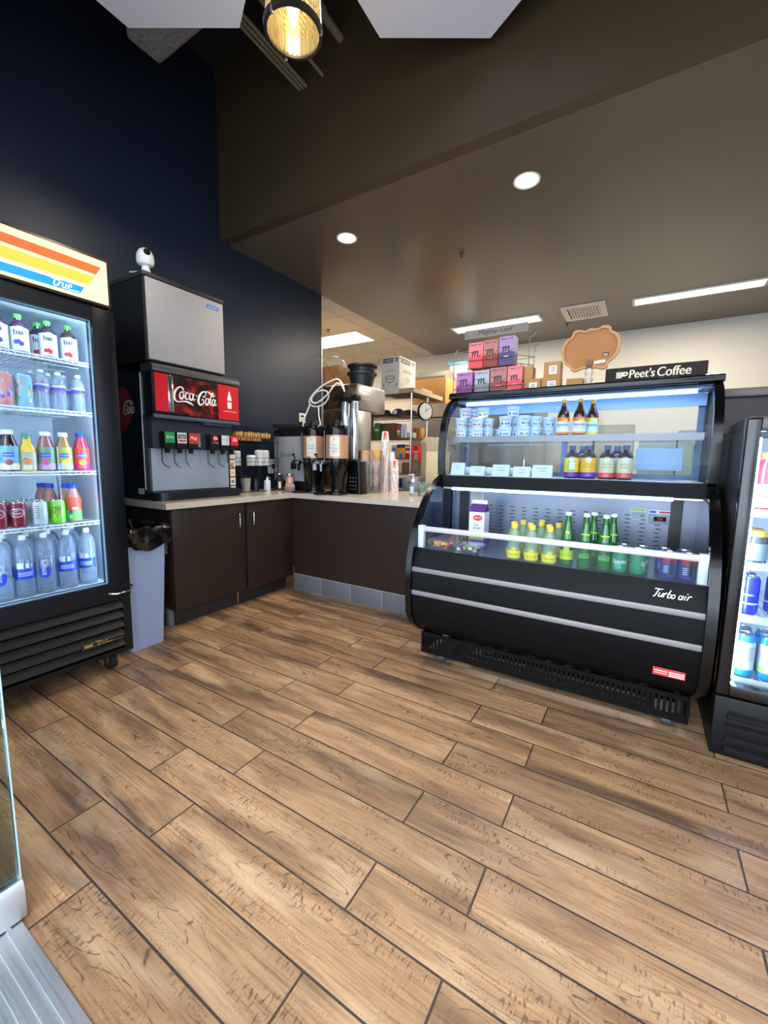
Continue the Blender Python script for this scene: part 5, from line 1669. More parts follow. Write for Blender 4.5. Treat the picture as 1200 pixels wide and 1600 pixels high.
GP = 'clear plastic cups nested in the bagged stacks'
for si, (x, y, n, sn) in enumerate(((-2.213, 3.262, 13, 'left'), (-2.133, 3.325, 14, 'right'))):
    for k in range(n): place('plc', make_clearcup, (x, y, CT + k * .0165), k * .5, 'clear plastic cup nested in the %s stack inside the bag' % sn, GP)
for x, y, z, lb in ((-2.213, 3.262, CT + 13 * .0165 + .093, 'roll of tan cup sleeves on the left cup stack in the bag'), (-2.133, 3.325, CT + 14 * .0165 + .090, 'roll of tan cup sleeves on the right cup stack in the bag')):
    b = B(); b.lathe([(0, 0), (.038, 0), (.041, .02), (.042, .085), (0, .088)], x, y, z, 20)
    tag(b.obj('cup_sleeves', mat('tan_sleeves', (222, 164, 98), .7)), lb, 'cup sleeves')
b = B()
rr = random.Random(4)
prev = None
for i, (z, s_) in enumerate(((.002, 1.0), (.12, 1.04), (.25, 1.02), (.345, 1.0), (.375, .82), (.385, .55), (.36, .35))):
    ring = []
    for k in range(28):
        a = 2 * PI * k / 28
        r1, r2 = .092 * s_, .092 * s_
        x = r1 * math.cos(a) + rr.uniform(-.006, .006); y = r2 * math.sin(a) + rr.uniform(-.006, .006)
        ring.append(b.bm.verts.new((max(-2.259, -2.166 + x * .92 + y * .18), 3.298 + y * .80 + x * .60, CT + z + (rr.uniform(-.015, .02) if i > 2 else 0))))
    if prev:
        for k in range(28): b.face((prev[k], prev[(k + 1) % 28], ring[(k + 1) % 28], ring[k]), 0, False)
    prev = ring
tag(b.obj('plastic_bag', glassy('bag_film', (253, 251, 250), .05, (250, 240, 236), .12, 1.4)), 'clear plastic bag pulled over the stacks of clear cups', 'bag')
# sanitizer and tip jar
t = thing('sanitizer_bottle', 'clear pump bottle of hand sanitizer on the counter near the display case', 'bottle', (-1.70, 3.26, CT))
b = B(); b.lathe([(0, 0), (.026, 0), (.028, .006), (.028, .095), (.022, .112), (.012, .118), (.012, .124), (0, .124)], -1.70, 3.26, CT, 16, sx=1.0, sy=.75, sq=.5); b.obj('bottle_body', M_clear, t)
b = B(); b.lathe([(.015, .120), (.016, .148), (.006, .150), (.005, .180), (0, .180)], -1.70, 3.26, CT, 14); b.box(-1.745, -1.690, 3.253, 3.267, CT + .180, CT + .190, bev=.003); b.obj('pump', M_white, t)
b = B(); b.rect((-1.70, 3.2355, CT + .055), VX, VZ, .034, .060); b.obj('label', lab('label_pale_blue'), t)
t = thing('tip_jar', 'clear jar stuffed with dollar bills beside the sanitizer', 'jar', (-1.632, 3.33, CT))
b = B(); b.lathe([(0, .0), (.044, 0), (.046, .004), (.046, .118), (.048, .122)], -1.632, 3.33, CT, 20, sq=.6); b.obj('jar', M_clear, t)
rr = random.Random(9)
for k in range(9):
    b = B(); c = Vector((-1.632 + rr.uniform(-.02, .02), 3.33 + rr.uniform(-.02, .02), CT + .05 + rr.uniform(0, .035)))
    u = Vector((rr.uniform(-1, 1), rr.uniform(-.5, .5), rr.uniform(-.6, .6))).normalized(); v = Vector((0, 0, 1)).cross(u).normalized().cross(u).normalized()
    P_ = [[c + u * (i / 5 - .5) * .056 + v * (j - .5) * .040 + u.cross(v) * .006 * math.sin(i * 1.7 + k) for j in range(2)] for i in range(6)]
    for i in range(5): b.face((P_[i][0], P_[i + 1][0], P_[i + 1][1], P_[i][1]), 0)
    b.disc(c, u, v, .009, 1, .007, 10)
    tag(b.obj('dollar_bill', [mat('banknote_green', (168, 180, 140), .8), lab('banknote_ink', (70, 96, 70))]), 'crumpled green dollar bill in the clear tip jar', 'banknote', 'dollar bills in the tip jar')
t = thing('card_reader', 'black card terminal with white slips behind the tip jar', 'card reader', (-1.50, 3.52, CT))
b = B(); b.box(-1.62, -1.43, 3.50, 3.62, CT, CT + .085, bev=.006); b.obj('body', M_blackmatte, t)
b = B(); b.box(-1.60, -1.46, 3.495, 3.60, CT + .086, CT + .092); b.box(-1.58, -1.44, 3.51, 3.60, CT + .105, CT + .112); b.obj('paper_slips', M_paper, t)

# ================================================================== DISPLAY CASE
XL, XR = -1.130, .310        # outer faces
IL, IR = -1.095, .272        # inner faces
t = thing('display_case', 'black curved-glass refrigerated display case with two lit levels', 'display case', (-.41, 2.55, 0))
DC = t
low = [(2.93, .172), (2.262, .172), (2.150, .250), (2.105, .330), (2.092, .45), (2.092, .560), (2.104, .664), (2.136, .772), (2.175, .845), (2.225, .918), (2.285, .985), (2.36, 1.045), (2.45, 1.100), (2.53, 1.132), (2.93, 1.132)]
up_o = [(2.510, 1.132), (2.500, 1.22), (2.502, 1.32), (2.515, 1.40), (2.540, 1.475), (2.580, 1.545), (2.635, 1.600), (2.700, 1.634)]
up_i = [(2.552, 1.132), (2.542, 1.22), (2.544, 1.32), (2.556, 1.39), (2.580, 1.455), (2.615, 1.510), (2.665, 1.556), (2.715, 1.585)]
for nm, xa, xb in (('left', XL, IL), ('right', IR, XR)):
    b = B(); b.prism(low, 0, xa, xb)
    b.obj('end_panel', M_blackgloss, t)
    b = B(); b.prism(up_o + up_i[::-1], 0, xa, xb); b.box(xa, xb, 2.716, 2.93, 1.60, 1.634); b.box(xa, xb, 2.89, 2.93, 1.1325, 1.600); b.obj('end_frame', M_blackgloss, t)
    b = B(); xm = (xa + xb) / 2; b.prism([(p[0], p[1]) for p in up_i] + [(2.889, 1.599), (2.889, 1.133)], 0, xm - .003, xm + .003); b.obj('end_glass', M_glass, t)
# inner skins of the lower tub
M_inner = brushed('tub_steel', (118, 124, 138), .34, 0, metal=.8)
M_mirror = mat('mirror_side', (120, 134, 150), .06, 1.0)
b = B(); ins = [(2.175, .70), (2.185, .80), (2.235, .90), (2.30, .985), (2.38, 1.045), (2.50, 1.05), (2.75, 1.05), (2.75, .70)]
b.prism(ins, 0, IL + .0005, IL + .003); b.obj('side_liner', M_mirror, t)
b = B(); b.prism(ins, 0, IR - .003, IR - .0005); b.obj('side_liner', M_mirror, t)
# lower front panels and trim
b = B()
b.prism([(2.165, .712), (2.118, .615), (2.112, .585), (2.112, .475), (2.112, .445), (2.122, .335), (2.160, .255), (2.262, .176), (2.36, .176), (2.36, .69), (2.20, .69)], 0, IL, IR); b.obj('front_panel', mat('case_black', (10, 10, 13), .5, spec=.14), t)
for z0, z1 in ((.584, .611), (.446, .473)):
    b = B(); b.box(IL + .002, IR - .002, 2.104, 2.1125, z0, z1, bev=.002); b.obj('trim_strip', mat('dull_trim', (146, 142, 144), .5, .5), t)
b = B()
b.stroke(TURBO, (.078, 2.1235, .648), VX, (0, .42, .905), .0142, shear=.28, n=5, lift=.003)
b.obj('lettering', mat('silver_letter', (220, 224, 228), .3, .4), t)
b = B(); b.rect((.167, 2.1215, .318), VX, (0, -.05, 1), .118, .036, 0, .004); b.rect((.138, 2.1215, .322), VX, (0, -.05, 1), .05, .006, 2, .0045); b.rect((.138, 2.1215, .312), VX, (0, -.05, 1), .045, .004, 2, .0045)
for k in range(4): b.rect((.195, 2.1215, .307 + k * .008), VX, (0, -.05, 1), .055, .004, 1, .0045)
b.obj('warning_sticker', [lab('sticker_red', (214, 60, 66)), M_whiteink, lab('sticker_pink', (240, 190, 190))], t)
# base with slotted kick plate
b = B()
b.box(-1.090, .268, 2.245, 2.252, .040, .075); b.box(-1.090, .268, 2.245, 2.252, .150, .172)
nb = 60
for k in range(nb + 1):
    x = -1.090 + k * (1.358 - .012) / nb
    b.box(x, x + .013, 2.245, 2.252, .075, .150)
b.obj('kick_grille', mat('grille_black', (7, 7, 8), .7, spec=.15), t)
b = B(); b.box(-1.090, -1.078, 2.2525, 2.92, .036, .165); b.box(.256, .268, 2.2525, 2.92, .036, .165)
b.box(-1.05, .24, 2.60, 2.90, .066, .165); b.box(-.72, .25, 2.50, 2.51, .066, .165); b.obj('base_side_dark_backing', mat('grille_black'), t)  # last box: thin dark sheet added behind the slots in place of shade
b = B()
rr = random.Random(8)
for k in range(10):
    x = -.75 + k * .09; b.cyl((x, 2.40, .07 + rr.uniform(0, .03)), (x + .08, 2.45, .09 + rr.uniform(0, .03)), .012, 8)
b.box(-.80, .1, 2.35, 2.50, .05, .062); b.obj('compressor_pipes', mat('copper_grey', (54, 52, 54), .5, .4), t)
for x in (-.955, .185):
    for y in (2.275, 2.85):
        b = B(); b.cyl((x - .016, y, .0275), (x + .016, y, .0275), .027, 18, 0); b.box(x - .02, x + .02, y - .02, y + .02, .0525, .058, 1); b.box(x - .020, x - .016, y - .012, y + .02, .02, .0525, 1); b.box(x + .016, x + .020, y - .012, y + .02, .02, .0525, 1)
        b.obj('caster', [mat('blue_grey_wheel', (60, 64, 72), .5), mat('caster_zinc', (120, 122, 128), .4, .6)], t)
b = B(); b.box(-1.00, -.91, 2.26, 2.90, .0585, .0645); b.box(.14, .23, 2.26, 2.90, .0585, .0645); b.obj('axle_plate', M_black, t)
# lower tub: deck, back wall with slots, guard glass and rail
b = B(); b.box(IL + .003, IR - .003, 2.172, 2.75, .690, .699); b.obj('lower_deck', M_inner, t)
b = B(); b.box(IL + .003, IR - .003, 2.751, 2.765, .690, 1.05); 
for i in range(16):
    for j in range(9):
        if abs(i - 15) < 1: continue
        x = -.86 + i * .0725 + (.006 if j % 2 else 0)
        b.box(x, x + .026, 2.7485, 2.7505, .745 + j * .023, .749 + j * .023, 1)
for j in range(9): b.box(-.99, -.965, 2.7485, 2.7505, .745 + j * .023, .749 + j * .023, 1)
b.obj('back_wall', [M_inner, M_dark], t)
for xa, xb in ((.150, .205), (-1.060, -1.0)):
    b = B(); b.box(xa, xb, 2.735, 2.7495, .70, 1.045); b.obj('shelf_standard', mat('standard_black', (16, 18, 24), .4), t)
b = B(); b.box(-.04, .045, 2.7485, 2.7505, .905, .975, 0); b.rect((.0025, 2.7483, .962), VX, VZ, .080, .018, 1, .0003); b.text('ATTENTION', (.0025, 2.7480, .962), VX, VZ, w=.055, m=2)
for k in range(5): b.rect((.0025, 2.7483, .945 - k * .008), VX, VZ, .070, .002, 2, .0003)
b.obj('attention_label', [lab('label_grey_print', (176, 190, 190)), lab('label_pale_green', (196, 226, 130)), M_ink], t)
b = B(); b.box(.055, .165, 2.738, 2.7505, .895, .945, 0, bev=.003); b.box(.048, .160, 2.7365, 2.7505, .947, .972, 2); b.rect((.105, 2.7376, .920), VX, VZ, .058, .026, 1, .0004); b.text('58', (.105, 2.737, .920), VX, VZ, h=.018, m=3)
b.rect((.125, 2.736, .958), VX, VZ, .05, .010, 3, .0004); b.rect((.07, 2.736, .958), VX, VZ, .03, .012, 4, .0004)
b.obj('thermometer_display', [mat('grey_box', (150, 150, 156), .4), M_dark, M_white, lab('display_red', (196, 50, 60)), BL_], t)
for x in (-.955, -.90):
    pass
b = B(); b.box(-.985, -.895, 2.7475, 2.7505, .93, 1.025, 0)
for k in range(7): b.rect((-.94, 2.7473, .945 + k * .010), VX, VZ, .070, .002, 1, .0003)
b.obj('spec_label', [M_paper, M_ink], t)
b = B(); b.sheet([(2.170, .713), (2.180, .80), (2.186, .815)], 0, IL + .03, IR - .03, .004); b.obj('guard_glass', glassy('guard_sheet', (246, 250, 252), 0.0, rough=0.0, fres=1.45, gl=.2), t)
b = B(); b.box(IL + .035, IR - .035, 2.175, 2.200, .812, .840, bev=.003); b.obj('guard_rail', mat('pale_rail', (206, 200, 204), .4, .3), t)
for xa in (IL + .001, IR - .036):
    b = B(); b.box(xa, xa + .035, 2.172, 2.205, .714, .845, bev=.003); b.obj('rail_post', mat('pale_grey_post', (206, 222, 232), .4), t)
# middle deck between tub and upper level
b = B(); b.prism([(2.505, 1.058), (2.505, 1.128), (2.53, 1.131), (2.76, 1.131), (2.92, 1.131), (2.92, 1.055), (2.60, 1.055)], 0, IL + .0005, IR - .0005); b.obj('middle_deck', mat('deck_black', (12, 13, 19), .5, spec=.14), t)
b = B(); b.box(IL + .012, IR - .012, 2.552, 2.915, 1.1312, 1.1335); b.obj('deck_liner', mat('pale_deck', (190, 202, 214), .35, .3), t)
b = B(); b.cyl((IL + .06, 2.530, 1.046), (.145, 2.530, 1.046), .009, 10); b.obj('light_tube', M_led, t)
b = B(); b.box(IL + .01, IR - .01, 2.508, 2.552, 1.0465, 1.0545); b.obj('light_housing', M_alu, t)
# upper shelf
b = B(); b.box(-1.075, .250, 2.600, 2.604, 1.342, 1.379, 0); b.box(-1.075, .250, 2.604, 2.86, 1.371, 1.375, 1); b.obj('upper_shelf', [mat('shelf_lip_steel', (128, 126, 128), .4, .6), glassy('shelf_glass', (240, 248, 250), .02, (220, 235, 240), .05, 1.4, .25)], t)
b = B(); b.cyl((-1.03, 2.625, 1.350), (.20, 2.625, 1.350), .007, 10); b.obj('light_tube', M_led, t)
for x in (-1.06, .235):
    b = B(); b.prism([(2.62, 1.337), (2.88, 1.337), (2.88, 1.22), (2.86, 1.30), (2.80, 1.325)], 0, x - .003, x + .003); b.obj('shelf_bracket', M_steel, t)
b = B(); b.cyl((-1.035, 2.735, 1.598), (.215, 2.735, 1.598), .010, 10); b.obj('light_tube', M_led, t)
# top cover, curved front glass
b = B(); b.box(XL - .006, XR + .006, 2.66, 2.98, 1.6345, 1.668, bev=.008); b.box(IL, IR, 2.70, 2.93, 1.618, 1.634); b.obj('top_cover', M_blackgloss, t)
b = B(); b.box(IL, IR, 2.722, 2.888, 1.610, 1.6175)
for k in range(64): b.box(IL + .005 + k * .0212, IL + .012 + k * .0212, 2.745, 2.888, 1.606, 1.610)
b.box(IL, IR, 2.880, 2.888, 1.54, 1.606); b.obj('ceiling_liner', mat('ribbed_pale_liner', (150, 172, 206), .4), t)
b = B(); b.cyl((XL - .004, 2.672, 1.640), (XR + .004, 2.672, 1.640), .012, 12); b.obj('top_rail', M_blackgloss, t)
gl = [(p[0] + .006, p[1] + (.002 if i == 0 else 0)) for i, p in enumerate(up_o)]
b = B(); b.sheet([tuple(p)[:2] for p in catmull([(p[0], p[1], 0) for p in gl], 4)], 0, IL + .001, IR - .001, .005); b.obj('front_glass', glassy('curved_sheet', (246, 250, 253), 0.0, rough=0.0, fres=1.45, gl=.15), t)
# rear sliding doors
b = B()
for xa, xb, y in ((IL, -.42, 2.905), (-.45, IR, 2.918)):
    b.box(xa, xa + .03, y, y + .01, 1.134, 1.60); b.box(xb - .03, xb, y, y + .01, 1.134, 1.60); b.box(xa + .03, xb - .03, y, y + .01, 1.134, 1.16); b.box(xa + .03, xb - .03, y, y + .01, 1.575, 1.60)
rd = b.obj('rear_door', mat('rear_door_blue_grey', (88, 104, 132), .4, .3), t)
b = B(); b.box(IL + .03, -.45, 2.908, 2.912, 1.16, 1.575); b.box(-.42, IR - .03, 2.921, 2.925, 1.16, 1.575); b.obj('door_glass', M_glass, rd)
b = B(); b.box(-.04, .19, 2.885, 2.900, 1.185, 1.31)
for k in range(19): b.box(-.038 + k * .0121, -.032 + k * .0121, 2.879, 2.885, 1.19, 1.305)
b.obj('rear_vent', mat('vent_blue_grey', (170, 196, 216), .4), t)

# ------------------------------------------------ yogurt cups on the upper shelf
def mk_yog(v):
    def mk():
        t = thing('yogurt_cup', '', 'yogurt')
        bb = B(); bb.lathe([(0, .001), (.031, .001), (.032, .004), (.0395, .052), (.042, .054), (.042, .060), (.040, .061)], seg=22)
        bb.ctext('Chobani', .0385, .041, h=.009, m=1)
        r_ = random.Random(v)
        for k in range(3):
            a = FA + (-.55 + k * .5) + r_.uniform(-.1, .1); bb.cpatch(.0362, .012, .012 + r_.uniform(.008, .013), a, a + .26, 2, 3)
        bb.obj('cup_body', [mat('yogurt_white', (214, 226, 236), .4), lab('yogurt_ink', (52, 58, 84)), (lab('fruit_rust', (190, 84, 52)), lab('fruit_violet', (52, 50, 84)), lab('fruit_olive', (126, 120, 84)))[v]], t)
        bb = B(); bb.lathe([(.0412, .0612), (.0405, .0622), (0, .0622)], seg=22); bb.obj('foil_lid', mat('foil_lid', (226, 236, 244), .3), t)
        return t
    return mk


GY = 'yogurt cups on the upper shelf of the display case'
YZ = 1.3755
ypos = [(-1.035, 2.650, 0, 0), (-.925, 2.650, 0, 0), (-.745, 2.650, 0, 1), (-.635, 2.650, 0, 2), (-1.035, 2.650, 1, 0), (-.925, 2.650, 1, 0), (-.745, 2.650, 1, 1), (-.635, 2.650, 1, 2),
        (-.885, 2.735, 0, 0), (-.690, 2.735, 0, 1), (-.585, 2.735, 0, 2), (-.885, 2.735, 1, 0), (-.690, 2.735, 1, 1), (-.585, 2.735, 1, 2), (-1.000, 2.735, 0, 0), (-1.000, 2.735, 1, 0),
        (-.820, 2.815, 0, 1), (-.520, 2.815, 0, 2), (-.520, 2.815, 1, 2), (-1.015, 2.660, 2, 0), (-.905, 2.690, 2, 2), (-.715, 2.700, 2, 1), (-.985, 2.745, 2, 0)]
cn = {0: 'peach and strawberry', 1: 'blueberry', 2: 'dark fruit'}
for i, (x, y, l, v) in enumerate(ypos):
    dep = 'front row' if y < 2.68 else ('second row' if y < 2.78 else 'rear row')
    lvl = ('bottom layer', 'second layer', 'top layer')[l]
    pos = 'far left' if x < -1.005 else 'left' if x < -.96 else 'second from left' if x < -.86 else 'left of centre' if x < -.78 else 'centre' if x < -.70 else 'right of centre' if x < -.65 else 'right' if x < -.6 else 'far right'
    place(('yog', v), mk_yog(v), (x, y, YZ + l * .0628), .25 * math.sin(i * 2.1) + .2, 'white %s yogurt cup, %s, %s, %s' % (cn[v], pos, dep, lvl), GY)

# tall kombucha bottles on the upper shelf
def mk_humm(v):
    def mk():
        t = thing('kombucha_bottle', '', 'bottle')
        bb = B(); bb.lathe([(0, .001), (.033, .001), (.035, .006), (.035, .100), (.032, .125), (.020, .155), (.014, .180), (.012, .192), (.013, .196), (0, .196)], seg=22); bb.obj('bottle_body', mat('amber_glass', (64, 34, 18), .08, coat=1.0), t)
        bb = B(); bb.lathe([(.0145, .188), (.0145, .208), (.012, .210), (0, .210)], seg=14); bb.obj('cap', lab('cap_gold', (216, 174, 60)), t)
        bb = B(); bb.lathe([(.0356, .010, 2), (.0356, .022, 0), (.0356, .082, 2), (.0356, .104)], seg=22)
        bb.ctext('humm', .0362, .064, h=.019, m=1); bb.cpatch(.0360, .078, .094, FA + .1, FA + .8, 3, 4); bb.cpatch(.0361, .045, .046, FA - .7, FA + .7, 1, 4)
        bb.obj('label', ([W_, K_, OR_, Yl_], [lab('label_mint', (206, 232, 214)), K_, Yl_, W_])[v], t)
        return t
    return mk


GH = 'amber kombucha bottles on the upper shelf'
place(('humm', 0), mk_humm(0), (-.412, 2.655, YZ), .1, 'amber bottle with orange and white label, left of the pair on the upper shelf', GH)
place(('humm', 0), mk_humm(0), (-.325, 2.655, YZ), .1, 'amber bottle with orange and white label, right of the pair on the upper shelf', GH)
place(('humm', 1), mk_humm(1), (-.268, 2.735, YZ), 0, 'amber bottle with pale green label, set behind the orange labelled pair', GH)

# squat kombucha bottles on the middle deck
def mk_ha(v):
    def mk():
        t = thing('kombucha_bottle', '', 'bottle')
        bb = B(); bb.lathe([(0, .001), (.035, .001), (.038, .006), (.038, .118), (.035, .130), (.020, .152), (.014, .160), (.014, .170), (0, .170)], seg=22); bb.obj('bottle_body', mat('dark_amber_glass', (42, 16, 20), .08, coat=1.0), t)
        bb = B(); bb.lathe([(.0165, .162), (.0165, .184), (0, .185)], seg=14); bb.obj('cap', lab('cap_steel_blue', (64, 84, 116)), t)
        bb = B(); bb.lathe([(.0386, .010, 1), (.0386, .036, 0), (.0386, .116)], seg=22)
        bb.disc((0, -.0395, .106), VX, VZ, .013, 2, .0004); bb.text('T', (0, -.0400, .106), VX, VZ, h=.013, m=3)
        if v == 0:
            bb.cpatch(.0389, .040, .098, FA - .5, FA + .5, 4, 6); bb.cpatch(.0391, .050, .092, FA - .3, FA + .5, 2, 6)
        else:
            bb.ctext('HEALTH-ADE', .0392, .082, w=.046, m=3); bb.ctext('KOMBUCHA', .0392, .066, w=.044, m=3); bb.ctext('PINK LADY', .0392, .022, w=.03, m=2)
        bb.obj('label', ([Yl_, PU_, W_, lab('ink_navy', (40, 44, 100)), lab('label_leaf', (130, 190, 60))], [lab('label_gold', (240, 184, 44)), PU_, W_, lab('ink_navy'), Yl_],
                         [lab('label_bone', (214, 210, 170)), lab('label_salmon', (232, 84, 90)), W_, lab('ink_navy'), Yl_])[v], t)
        return t
    return mk


GK = 'dark kombucha bottles on the middle deck'
DZ = 1.1337
for x, y, v, lb in ((-.345, 2.610, 0, 'dark kombucha bottle with yellow and purple label turned to its back, leftmost of the row'), (-.258, 2.610, 1, 'dark kombucha bottle with golden yellow and purple label'),
                    (-.168, 2.615, 2, 'dark kombucha bottle with cream and pink label, next to the golden one'), (-.080, 2.615, 2, 'dark kombucha bottle with cream and pink label at the right end of the row'),
                    (-.30, 2.70, 1, 'dark kombucha bottle in the second row behind the golden label'), (-.125, 2.705, 2, 'dark kombucha bottle in the second row between the two pink labels')):
    place(('ha', v), mk_ha(v), (x, y, DZ), .1, lb, GK)

# name cards on the middle deck
for i, (x, w, h, lines, lb) in enumerate(((-1.022, .092, .078, ('Turkey Pesto', 'Panini'), 'tent card at the far left of the middle deck, tallest of the five'), (-.890, .096, .058, ('Chicken Sausage', 'Combo'), 'low tent card second from left on the middle deck'),
                                          (-.742, .104, .070, ('Cheese Egg Combo', 'on croissant'), 'tent card in the middle of the five cards'), (-.615, .100, .060, ('Chicken Dip', 'Combo'), 'low tent card second from right on the middle deck'),
                                          (-.498, .112, .072, ('Ham and Cheese', 'Croissant'), 'wide tent card next to the yellow and purple kombucha'))):
    t2 = thing('name_card', lb, 'sign', (x, 2.59, DZ), 'white name cards on the middle deck')
    b = B(); b.prism([(2.570, DZ), (2.572, DZ), (2.592, DZ + h - .001), (2.592, DZ + h)], 0, x - w / 2, x + w / 2); b.prism([(2.612, DZ), (2.614, DZ), (2.5925, DZ + h), (2.5925, DZ + h - .001)], 0, x - w / 2, x + w / 2)
    b.obj('card', mat('card_white', (216, 224, 228), .6), t2)
    b = B()
    for j, l_ in enumerate(lines): b.text(l_, (x, 2.570 + .02 * ((h - .018 - j * .016) / h), DZ + h - .018 - j * .016), VX, VZ, h=.0065, m=0, lift=.0016)
    b.obj('card_lettering', M_ink, t2)
GW = 'wrapped sandwiches on the middle deck'
for i, (x, y, w) in enumerate(((-1.0, 2.70, .14), (-.84, 2.70, .13), (-.69, 2.70, .14), (-.53, 2.71, .13))):
    b = B(); b.box(x - w / 2, x + w / 2, y - .05, y + .05, DZ, DZ + .05, bev=.018, seg=3)
    tag(b.obj('wrapped_sandwich', mat('wrap_paper', (222, 224, 222), .6, bump=.4, bscale=40)), ['white wrapped sandwich behind the tallest name card', 'white wrapped sandwich behind the second name card', 'white wrapped sandwich behind the middle name card', 'white wrapped sandwich behind the wide right name card'][i], 'sandwich', GW)

# ------------------------------------------------ lower tub contents
LZ = .6995
TZ = .6992
M_topo = glassy('pale_aqua_bottle', (226, 244, 232), .30, (214, 244, 214), .05, 1.45)
def mk_topo():
    t = thing('mineral_water_bottle', '', 'bottle')
    bb = B(); bb.lathe([(0, .001), (.033, .001), (.0355, .007), (.0355, .058), (.033, .066), (.033, .080), (.0355, .088), (.0355, .110), (.030, .135), (.018, .160), (.013, .168), (.013, .178), (0, .178)], seg=22); bb.obj('bottle_body', M_topo, t)
    bb = B(); bb.lathe([(.0165, .168), (.0165, .190), (.014, .192), (0, .192)], seg=16); bb.obj('cap', lab('cap_yellow', (244, 206, 66)), t)
    bb = B(); bb.lathe([(.0361, .010), (.0361, .050)], seg=22); bb.disc((0, -.0358, .055), VX, VZ, .012, 0, .0004); [bb.ctext('Topo Chico', .0367, .030, w=.058, m=1, shear=.2, ang=FA + q_) for q_ in (0, .02)]; bb.disc((0, -.0366, .055), VX, VZ, .008, 2, .0002)
    bb.obj('label', [lab('label_sun', (236, 220, 40)), lab('ink_red', (200, 60, 30)), lab('label_deep_yellow', (214, 180, 30))], t)
    return t


GT = 'yellow capped plastic mineral water bottles in the lower tub'
for x, y, lb in ((-.560, 2.270, 'yellow capped bottle, left end of the front row in the tub'), (-.468, 2.268, 'yellow capped bottle, middle of the front row in the tub'), (-.378, 2.265, 'yellow capped bottle beside the green glass bottles, front row'),
                 (-.585, 2.352, 'yellow capped bottle, left end of the second row'), (-.495, 2.352, 'yellow capped bottle, middle of the second row'), (-.398, 2.350, 'yellow capped bottle, right end of the second row'),
                 (-.555, 2.436, 'yellow capped bottle, left of the third row'), (-.455, 2.436, 'yellow capped bottle, middle of the third row'), (-.365, 2.436, 'yellow capped bottle, right of the third row'), (-.470, 2.520, 'yellow capped bottle alone in the rear row')):
    place('topo', mk_topo, (x, y, TZ), .2, lb, GT)
M_green = mat('green_glass', (18, 120, 42), .06, coat=1.0, trans=.35)


def mk_green(v):
    def mk():
        t = thing('mineral_water_bottle', '', 'bottle')
        bb = B(); bb.lathe([(0, .001), (.030, .001), (.032, .006), (.032, .118), (.028, .150), (.018, .200), (.0125, .245), (.014, .250), (.0125, .256), (.0125, .264), (0, .264)], seg=22); bb.obj('bottle_body', M_green, t)
        bb = B(); bb.lathe([(.0150, .256), (.0155, .268), (.013, .271), (0, .271)], seg=16); bb.obj('crown_cap', W_, t)
        if v == 0:
            bb = B(); bb.lathe([(.0326, .030), (.0326, .078)], seg=22); bb.disc((0, -.0329, .084), VX, VZ, .015, 0, .0003); [bb.ctext('Topo Chico', .0332, .052, w=.052, m=1, shear=.2, ang=FA + q_) for q_ in (0, .02)]; bb.disc((0, -.0230, .170), VX, VZ, .009, 0, .002)
            bb.obj('label', [lab('label_chartreuse', (196, 224, 40)), lab('ink_red'), ], t)
        else:
            bb = B(); bb.cpatch(.0248, .158, .172, FA - .9, FA + .9, 0, 6); bb.cpatch(.0328, .050, .075, FA - .8, FA + .8, 1, 8); bb.cpatch(.0331, .055, .070, FA - .6, FA + .6, 2, 8)
            bb.ctext('Perrier', .0334, .062, w=.034, m=3); bb.obj('label', [lab('label_chartreuse'), lab('label_vivid_green', (70, 196, 50)), lab('label_dark_green', (14, 84, 40)), W_], t)
        return t
    return mk


GG = 'green glass mineral water bottles in the lower tub'
for x, y, v, lb in ((-.300, 2.300, 0, 'green glass bottle with yellow label beside the yellow capped bottles'), (-.215, 2.290, 1, 'green glass bottle in front, left of the pair with vivid green labels'), (-.128, 2.285, 1, 'green glass bottle in front, next to the green soda cans'),
                    (-.188, 2.375, 1, 'green glass bottle in the second row behind the left one of the pair'), (-.100, 2.370, 1, 'green glass bottle in the second row behind the one next to the cans')):
    place(('grn', v), mk_green(v), (x, y, TZ), .1, lb, GG)


def sprite_deco(bb, R, H):
    [bb.ctext('Sprite', R * 1.008, .054, w=.066, m=1, shear=.2, ang=FA + q_) for q_ in (0, .02, .04)]
    for k in range(8): bb.cpatch(R * 1.004, .020 + k * .004, .022 + k * .004, FA - .6, FA + .2, 2, 3)


mk_sprite = can_maker('soda_can', .034, CH, [lab('can_sea_green', (22, 142, 96), .3), W_, lab('can_pale_mark', (150, 206, 190))], [(.010, .108, 0)], sprite_deco)
GS = 'green soda cans in the lower tub'
for x, y, rz, lb in ((-.060, 2.290, .1, 'green soda can with white lettering, front left of the four'), (.014, 2.292, 1.4, 'green soda can turned sideways, front right of the four'), (-.045, 2.365, 0, 'green soda can in the second row, left'), (.030, 2.368, 0, 'green soda can in the second row, right')):
    place('sprite', mk_sprite, (x, y, TZ), rz, lb, GS)


def blue_deco(bb, R, H):
    bb.cpatch(R * 1.004, .075, .105, FA - 1.1, FA + 1.1, 1, 10); bb.cpatch(R * 1.008, .020, .090, FA - .22, FA + .22, 2, 4)
    for k in range(4): bb.cpatch(R * 1.006, .030 + k * .009, .033 + k * .009, FA - .9, FA - .35, 3, 3)


mk_bluecan = can_maker('soda_can', .034, CH, [lab('can_royal_blue', (36, 66, 150), .3), R_, K_, W_], [(.010, .108, 0)], blue_deco)
GU = 'blue and red cans at the right of the lower tub'
for x, y, lb in ((.138, 2.300, 'blue and red can, front left of the group at the right end of the tub'), (.210, 2.296, 'blue and red can, front right against the tub wall'), (.120, 2.372, 'blue and red can, second row left at the right end of the tub'), (.196, 2.372, 'blue and red can, second row right at the right end of the tub')):
    place('bluecan', mk_bluecan, (x, y, TZ), .3, lb, GU)
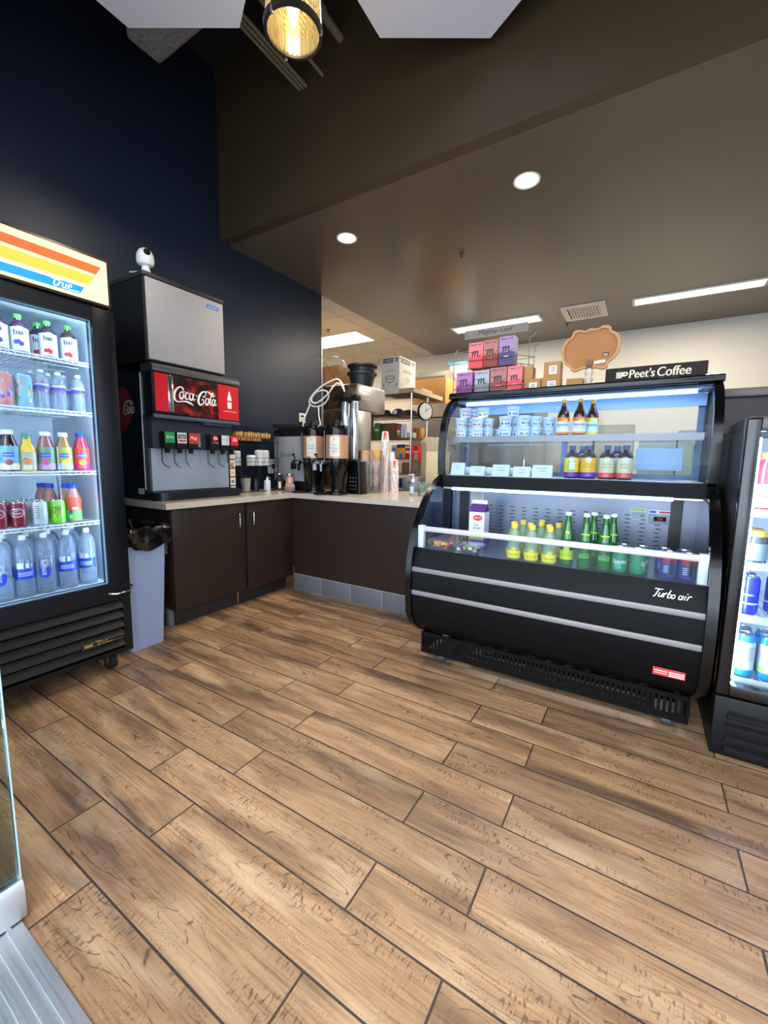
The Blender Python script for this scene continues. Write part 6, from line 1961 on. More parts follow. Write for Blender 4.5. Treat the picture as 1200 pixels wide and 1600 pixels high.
# milk carton
t = thing('milk_carton', 'white and purple gable-top carton with a red oval logo in the tub', 'carton', (-.835, 2.50, TZ))
cx0, cx1, cy0, cy1 = -.885, -.790, 2.455, 2.550
b = B(); b.box(cx0, cx1, cy0, cy1, TZ, TZ + .045, 1); b.box(cx0, cx1, cy0, cy1, TZ + .045, TZ + .075, 2); b.box(cx0, cx1, cy0, cy1, TZ + .075, TZ + .215, 0); b.obj('carton_body', [W_, PU_, lab('label_leaf'), R_], t)
b = B()
ym = (cy0 + cy1) / 2
b.prism([(cy0, TZ + .216), (cy1, TZ + .216), (ym + .004, TZ + .262), (ym - .004, TZ + .262)], 0, cx0, cx1, 0); b.obj('gable', mat('deep_purple', (74, 20, 112), .5), t)
b = B(); b.box(cx0, cx1, ym - .003, ym + .003, TZ + .2625, TZ + .285); b.obj('top_fin', W_, t)
b = B(); b.disc((-.832, cy0 - .0004, TZ + .180), VX, VZ, .030, 0, .0004, ry=.018); b.text('BROS', (-.832, cy0 - .001, TZ + .180), VX, VZ, w=.040, m=1); b.text('half', (-.838, cy0 - .0005, TZ + .138), VX, VZ, h=.014, m=2, shear=.2); b.text('& half', (-.834, cy0 - .0005, TZ + .118), VX, VZ, h=.014, m=2, shear=.2)
for k in range(9): b.rect((cx0 - .0005, ym, TZ + .09 + k * .013), (0, -1, 0), VZ, .060 + .015 * (k % 2), .003, 3, .0003)
b.obj('print', [R_, W_, M_ink, lab('print_grey', (130, 134, 146))], t)
# fruit boxes
M_tub = glassy('clamshell', (250, 250, 254), .05, (236, 236, 255), .06, 1.45, .5)
def fruitbox(x, y, z, w, d, h, cols, lb, seed):
    t = thing('fruit_cup', lb, 'fruit box', (x, y, z), 'clear boxes of cut fruit in the lower tub')
    b = B(); frus(b, x - w / 2 * .86, x + w / 2 * .86, y - d / 2 * .86, y + d / 2 * .86, z, x - w / 2, x + w / 2, y - d / 2, y + d / 2, z + h, r=.015, cap1=False); b.obj('tray', M_tub, t)
    b = B(); r_ = random.Random(seed)
    for k in range(34):
        c = (x + r_.uniform(-.36, .36) * w, y + r_.uniform(-.36, .36) * d, z + .006 + r_.uniform(0, h * .62)); s_ = r_.uniform(.007, .012)
        b.box(c[0] - s_, c[0] + s_, c[1] - s_, c[1] + s_, c[2], c[2] + s_ * 1.5, r_.randrange(len(cols)), bev=.003, seg=1)
    b.obj('cut_fruit', cols, t)
    b = B(); frus(b, x - w / 2, x + w / 2, y - d / 2, y + d / 2, z + h + .0005, x - w / 2 * .92, x + w / 2 * .92, y - d / 2 * .92, y + d / 2 * .92, z + h + .008, r=.015); b.obj('lid', M_tub, t)


f1 = [lab('melon_orange', (255, 150, 50)), lab('melon_red', (240, 40, 40)), lab('peach_yellow', (255, 210, 80))]
f2 = [lab('grape_dark', (60, 36, 70)), lab('cheese_cream', (238, 226, 190)), lab('apple_green', (190, 214, 120))]
fruitbox(-.990, 2.285, TZ, .150, .125, .052, f1, 'clear box of orange and red melon in the left front corner of the tub', 1)
fruitbox(-.925, 2.500, TZ, .0, .0, 0, f1, '', 1) if False else None
fruitbox(-.985, 2.430, TZ, .140, .125, .052, f1 + f2[:1], 'clear box of mixed orange fruit and grapes behind the front melon box', 2)
fruitbox(-.815, 2.275, TZ, .165, .125, .048, f2, 'clear box of grapes and cheese in front of the milk carton', 3)
fruitbox(-.940, 2.640, TZ, .135, .12, .05, [f1[2], f1[0], f2[0]], 'clear box of yellow fruit and grapes against the back wall of the tub', 4)

# ================================================================== ON TOP OF THE CASE
TOP = 1.6685
t = thing('tea_rack', 'wire counter rack with a grey header holding tea boxes', 'rack', (-.93, 2.9, TOP))
M_wireg = mat('grey_wire', (120, 118, 112), .35, .8)
b = B()
xa, xb, ya, yb = -1.178, -.695, 2.835, 2.965
for z in (TOP + .004, TOP + .055): b.tube([(xa, ya, z), (xb, ya, z), (xb, yb, z), (xa, yb, z)], .0025, 5, closed=True)
for k in range(9): b.tube([(xa + (xb - xa) * k / 8, ya, TOP + .004), (xa + (xb - xa) * k / 8, yb, TOP + .004)], .002, 4)
b.tube([(xa, ya, TOP + .004), (xa, ya, 1.955), (xa + .025, ya, 1.985), (xa + .07, yb, 1.99)], .003, 6); b.tube([(xb + .0, ya, TOP + .004), (xb, ya, TOP + .06)], .003, 6)
b.tube([(xb - .005, yb, TOP + .004), (xb - .005, yb, 2.04), (xb + .03, yb, 2.06), (xb + .035, yb, 2.075)], .003, 6); b.tube([(xa + .06, yb, TOP + .004), (xa + .06, yb, 2.07)], .003, 6)
for z in (1.862, 1.915): b.tube([(xa + .075, ya + .04, z), (xb - .04, ya + .04, z), (xb + .03, yb, z), (xb + .03, yb + .02, z), (xa + .0, yb + .02, z)], .0025, 5, closed=True)
for k in range(8): b.tube([(xa + .08 + k * .052, ya + .04, 1.862), (xa + .08 + k * .052, yb + .02, 1.862)], .002, 4)
b.tube([(xb + .03, yb, 1.86), (xb + .03, yb, 1.975), (xb + .06, yb, 2.0), (xb - .01, yb, 2.0)], .0025, 5)
b.obj('wire_frame', M_wireg, t)
b = B(); b.box(-1.150, -.712, 2.945, 2.953, 2.080, 2.140, 0); b.text('Mighty Leaf', (-.930, 2.9445, 2.110), VX, VZ, h=.036, w=.235, m=1, shear=.2); b.obj('header', [mat('header_grey', (112, 106, 98), .5), M_ink], t)


def teabox(x0, x1, y0, y1, z0, z1, top, bot, lb, group, brown=False, slot=True):
    t = thing('tea_box', lb, 'tea box', ((x0 + x1) / 2, (y0 + y1) / 2, z0), group)
    zm = z0 + (z1 - z0) * .45
    b = B(); b.box(x0, x1, y0, y1, z0, zm, 1); b.box(x0, x1, y0, y1, zm, z1, 0)
    ink = 2
    b.text('Mighty Leaf', ((x0 + x1) / 2, y0 - .0005, z1 - .017), VX, VZ, w=(x1 - x0) * .8, m=2, shear=.2)
    w = x1 - x0
    sc = w / 7.2
    b.stroke([[(-.6, 1.75, .18), (.7, 1.55, .36), (1.3, 1.65, .56), (1.1, .7, .76), (.9, -.6, .6)], [(1.1, .8, .3), (2.0, 1.8, .46), (2.5, 1.6, .64), (2.25, .5, .74), (2.1, -.5, .6)], [(2.3, .7, .3), (3.2, 1.8, .46), (3.75, 1.5, .66), (3.5, .2, .7), (3.8, -.6, .56), (4.8, -.3, .3), (5.7, .7, .18)]],
             (x0 + w * .14, y0 - .0004, z0 + (z1 - z0) * .50), VX, VZ, sc, m=2, n=4)
    b.rect(((x0 + x1) / 2, y0 - .0004, z0 + (z1 - z0) * .30), VX, VZ, w * .3, .005, 3, .0004)
    if slot: b.plane_pts([(w * .36 * math.cos(a * PI / 8), .016 * math.sin(a * PI / 8)) for a in range(9)], ((x0 + x1) / 2, y0 - .0006, z0 + .005), VX, VZ, 4, .0004)
    b.obj('carton', [top, bot, lab('tea_ink', (44, 24, 30)), M_whiteink, M_dark], t)


def tl(n, c=(200, 200, 200)): return lab('tea_' + n, c, .5)


GTb = 'tea boxes on the lower tier'
zb = TOP + .0075
teabox(-1.160, -1.045, 2.845, 2.945, zb, 1.835, tl('orchid', (178, 110, 180)), tl('plum', (120, 42, 120)), 'purple tea box at the left end of the lower tier', GTb)
teabox(-1.026, -.926, 2.845, 2.945, zb, 1.835, tl('silver', (168, 170, 186)), tl('slate', (122, 124, 138)), 'silver grey tea box on the lower tier', GTb)
teabox(-.918, -.808, 2.845, 2.945, zb, 1.845, tl('rose_brown', (178, 110, 104)), tl('brick', (138, 44, 40)), 'rose brown tea box on the lower tier', GTb)
teabox(-.802, -.708, 2.845, 2.945, zb, 1.845, tl('pink', (226, 118, 122)), tl('bright_red', (220, 66, 70)), 'pink and red tea box at the right end of the lower tier', GTb)
GTt = 'tea boxes on the upper tier'
teabox(-1.092, -.990, 2.885, 2.975, 1.866, 2.036, tl('pink'), tl('bright_red'), 'pink and red tea box at the left end of the upper tier', GTt, slot=False)
teabox(-.986, -.886, 2.885, 2.975, 1.866, 2.040, tl('rose_brown'), tl('brick'), 'rose brown tea box in the middle of the upper tier', GTt, slot=False)
teabox(-.880, -.778, 2.885, 2.975, 1.866, 2.050, tl('lilac', (156, 128, 176)), tl('indigo', (72, 50, 110)), 'purple tea box at the right end of the upper tier', GTt, slot=False)


def kbox(x0, x1, y0, y1, z0, z1, lb, label=True, group='small cardboard boxes on the display case'):
    t = thing('cardboard_box', lb, 'box', ((x0 + x1) / 2, (y0 + y1) / 2, z0), group)
    b = B(); b.box(x0, x1, y0, y1, z0, z1, 0, bev=.0015); b.obj('carton', M_kraft, t)
    if label:
        b = B(); cx_ = (x0 + x1) / 2 + .006; cz = (z0 + z1) / 2 - .004; w = (x1 - x0) * .46; h = (z1 - z0) * .55
        b.rect((cx_, y0 - .0004, cz), VX, VZ, w, h, 0, .0003)
        for k in range(3): b.rect((cx_, y0 - .0007, cz + h * (.25 - k * .22)), VX, VZ, w * .6, h * .07, 1, .0003)
        b.obj('shipping_label', [M_paper, M_ink], t)


kbox(-.700, -.596, 2.870, 2.965, TOP, TOP + .088, 'small kraft box with a white label right behind the pink tea box')
kbox(-.590, -.480, 2.870, 2.965, TOP, TOP + .090, 'small kraft box with a white label, lower of the stack of two')
kbox(-.582, -.482, 2.875, 2.960, TOP + .0905, TOP + .185, 'small kraft box with a white label on top of another')
kbox(-.705, -.650, 2.872, 2.965, TOP + .0885, TOP + .170, 'plain kraft box perched behind the pink tea box', False)
kbox(-.445, -.352, 2.885, 2.965, TOP, TOP + .072, 'plain low kraft box left of the carved stand', False)
# cloud-shaped board on a turned stand, seen from the back
t = thing('tabletop_sign', 'back of a scalloped wooden board on a turned white stand', 'sign', (-.325, 2.91, TOP))
cl = [(-0.488, 1.911), (-0.482, 1.949), (-0.462, 1.981), (-0.434, 1.996), (-0.428, 2.018), (-0.411, 2.031), (-0.382, 2.029), (-0.353, 2.021), (-0.332, 2.033), (-0.304, 2.027), (-0.284, 2.029), (-0.261, 2.039), (-0.237, 2.037), (-0.219, 2.025), (-0.214, 2.005), (-0.194, 1.994), (-0.172, 1.968), (-0.163, 1.934), (-0.165, 1.899), (-0.178, 1.864), (-0.196, 1.84), (-0.22, 1.823), (-0.222, 1.802), (-0.236, 1.789), (-0.26, 1.788), (-0.289, 1.798), (-0.323, 1.794), (-0.359, 1.799), (-0.384, 1.79), (-0.406, 1.785), (-0.428, 1.797), (-0.435, 1.815), (-0.46, 1.831), (-0.481, 1.864)]
cl = [tuple(p)[:2] for p in catmull([(p[0], p[1], 0) for p in cl], 3, True)]
cx_, cz_ = -.325, 1.912
inn = [(cx_ + (p[0] - cx_) * .90, cz_ + (p[1] - cz_) * .88) for p in cl]
M_mdf = mat('brown_fibreboard', (168, 112, 62), .7, var=.08); M_rim = mat('rim_wood', (190, 134, 84), .6)
b = B()
n_ = len(cl)
def ringv(P, y): return [b.bm.verts.new((p[0], y, p[1])) for p in P]
A0, A1, C0, C1 = ringv(cl, 2.905), ringv(inn, 2.905), ringv(inn, 2.915), ringv(cl, 2.925)
for k in range(n_):
    k2 = (k + 1) % n_
    b.face((A0[k], A0[k2], A1[k2], A1[k]), 1); b.face((A1[k], A1[k2], C0[k2], C0[k]), 0); b.face((A0[k2], A0[k], C1[k], C1[k2]), 1)
b.face(C0, 0); b.face(C1[::-1], 1)
b.obj('board', [M_mdf, M_rim], t)
b = B(); b.prism(cl, 1, 2.9255, 2.931); b.obj('front_trim', mat('board_white_face', (226, 220, 206), .5), t)
b = B(); b.rect((-.323, 2.9046, 1.822), VX, VZ, .034, .055, 0, .0006); b.rect((-.323, 2.9046, 1.808), VX, VZ, .034, .022, 1, .0010)
b.rect((-.268, 2.9140, 1.832), (1, 0, .08), VZ, .062, .018, 2, .0006); b.rect((-.238, 2.9140, 1.872), (1, 0, .03), VZ, .034, .022, 3, .0006)
b.rect((-.238, 2.9134, 1.874), VX, VZ, .022, .003, 4, .0006); b.rect((-.238, 2.9134, 1.867), VX, VZ, .022, .003, 4, .0006)
b.obj('stickers', [lab('mount_brown', (120, 70, 44)), lab('mount_dark', (86, 44, 34)), lab('sticker_cream', (222, 206, 180)), K_, W_], t)
b = B(); b.lathe([(0, 0), (.042, 0), (.042, .010), (.030, .018), (.024, .034), (.018, .042), (.024, .058), (.026, .068), (.016, .080), (.022, .094), (.026, .104), (.018, .116), (.014, .134), (0, .134)], -.323, 2.9185, TOP, 24); b.obj('turned_stand', mat('distressed_white', (218, 206, 188), .7, var=.15, vscale=60), t)
# Peet's sign
t = thing('shop_sign', 'black sign with cream coffee lettering on top of the display case', 'sign', (.015, 2.86, TOP))
b = B(); b.box(-.226, .258, 2.850, 2.872, TOP, 1.772, bev=.002); b.obj('board', mat('sign_dark_brown', (44, 37, 33), .65, spec=.2), t)
b = B()
o_y = 2.8495
for dx_ in (0, .0014, .0028):
    b.text("Peet's", (-.042 + dx_, o_y, 1.733), VX, VZ, h=.048, w=.122, m=0, shear=.08, lift=.0006 + dx_ * .02); b.text('Coffee', (.108 + dx_, o_y, 1.733), VX, VZ, h=.050, w=.154, m=0, shear=.08, lift=.0006 + dx_ * .02)
for dx_ in (0, .001): b.text('WE PROUDLY BREW', (.003 + dx_, o_y, 1.6865), VX, VZ, h=.0115, w=.160, m=0, lift=.0006 + dx_ * .05)
b.rect((-.130, o_y, 1.685), VX, VZ, .080, .0025, 0, .0006); b.rect((.140, o_y, 1.687), VX, VZ, .085, .0025, 0, .0006)
b.rect((-.155, o_y, 1.730), VX, VZ, .028, .034, 0, .0006); b.plane_pts([(-.014, -.009), (.002, -.009), (.012, -.005), (.018, .004), (.018, .012), (.010, .017), (-.014, .017)], (-.128, o_y, 1.730), VX, VZ, 0, .0006)
b.disc((-.124, o_y, 1.735), VX, VZ, .005, 1, .0010)
for k in range(4):
    for j in range(4): b.rect((-.164 + k * .006, o_y, 1.718 + j * .008), VX, VZ, .003, .003, 1, .0010)
b.obj('sign_lettering', [mat('sign_cream', (226, 214, 190), .6), mat('sign_dark_brown')], t)

# ================================================================== LOW COOLER AT THE RIGHT
t = thing('beverage_cooler', 'low black glass-door cooler with cans at the right edge', 'refrigerator', (.66, 2.45, 0))
RX0, RX1, RY0, RY1 = .335, .955, 2.130, 2.80
b = B()
b.box(RX0, RX0 + .035, 2.19, RY1, .27, 1.36); b.box(RX1 - .035, RX1, 2.19, RY1, .27, 1.36); b.box(RX0 + .035, RX1 - .035, RY1 - .03, RY1, .27, 1.36); b.box(RX0, RX1, 2.14, RY1, 1.36, 1.408, bev=.01)
b.box(RX0, RX1, RY0 + .01, RY1, .003, .262, bev=.006); b.obj('cabinet', mat('cooler_black', (13, 13, 15), .45, spec=.3), t)
b = B(); b.box(RX0 + .0355, RX1 - .0355, 2.76, 2.769, .285, 1.355); b.box(RX0 + .0355, RX0 + .040, 2.20, 2.76, .285, 1.355); b.box(RX1 - .040, RX1 - .0355, 2.20, 2.76, .285, 1.355); b.box(RX0 + .0355, RX1 - .0355, 2.195, 2.769, .275, .285)
b.obj('liner', wl, t)
b = B(); b.box(RX0 - .004, RX0 + .042, RY0 - .004, 2.185, .275, 1.402, bev=.008, seg=3); b.box(RX1 - .042, RX1 + .004, RY0 - .004, 2.185, .275, 1.402, bev=.008, seg=3)
b.box(RX0 + .042, RX1 - .042, RY0, 2.185, .275, .322, bev=.004); b.box(RX0 + .042, RX1 - .042, RY0, 2.185, 1.350, 1.402, bev=.004); dr = b.obj('door', mat('cooler_door_gloss', (11, 11, 14), .18, spec=.6), t)
b = B(); b.box(RX0 + .044, RX1 - .044, 2.158, 2.163, .324, 1.348); b.obj('door_glass', M_glass, dr)
b = B()
for k in range(4): b.prism([(RY0 + .008, .205 - k * .050), (RY0 - .006, .195 - k * .050), (RY0 - .006, .180 - k * .050), (RY0 + .008, .172 - k * .050)], 0, RX0 + .045, RX1 - .03)
b.obj('louvre', mat('cooler_black'), t)
b = B(); b.cyl((RX0 + .052, 2.20, .33), (RX0 + .052, 2.20, 1.33), .008, 8); b.cyl((RX1 - .052, 2.20, .33), (RX1 - .052, 2.20, 1.33), .008, 8); b.obj('light_tube', mat('cooler_led'), t)
RSH = [.328, .600, .822, 1.040]
for z in RSH:
    b = B()
    for k in range(20): b.cyl((RX0 + .05 + k * .0268, 2.215, z - .004), (RX0 + .05 + k * .0268, 2.74, z - .004), .0025, 5)
    b.cyl((RX0 + .042, 2.215, z - .008), (RX1 - .042, 2.215, z - .008), .003, 6); b.cyl((RX0 + .042, 2.74, z - .008), (RX1 - .042, 2.74, z - .008), .003, 6)
    b.box(RX0 + .058, RX1 - .058, 2.205, 2.210, z - .026, z + .006, 0); b.obj('shelf', mat('pale_price_rail', (206, 216, 220), .4), t)


def coco_deco(bb, R, H):
    bb.cpatch(R * 1.006, .06, H - .035, FA - .2, FA + 1.4, 2, 8)
    for k in range(8): bb.cpatch(R * 1.012, .075 + k * .008, .078 + k * .008, FA + .1, FA + 1.2, 3, 5)
    bb.ctext('COCONUT', R * 1.010, H * .5, w=.07, vertical=True, m=1, ang=FA - .75); bb.cpatch(R * 1.005, .035, .055, FA - 1.4, FA - .3, 4, 6)


mk_coco = can_maker('tall_drink_can', .0355, .185, [lab('can_aqua', (40, 140, 200), .3), lab('ink_blue', (30, 60, 150)), lab('can_pale_lilac', (206, 212, 232), .35), lab('can_grey_print'), lab('can_leaf_green', (150, 200, 80))], [(.010, .030, 0), (.034, .150, 2), (.154, .168, 0)], coco_deco)
mk_energy = can_maker('tall_drink_can', .0320, .160, [lab('can_cobalt', (20, 36, 190), .25), W_, lab('can_ice', (200, 214, 236))], [(.010, .145, 0)], lambda bb, R, H: (bb.cpatch(R * 1.004, .045, .052, FA - 1.3, FA + 1.3, 2, 10), bb.ctext('ENERGY', R * 1.008, .085, w=.04, m=1)))
mk_jar = bottle('protein_shake', 'bottle', mat('dark_shake', (60, 60, 70), .2, coat=.6), [(0, .001), (.034, .001), (.036, .006), (.036, .085), (.034, .10), (.030, .11), (0, .112)], lab('cap_gold'), [(.033, .108), (.033, .130), (0, .132)], [(.0365, .010, 0), (.0365, .080)], [lab('label_steel', (130, 150, 170)), W_], None)
mk_gat = bottle('sports_drink', 'bottle', mat('red_sports_liquid', (196, 26, 48), .2, coat=.7), [(0, .001), (.034, .001), (.037, .008), (.037, .16), (.030, .19), (.020, .205), (.020, .215), (0, .215)], OR_, [(.023, .205), (.023, .232), (0, .234)], [(.0375, .012), (.0375, .105)], [W_, R_, lab('ink_grey', (90, 90, 100))],
                lambda bb: (bb.disc((0, -.0380, .075), VX, VZ, .022, 1, .0004), bb.disc((0, -.0380, .075), VX, VZ, .018, 0, .0008), bb.ctext('PRO', .0392, .076, h=.014, m=2, shear=.2)))
RF2 = -.25
GA = 'drinks on the bottom shelf of the low cooler'
for x, y, lb in ((.432, 2.262, 'tall aqua and white can at the front left of the low cooler bottom shelf'), (.512, 2.262, 'tall aqua and white can second along the front of the bottom shelf'), (.594, 2.262, 'tall aqua and white can third along the front, out past the picture edge'),
                 (.432, 2.342, 'tall aqua can in the second row at the left of the bottom shelf'), (.512, 2.342, 'tall aqua can in the second row, second along')):
    place('coco', mk_coco, (x, y, .3285), RF2, lb, GA)
GE = 'cobalt cans on the second shelf of the low cooler'
for x, y, lb in ((.425, 2.260, 'cobalt blue can at the front left of the second shelf'), (.425, 2.332, 'cobalt blue can behind the front left one'), (.520, 2.332, 'cobalt blue can second along in the second row'), (.520, 2.260, 'cobalt blue can second along the front')):
    place('energy', mk_energy, (x, y, .6005), RF2, lb, GE)
GJ = 'gold capped shakes on the third shelf of the low cooler'
for x, y, lb in ((.430, 2.265, 'gold capped shake at the front left of the third shelf'), (.512, 2.265, 'gold capped shake second along the third shelf'), (.430, 2.345, 'gold capped shake behind the front left one')):
    place('jar', mk_jar, (x, y, .8225), RF2, lb, GJ)
place('gat', mk_gat, (.435, 2.265, 1.0405), RF2, 'red orange-capped sports drink, front left on the low cooler top shelf')
place('gat', mk_gat, (.520, 2.265, 1.0405), RF2, 'red sports drink with an orange cap second along the top shelf')

# ================================================================== KITCHEN BEHIND
t = thing('wire_shelving', 'chrome wire shelving unit packed with supplies in the kitchen', 'shelving', (-3.15, 5.2, 0))
sx0, sx1, sy0, sy1 = -3.70, -2.635, 4.95, 5.43
b = B()
for x in (sx0, sx1):
    for y in (sy0, sy1): b.cyl((x, y, .001), (x, y, 2.100), .0127, 10)
b.obj('post', M_chrome, t)
SZ = [.45, .80, 1.045, 1.235, 1.525, 1.82, 2.105]
for z in SZ:
    b = B()
    for k in range(9): y = sy0 + (sy1 - sy0) * k / 8; b.cyl((sx0, y, z - .004), (sx1, y, z - .004), .003, 5)
    for k in range(15): x = sx0 + (sx1 - sx0) * k / 14; b.cyl((x, sy0, z - .014), (x, sy1, z - .014), .003, 5)
    for y in (sy0, sy1): b.cyl((sx0, y, z - .030), (sx1, y, z - .030), .004, 6)
    b.obj('shelf', mat('dull_chrome_wire', (150, 140, 124), .4, .7), t)


def sbox(name, lb, cat, x0, x1, y0, y1, z0, z1, rgb, bands=None, bev=.003, rough=.6):
    t = thing(name, lb, cat, ((x0 + x1) / 2, (y0 + y1) / 2, z0))
    b = B(); b.box(x0, x1, y0, y1, z0, z1, 0, bev=bev); b.obj('carton', mat('box_%d_%d_%d' % rgb, rgb, rough, var=.06), t)
    if bands:
        b = B(); ms = []
        for i, (fx0, fx1, fz0, fz1, c) in enumerate(bands):
            w, h = x1 - x0, z1 - z0
            b.rect((x0 + w * (fx0 + fx1) / 2, y0 - .0005, z0 + h * (fz0 + fz1) / 2), VX, VZ, w * (fx1 - fx0), h * (fz1 - fz0), i, .0005 + i * .0003)
            ms.append(lab('print_%d_%d_%d' % c, c))
        b.obj('print', ms, t)
    return t


# white box on top
t = thing('cardboard_box', 'large white printed box of takeout containers on top of the shelving', 'box', (-2.97, 5.1, 2.107))
b = B(); b.box(-3.112, -2.832, 4.960, 5.420, 2.107, 2.595, bev=.002); b.obj('carton', mat('white_carton', (214, 208, 198), .7), t)
b = B()
for (o0, r_, w_) in (((-2.972, 4.9594, 0), VX, .28), ((-2.8314, 5.19, 0), VY, .46)):
    b = B()
    def P(u, z): return tuple(Vector(o0) + Vector(r_) * (u * w_) + Vector((0, 0, z)))
    b.rect(P(-.13, 2.545), r_, VZ, w_ * .58, .062, 0, .0004); b.text('CHOICE', P(-.13, 2.545), r_, VZ, w=w_ * .50, h=.040, m=1, lift=.001)
    b.rect(P(.34, 2.558), r_, VZ, w_ * .20, .016, 0, .0004); b.rect(P(.34, 2.530), r_, VZ, w_ * .16, .012, 0, .0004)
    b.text('5" x 5" x 3"', P(.0, 2.435), r_, VZ, w=w_ * .35, m=0); b.text('Hinged Containers', P(0, 2.410), r_, VZ, w=w_ * .55, m=0)
    for k in range(16):
        a = 2 * PI * k / 16; a2 = 2 * PI * (k + 1) / 16
    b.stroke([[(.09 * math.cos(a * PI / 10), .028 * math.sin(a * PI / 10), .004) for a in range(21)]], P(0, 2.325), r_, VZ, w_ * 2.6 if w_ < .3 else w_ * 1.2, m=0)
    b.stroke([[(-.09, 0, .004), (-.07, -.07, .004), (0, -.09, .004), (.07, -.07, .004), (.09, 0, .004)]], P(0, 2.325), r_, VZ, w_ * 2.6 if w_ < .3 else w_ * 1.2, m=0)
    for u in (-.36, .36): b.plane_pts([(-.003, -.025), (.003, -.025), (.003, .008), (.009, .008), (0, .028), (-.009, .008), (-.003, .008)], P(u, 2.22), r_, VZ, 0, .0004)
    b.obj('print', [M_ink, M_whiteink], t)
t = thing('shallow_tray', 'shallow worn cardboard tray sticking out past the end of the top shelf', 'box', (-2.8, 5.4, 2.106))
b = B(); b.box(-2.825, -2.600, 4.945, 5.86, 2.107, 2.112); b.box(-2.825, -2.820, 4.945, 5.86, 2.112, 2.165); b.box(-2.605, -2.600, 4.945, 5.86, 2.112, 2.165); b.box(-2.820, -2.605, 4.945, 4.950, 2.112, 2.165); b.box(-2.820, -2.605, 5.855, 5.86, 2.112, 2.165)
b.obj('tray', mat('worn_cardboard', (176, 160, 134), .85, var=.2, vscale=30), t)
sbox('cardboard_box', 'small open kraft box lying in the shallow tray', 'box', -2.80, -2.62, 5.20, 5.55, 2.113, 2.20, (206, 152, 92))
# wall clock hung at the shelf end
t = thing('wall_clock', 'round black-rimmed clock hung on the end of the shelving', 'clock', (-2.575, 5.22, 1.888))
cc = Vector((-2.560, 5.222, 1.888)); nn = Vector((.90, -.43, 0)).normalized(); rr_ = Vector((0, 0, 1)).cross(nn).normalized()
b = B(); b.cyl(cc - nn * .022, cc + nn * .006, .124, 36, 0); b.obj('rim', M_blackmatte, t)
b = B(); b.disc(cc + nn * .0065, rr_, VZ, .108, 0, 0, 36)
for k in range(12):
    a = k * PI / 6; b.rect(cc + nn * .007 + rr_ * (.09 * math.sin(a)) + Vector((0, 0, .09 * math.cos(a))), rr_, VZ, .006, .012, 1, .0003)
b.obj('dial', [M_paper, M_ink], t)
b = B(); b.plane_pts([(-.003, -.01), (.003, -.01), (.010, .060), (.004, .060)], cc + nn * .009, rr_, VZ); b.plane_pts([(-.008, .002), (-.003, -.004), (.075, .052), (.073, .056)], cc + nn * .0095, rr_, VZ); b.obj('hands', M_ink, t)
# things on the shelves
Z1 = 1.8215
t = thing('baseball_cap', 'navy cap with a white emblem on the second shelf from the top', 'hat', (-2.90, 5.05, Z1))
b = B(); b.lathe([(.085, 0), (.088, .03), (.075, .07), (.045, .095), (0, .105)], -2.90, 5.07, Z1, 20); b.obj('crown', mat('cap_navy', (28, 36, 66), .8), t)
b = B(); b.prism([(-2.985, 4.99), (-2.815, 4.99), (-2.83, 4.93), (-2.87, 4.90), (-2.93, 4.90), (-2.97, 4.93)], 2, Z1 + .001, Z1 + .008); b.obj('brim', mat('cap_navy'), t)
b = B(); b.disc((-2.90, 4.990, Z1 + .045), VX, (0, .3, 1), .03, 0, .003); b.obj('emblem', W_, t)
b = B()
b.lathe([(0, 0), (.19, 0), (.21, .015), (.14, .05), (.10, .085), (.05, .10), (0, .105)], -2.72 - .12, 5.26, Z1, 24, sx=1.0, sy=.6); tag(b.obj('folded_apron', mat('apron_black', (26, 24, 24), .9)), 'heap of black cloth lying behind the navy cap', 'cloth')
b = B(); b.lathe([(0, 0), (.17, 0), (.17, .03), (.12, .10), (0, .115)], -3.22, 5.15, Z1, 20, sy=.8); tag(b.obj('folded_apron', mat('apron_charcoal', (48, 42, 38), .9)), 'heap of charcoal cloth on the shelf, left of the navy cap', 'cloth')
Z2 = 1.5265
sbox('snack_bag', 'green bag standing on the third shelf', 'bag', -3.24, -3.14, 4.98, 5.08, Z2, Z2 + .21, (52, 120, 62), [(.2, .8, .45, .6, (200, 220, 190))], .02)
sbox('cardboard_box', 'brown box on the third shelf behind the red cup stack', 'box', -3.10, -2.91, 4.99, 5.25, Z2, Z2 + .20, (112, 72, 48))
sbox('cardboard_box', 'brown box at the left end of the third shelf', 'box', -3.38, -3.26, 4.99, 5.25, Z2, Z2 + .16, (132, 96, 66))
t = thing('spray_can', 'slim red, white and green can on the third shelf', 'can', (-2.862, 5.02, Z2))
b = B(); b.lathe([(0, 0), (.026, 0), (.026, .035, 1), (.026, .075, 2), (.026, .10, 0), (.026, .165, 3), (.022, .185, 3), (0, .187)], -2.862, 5.02, Z2, 14); b.obj('can_body', [R_, lab('label_leaf'), W_, BL_], t)
for i, x in enumerate((-2.80, -2.755)):
    b = B(); b.lathe([(0, 0), (.024, 0), (.024, .14), (.012, .165), (.012, .185), (0, .186)], x, 5.02, Z2, 12)
    tag(b.obj('plastic_bottle', lab('label_ice', (190, 206, 226))), ['pale blue bottle next to the slim red can on the third shelf', 'pale blue bottle nearer the chrome post on the third shelf'][i], 'bottle')
sbox('small_carton', 'low white carton in front of the chrome post on the third shelf', 'box', -2.77, -2.66, 5.06, 5.16, Z2, Z2 + .07, (206, 200, 190))
sbox('paper_pouch', 'tan pouch with two dark stripes at the end of the third shelf', 'bag', -2.78, -2.65, 5.28, 5.40, Z2, Z2 + .15, (196, 140, 66), [(.3, .4, 0, 1, (110, 70, 34)), (.6, .7, 0, 1, (110, 70, 34))], .01)
Z3 = 1.2365
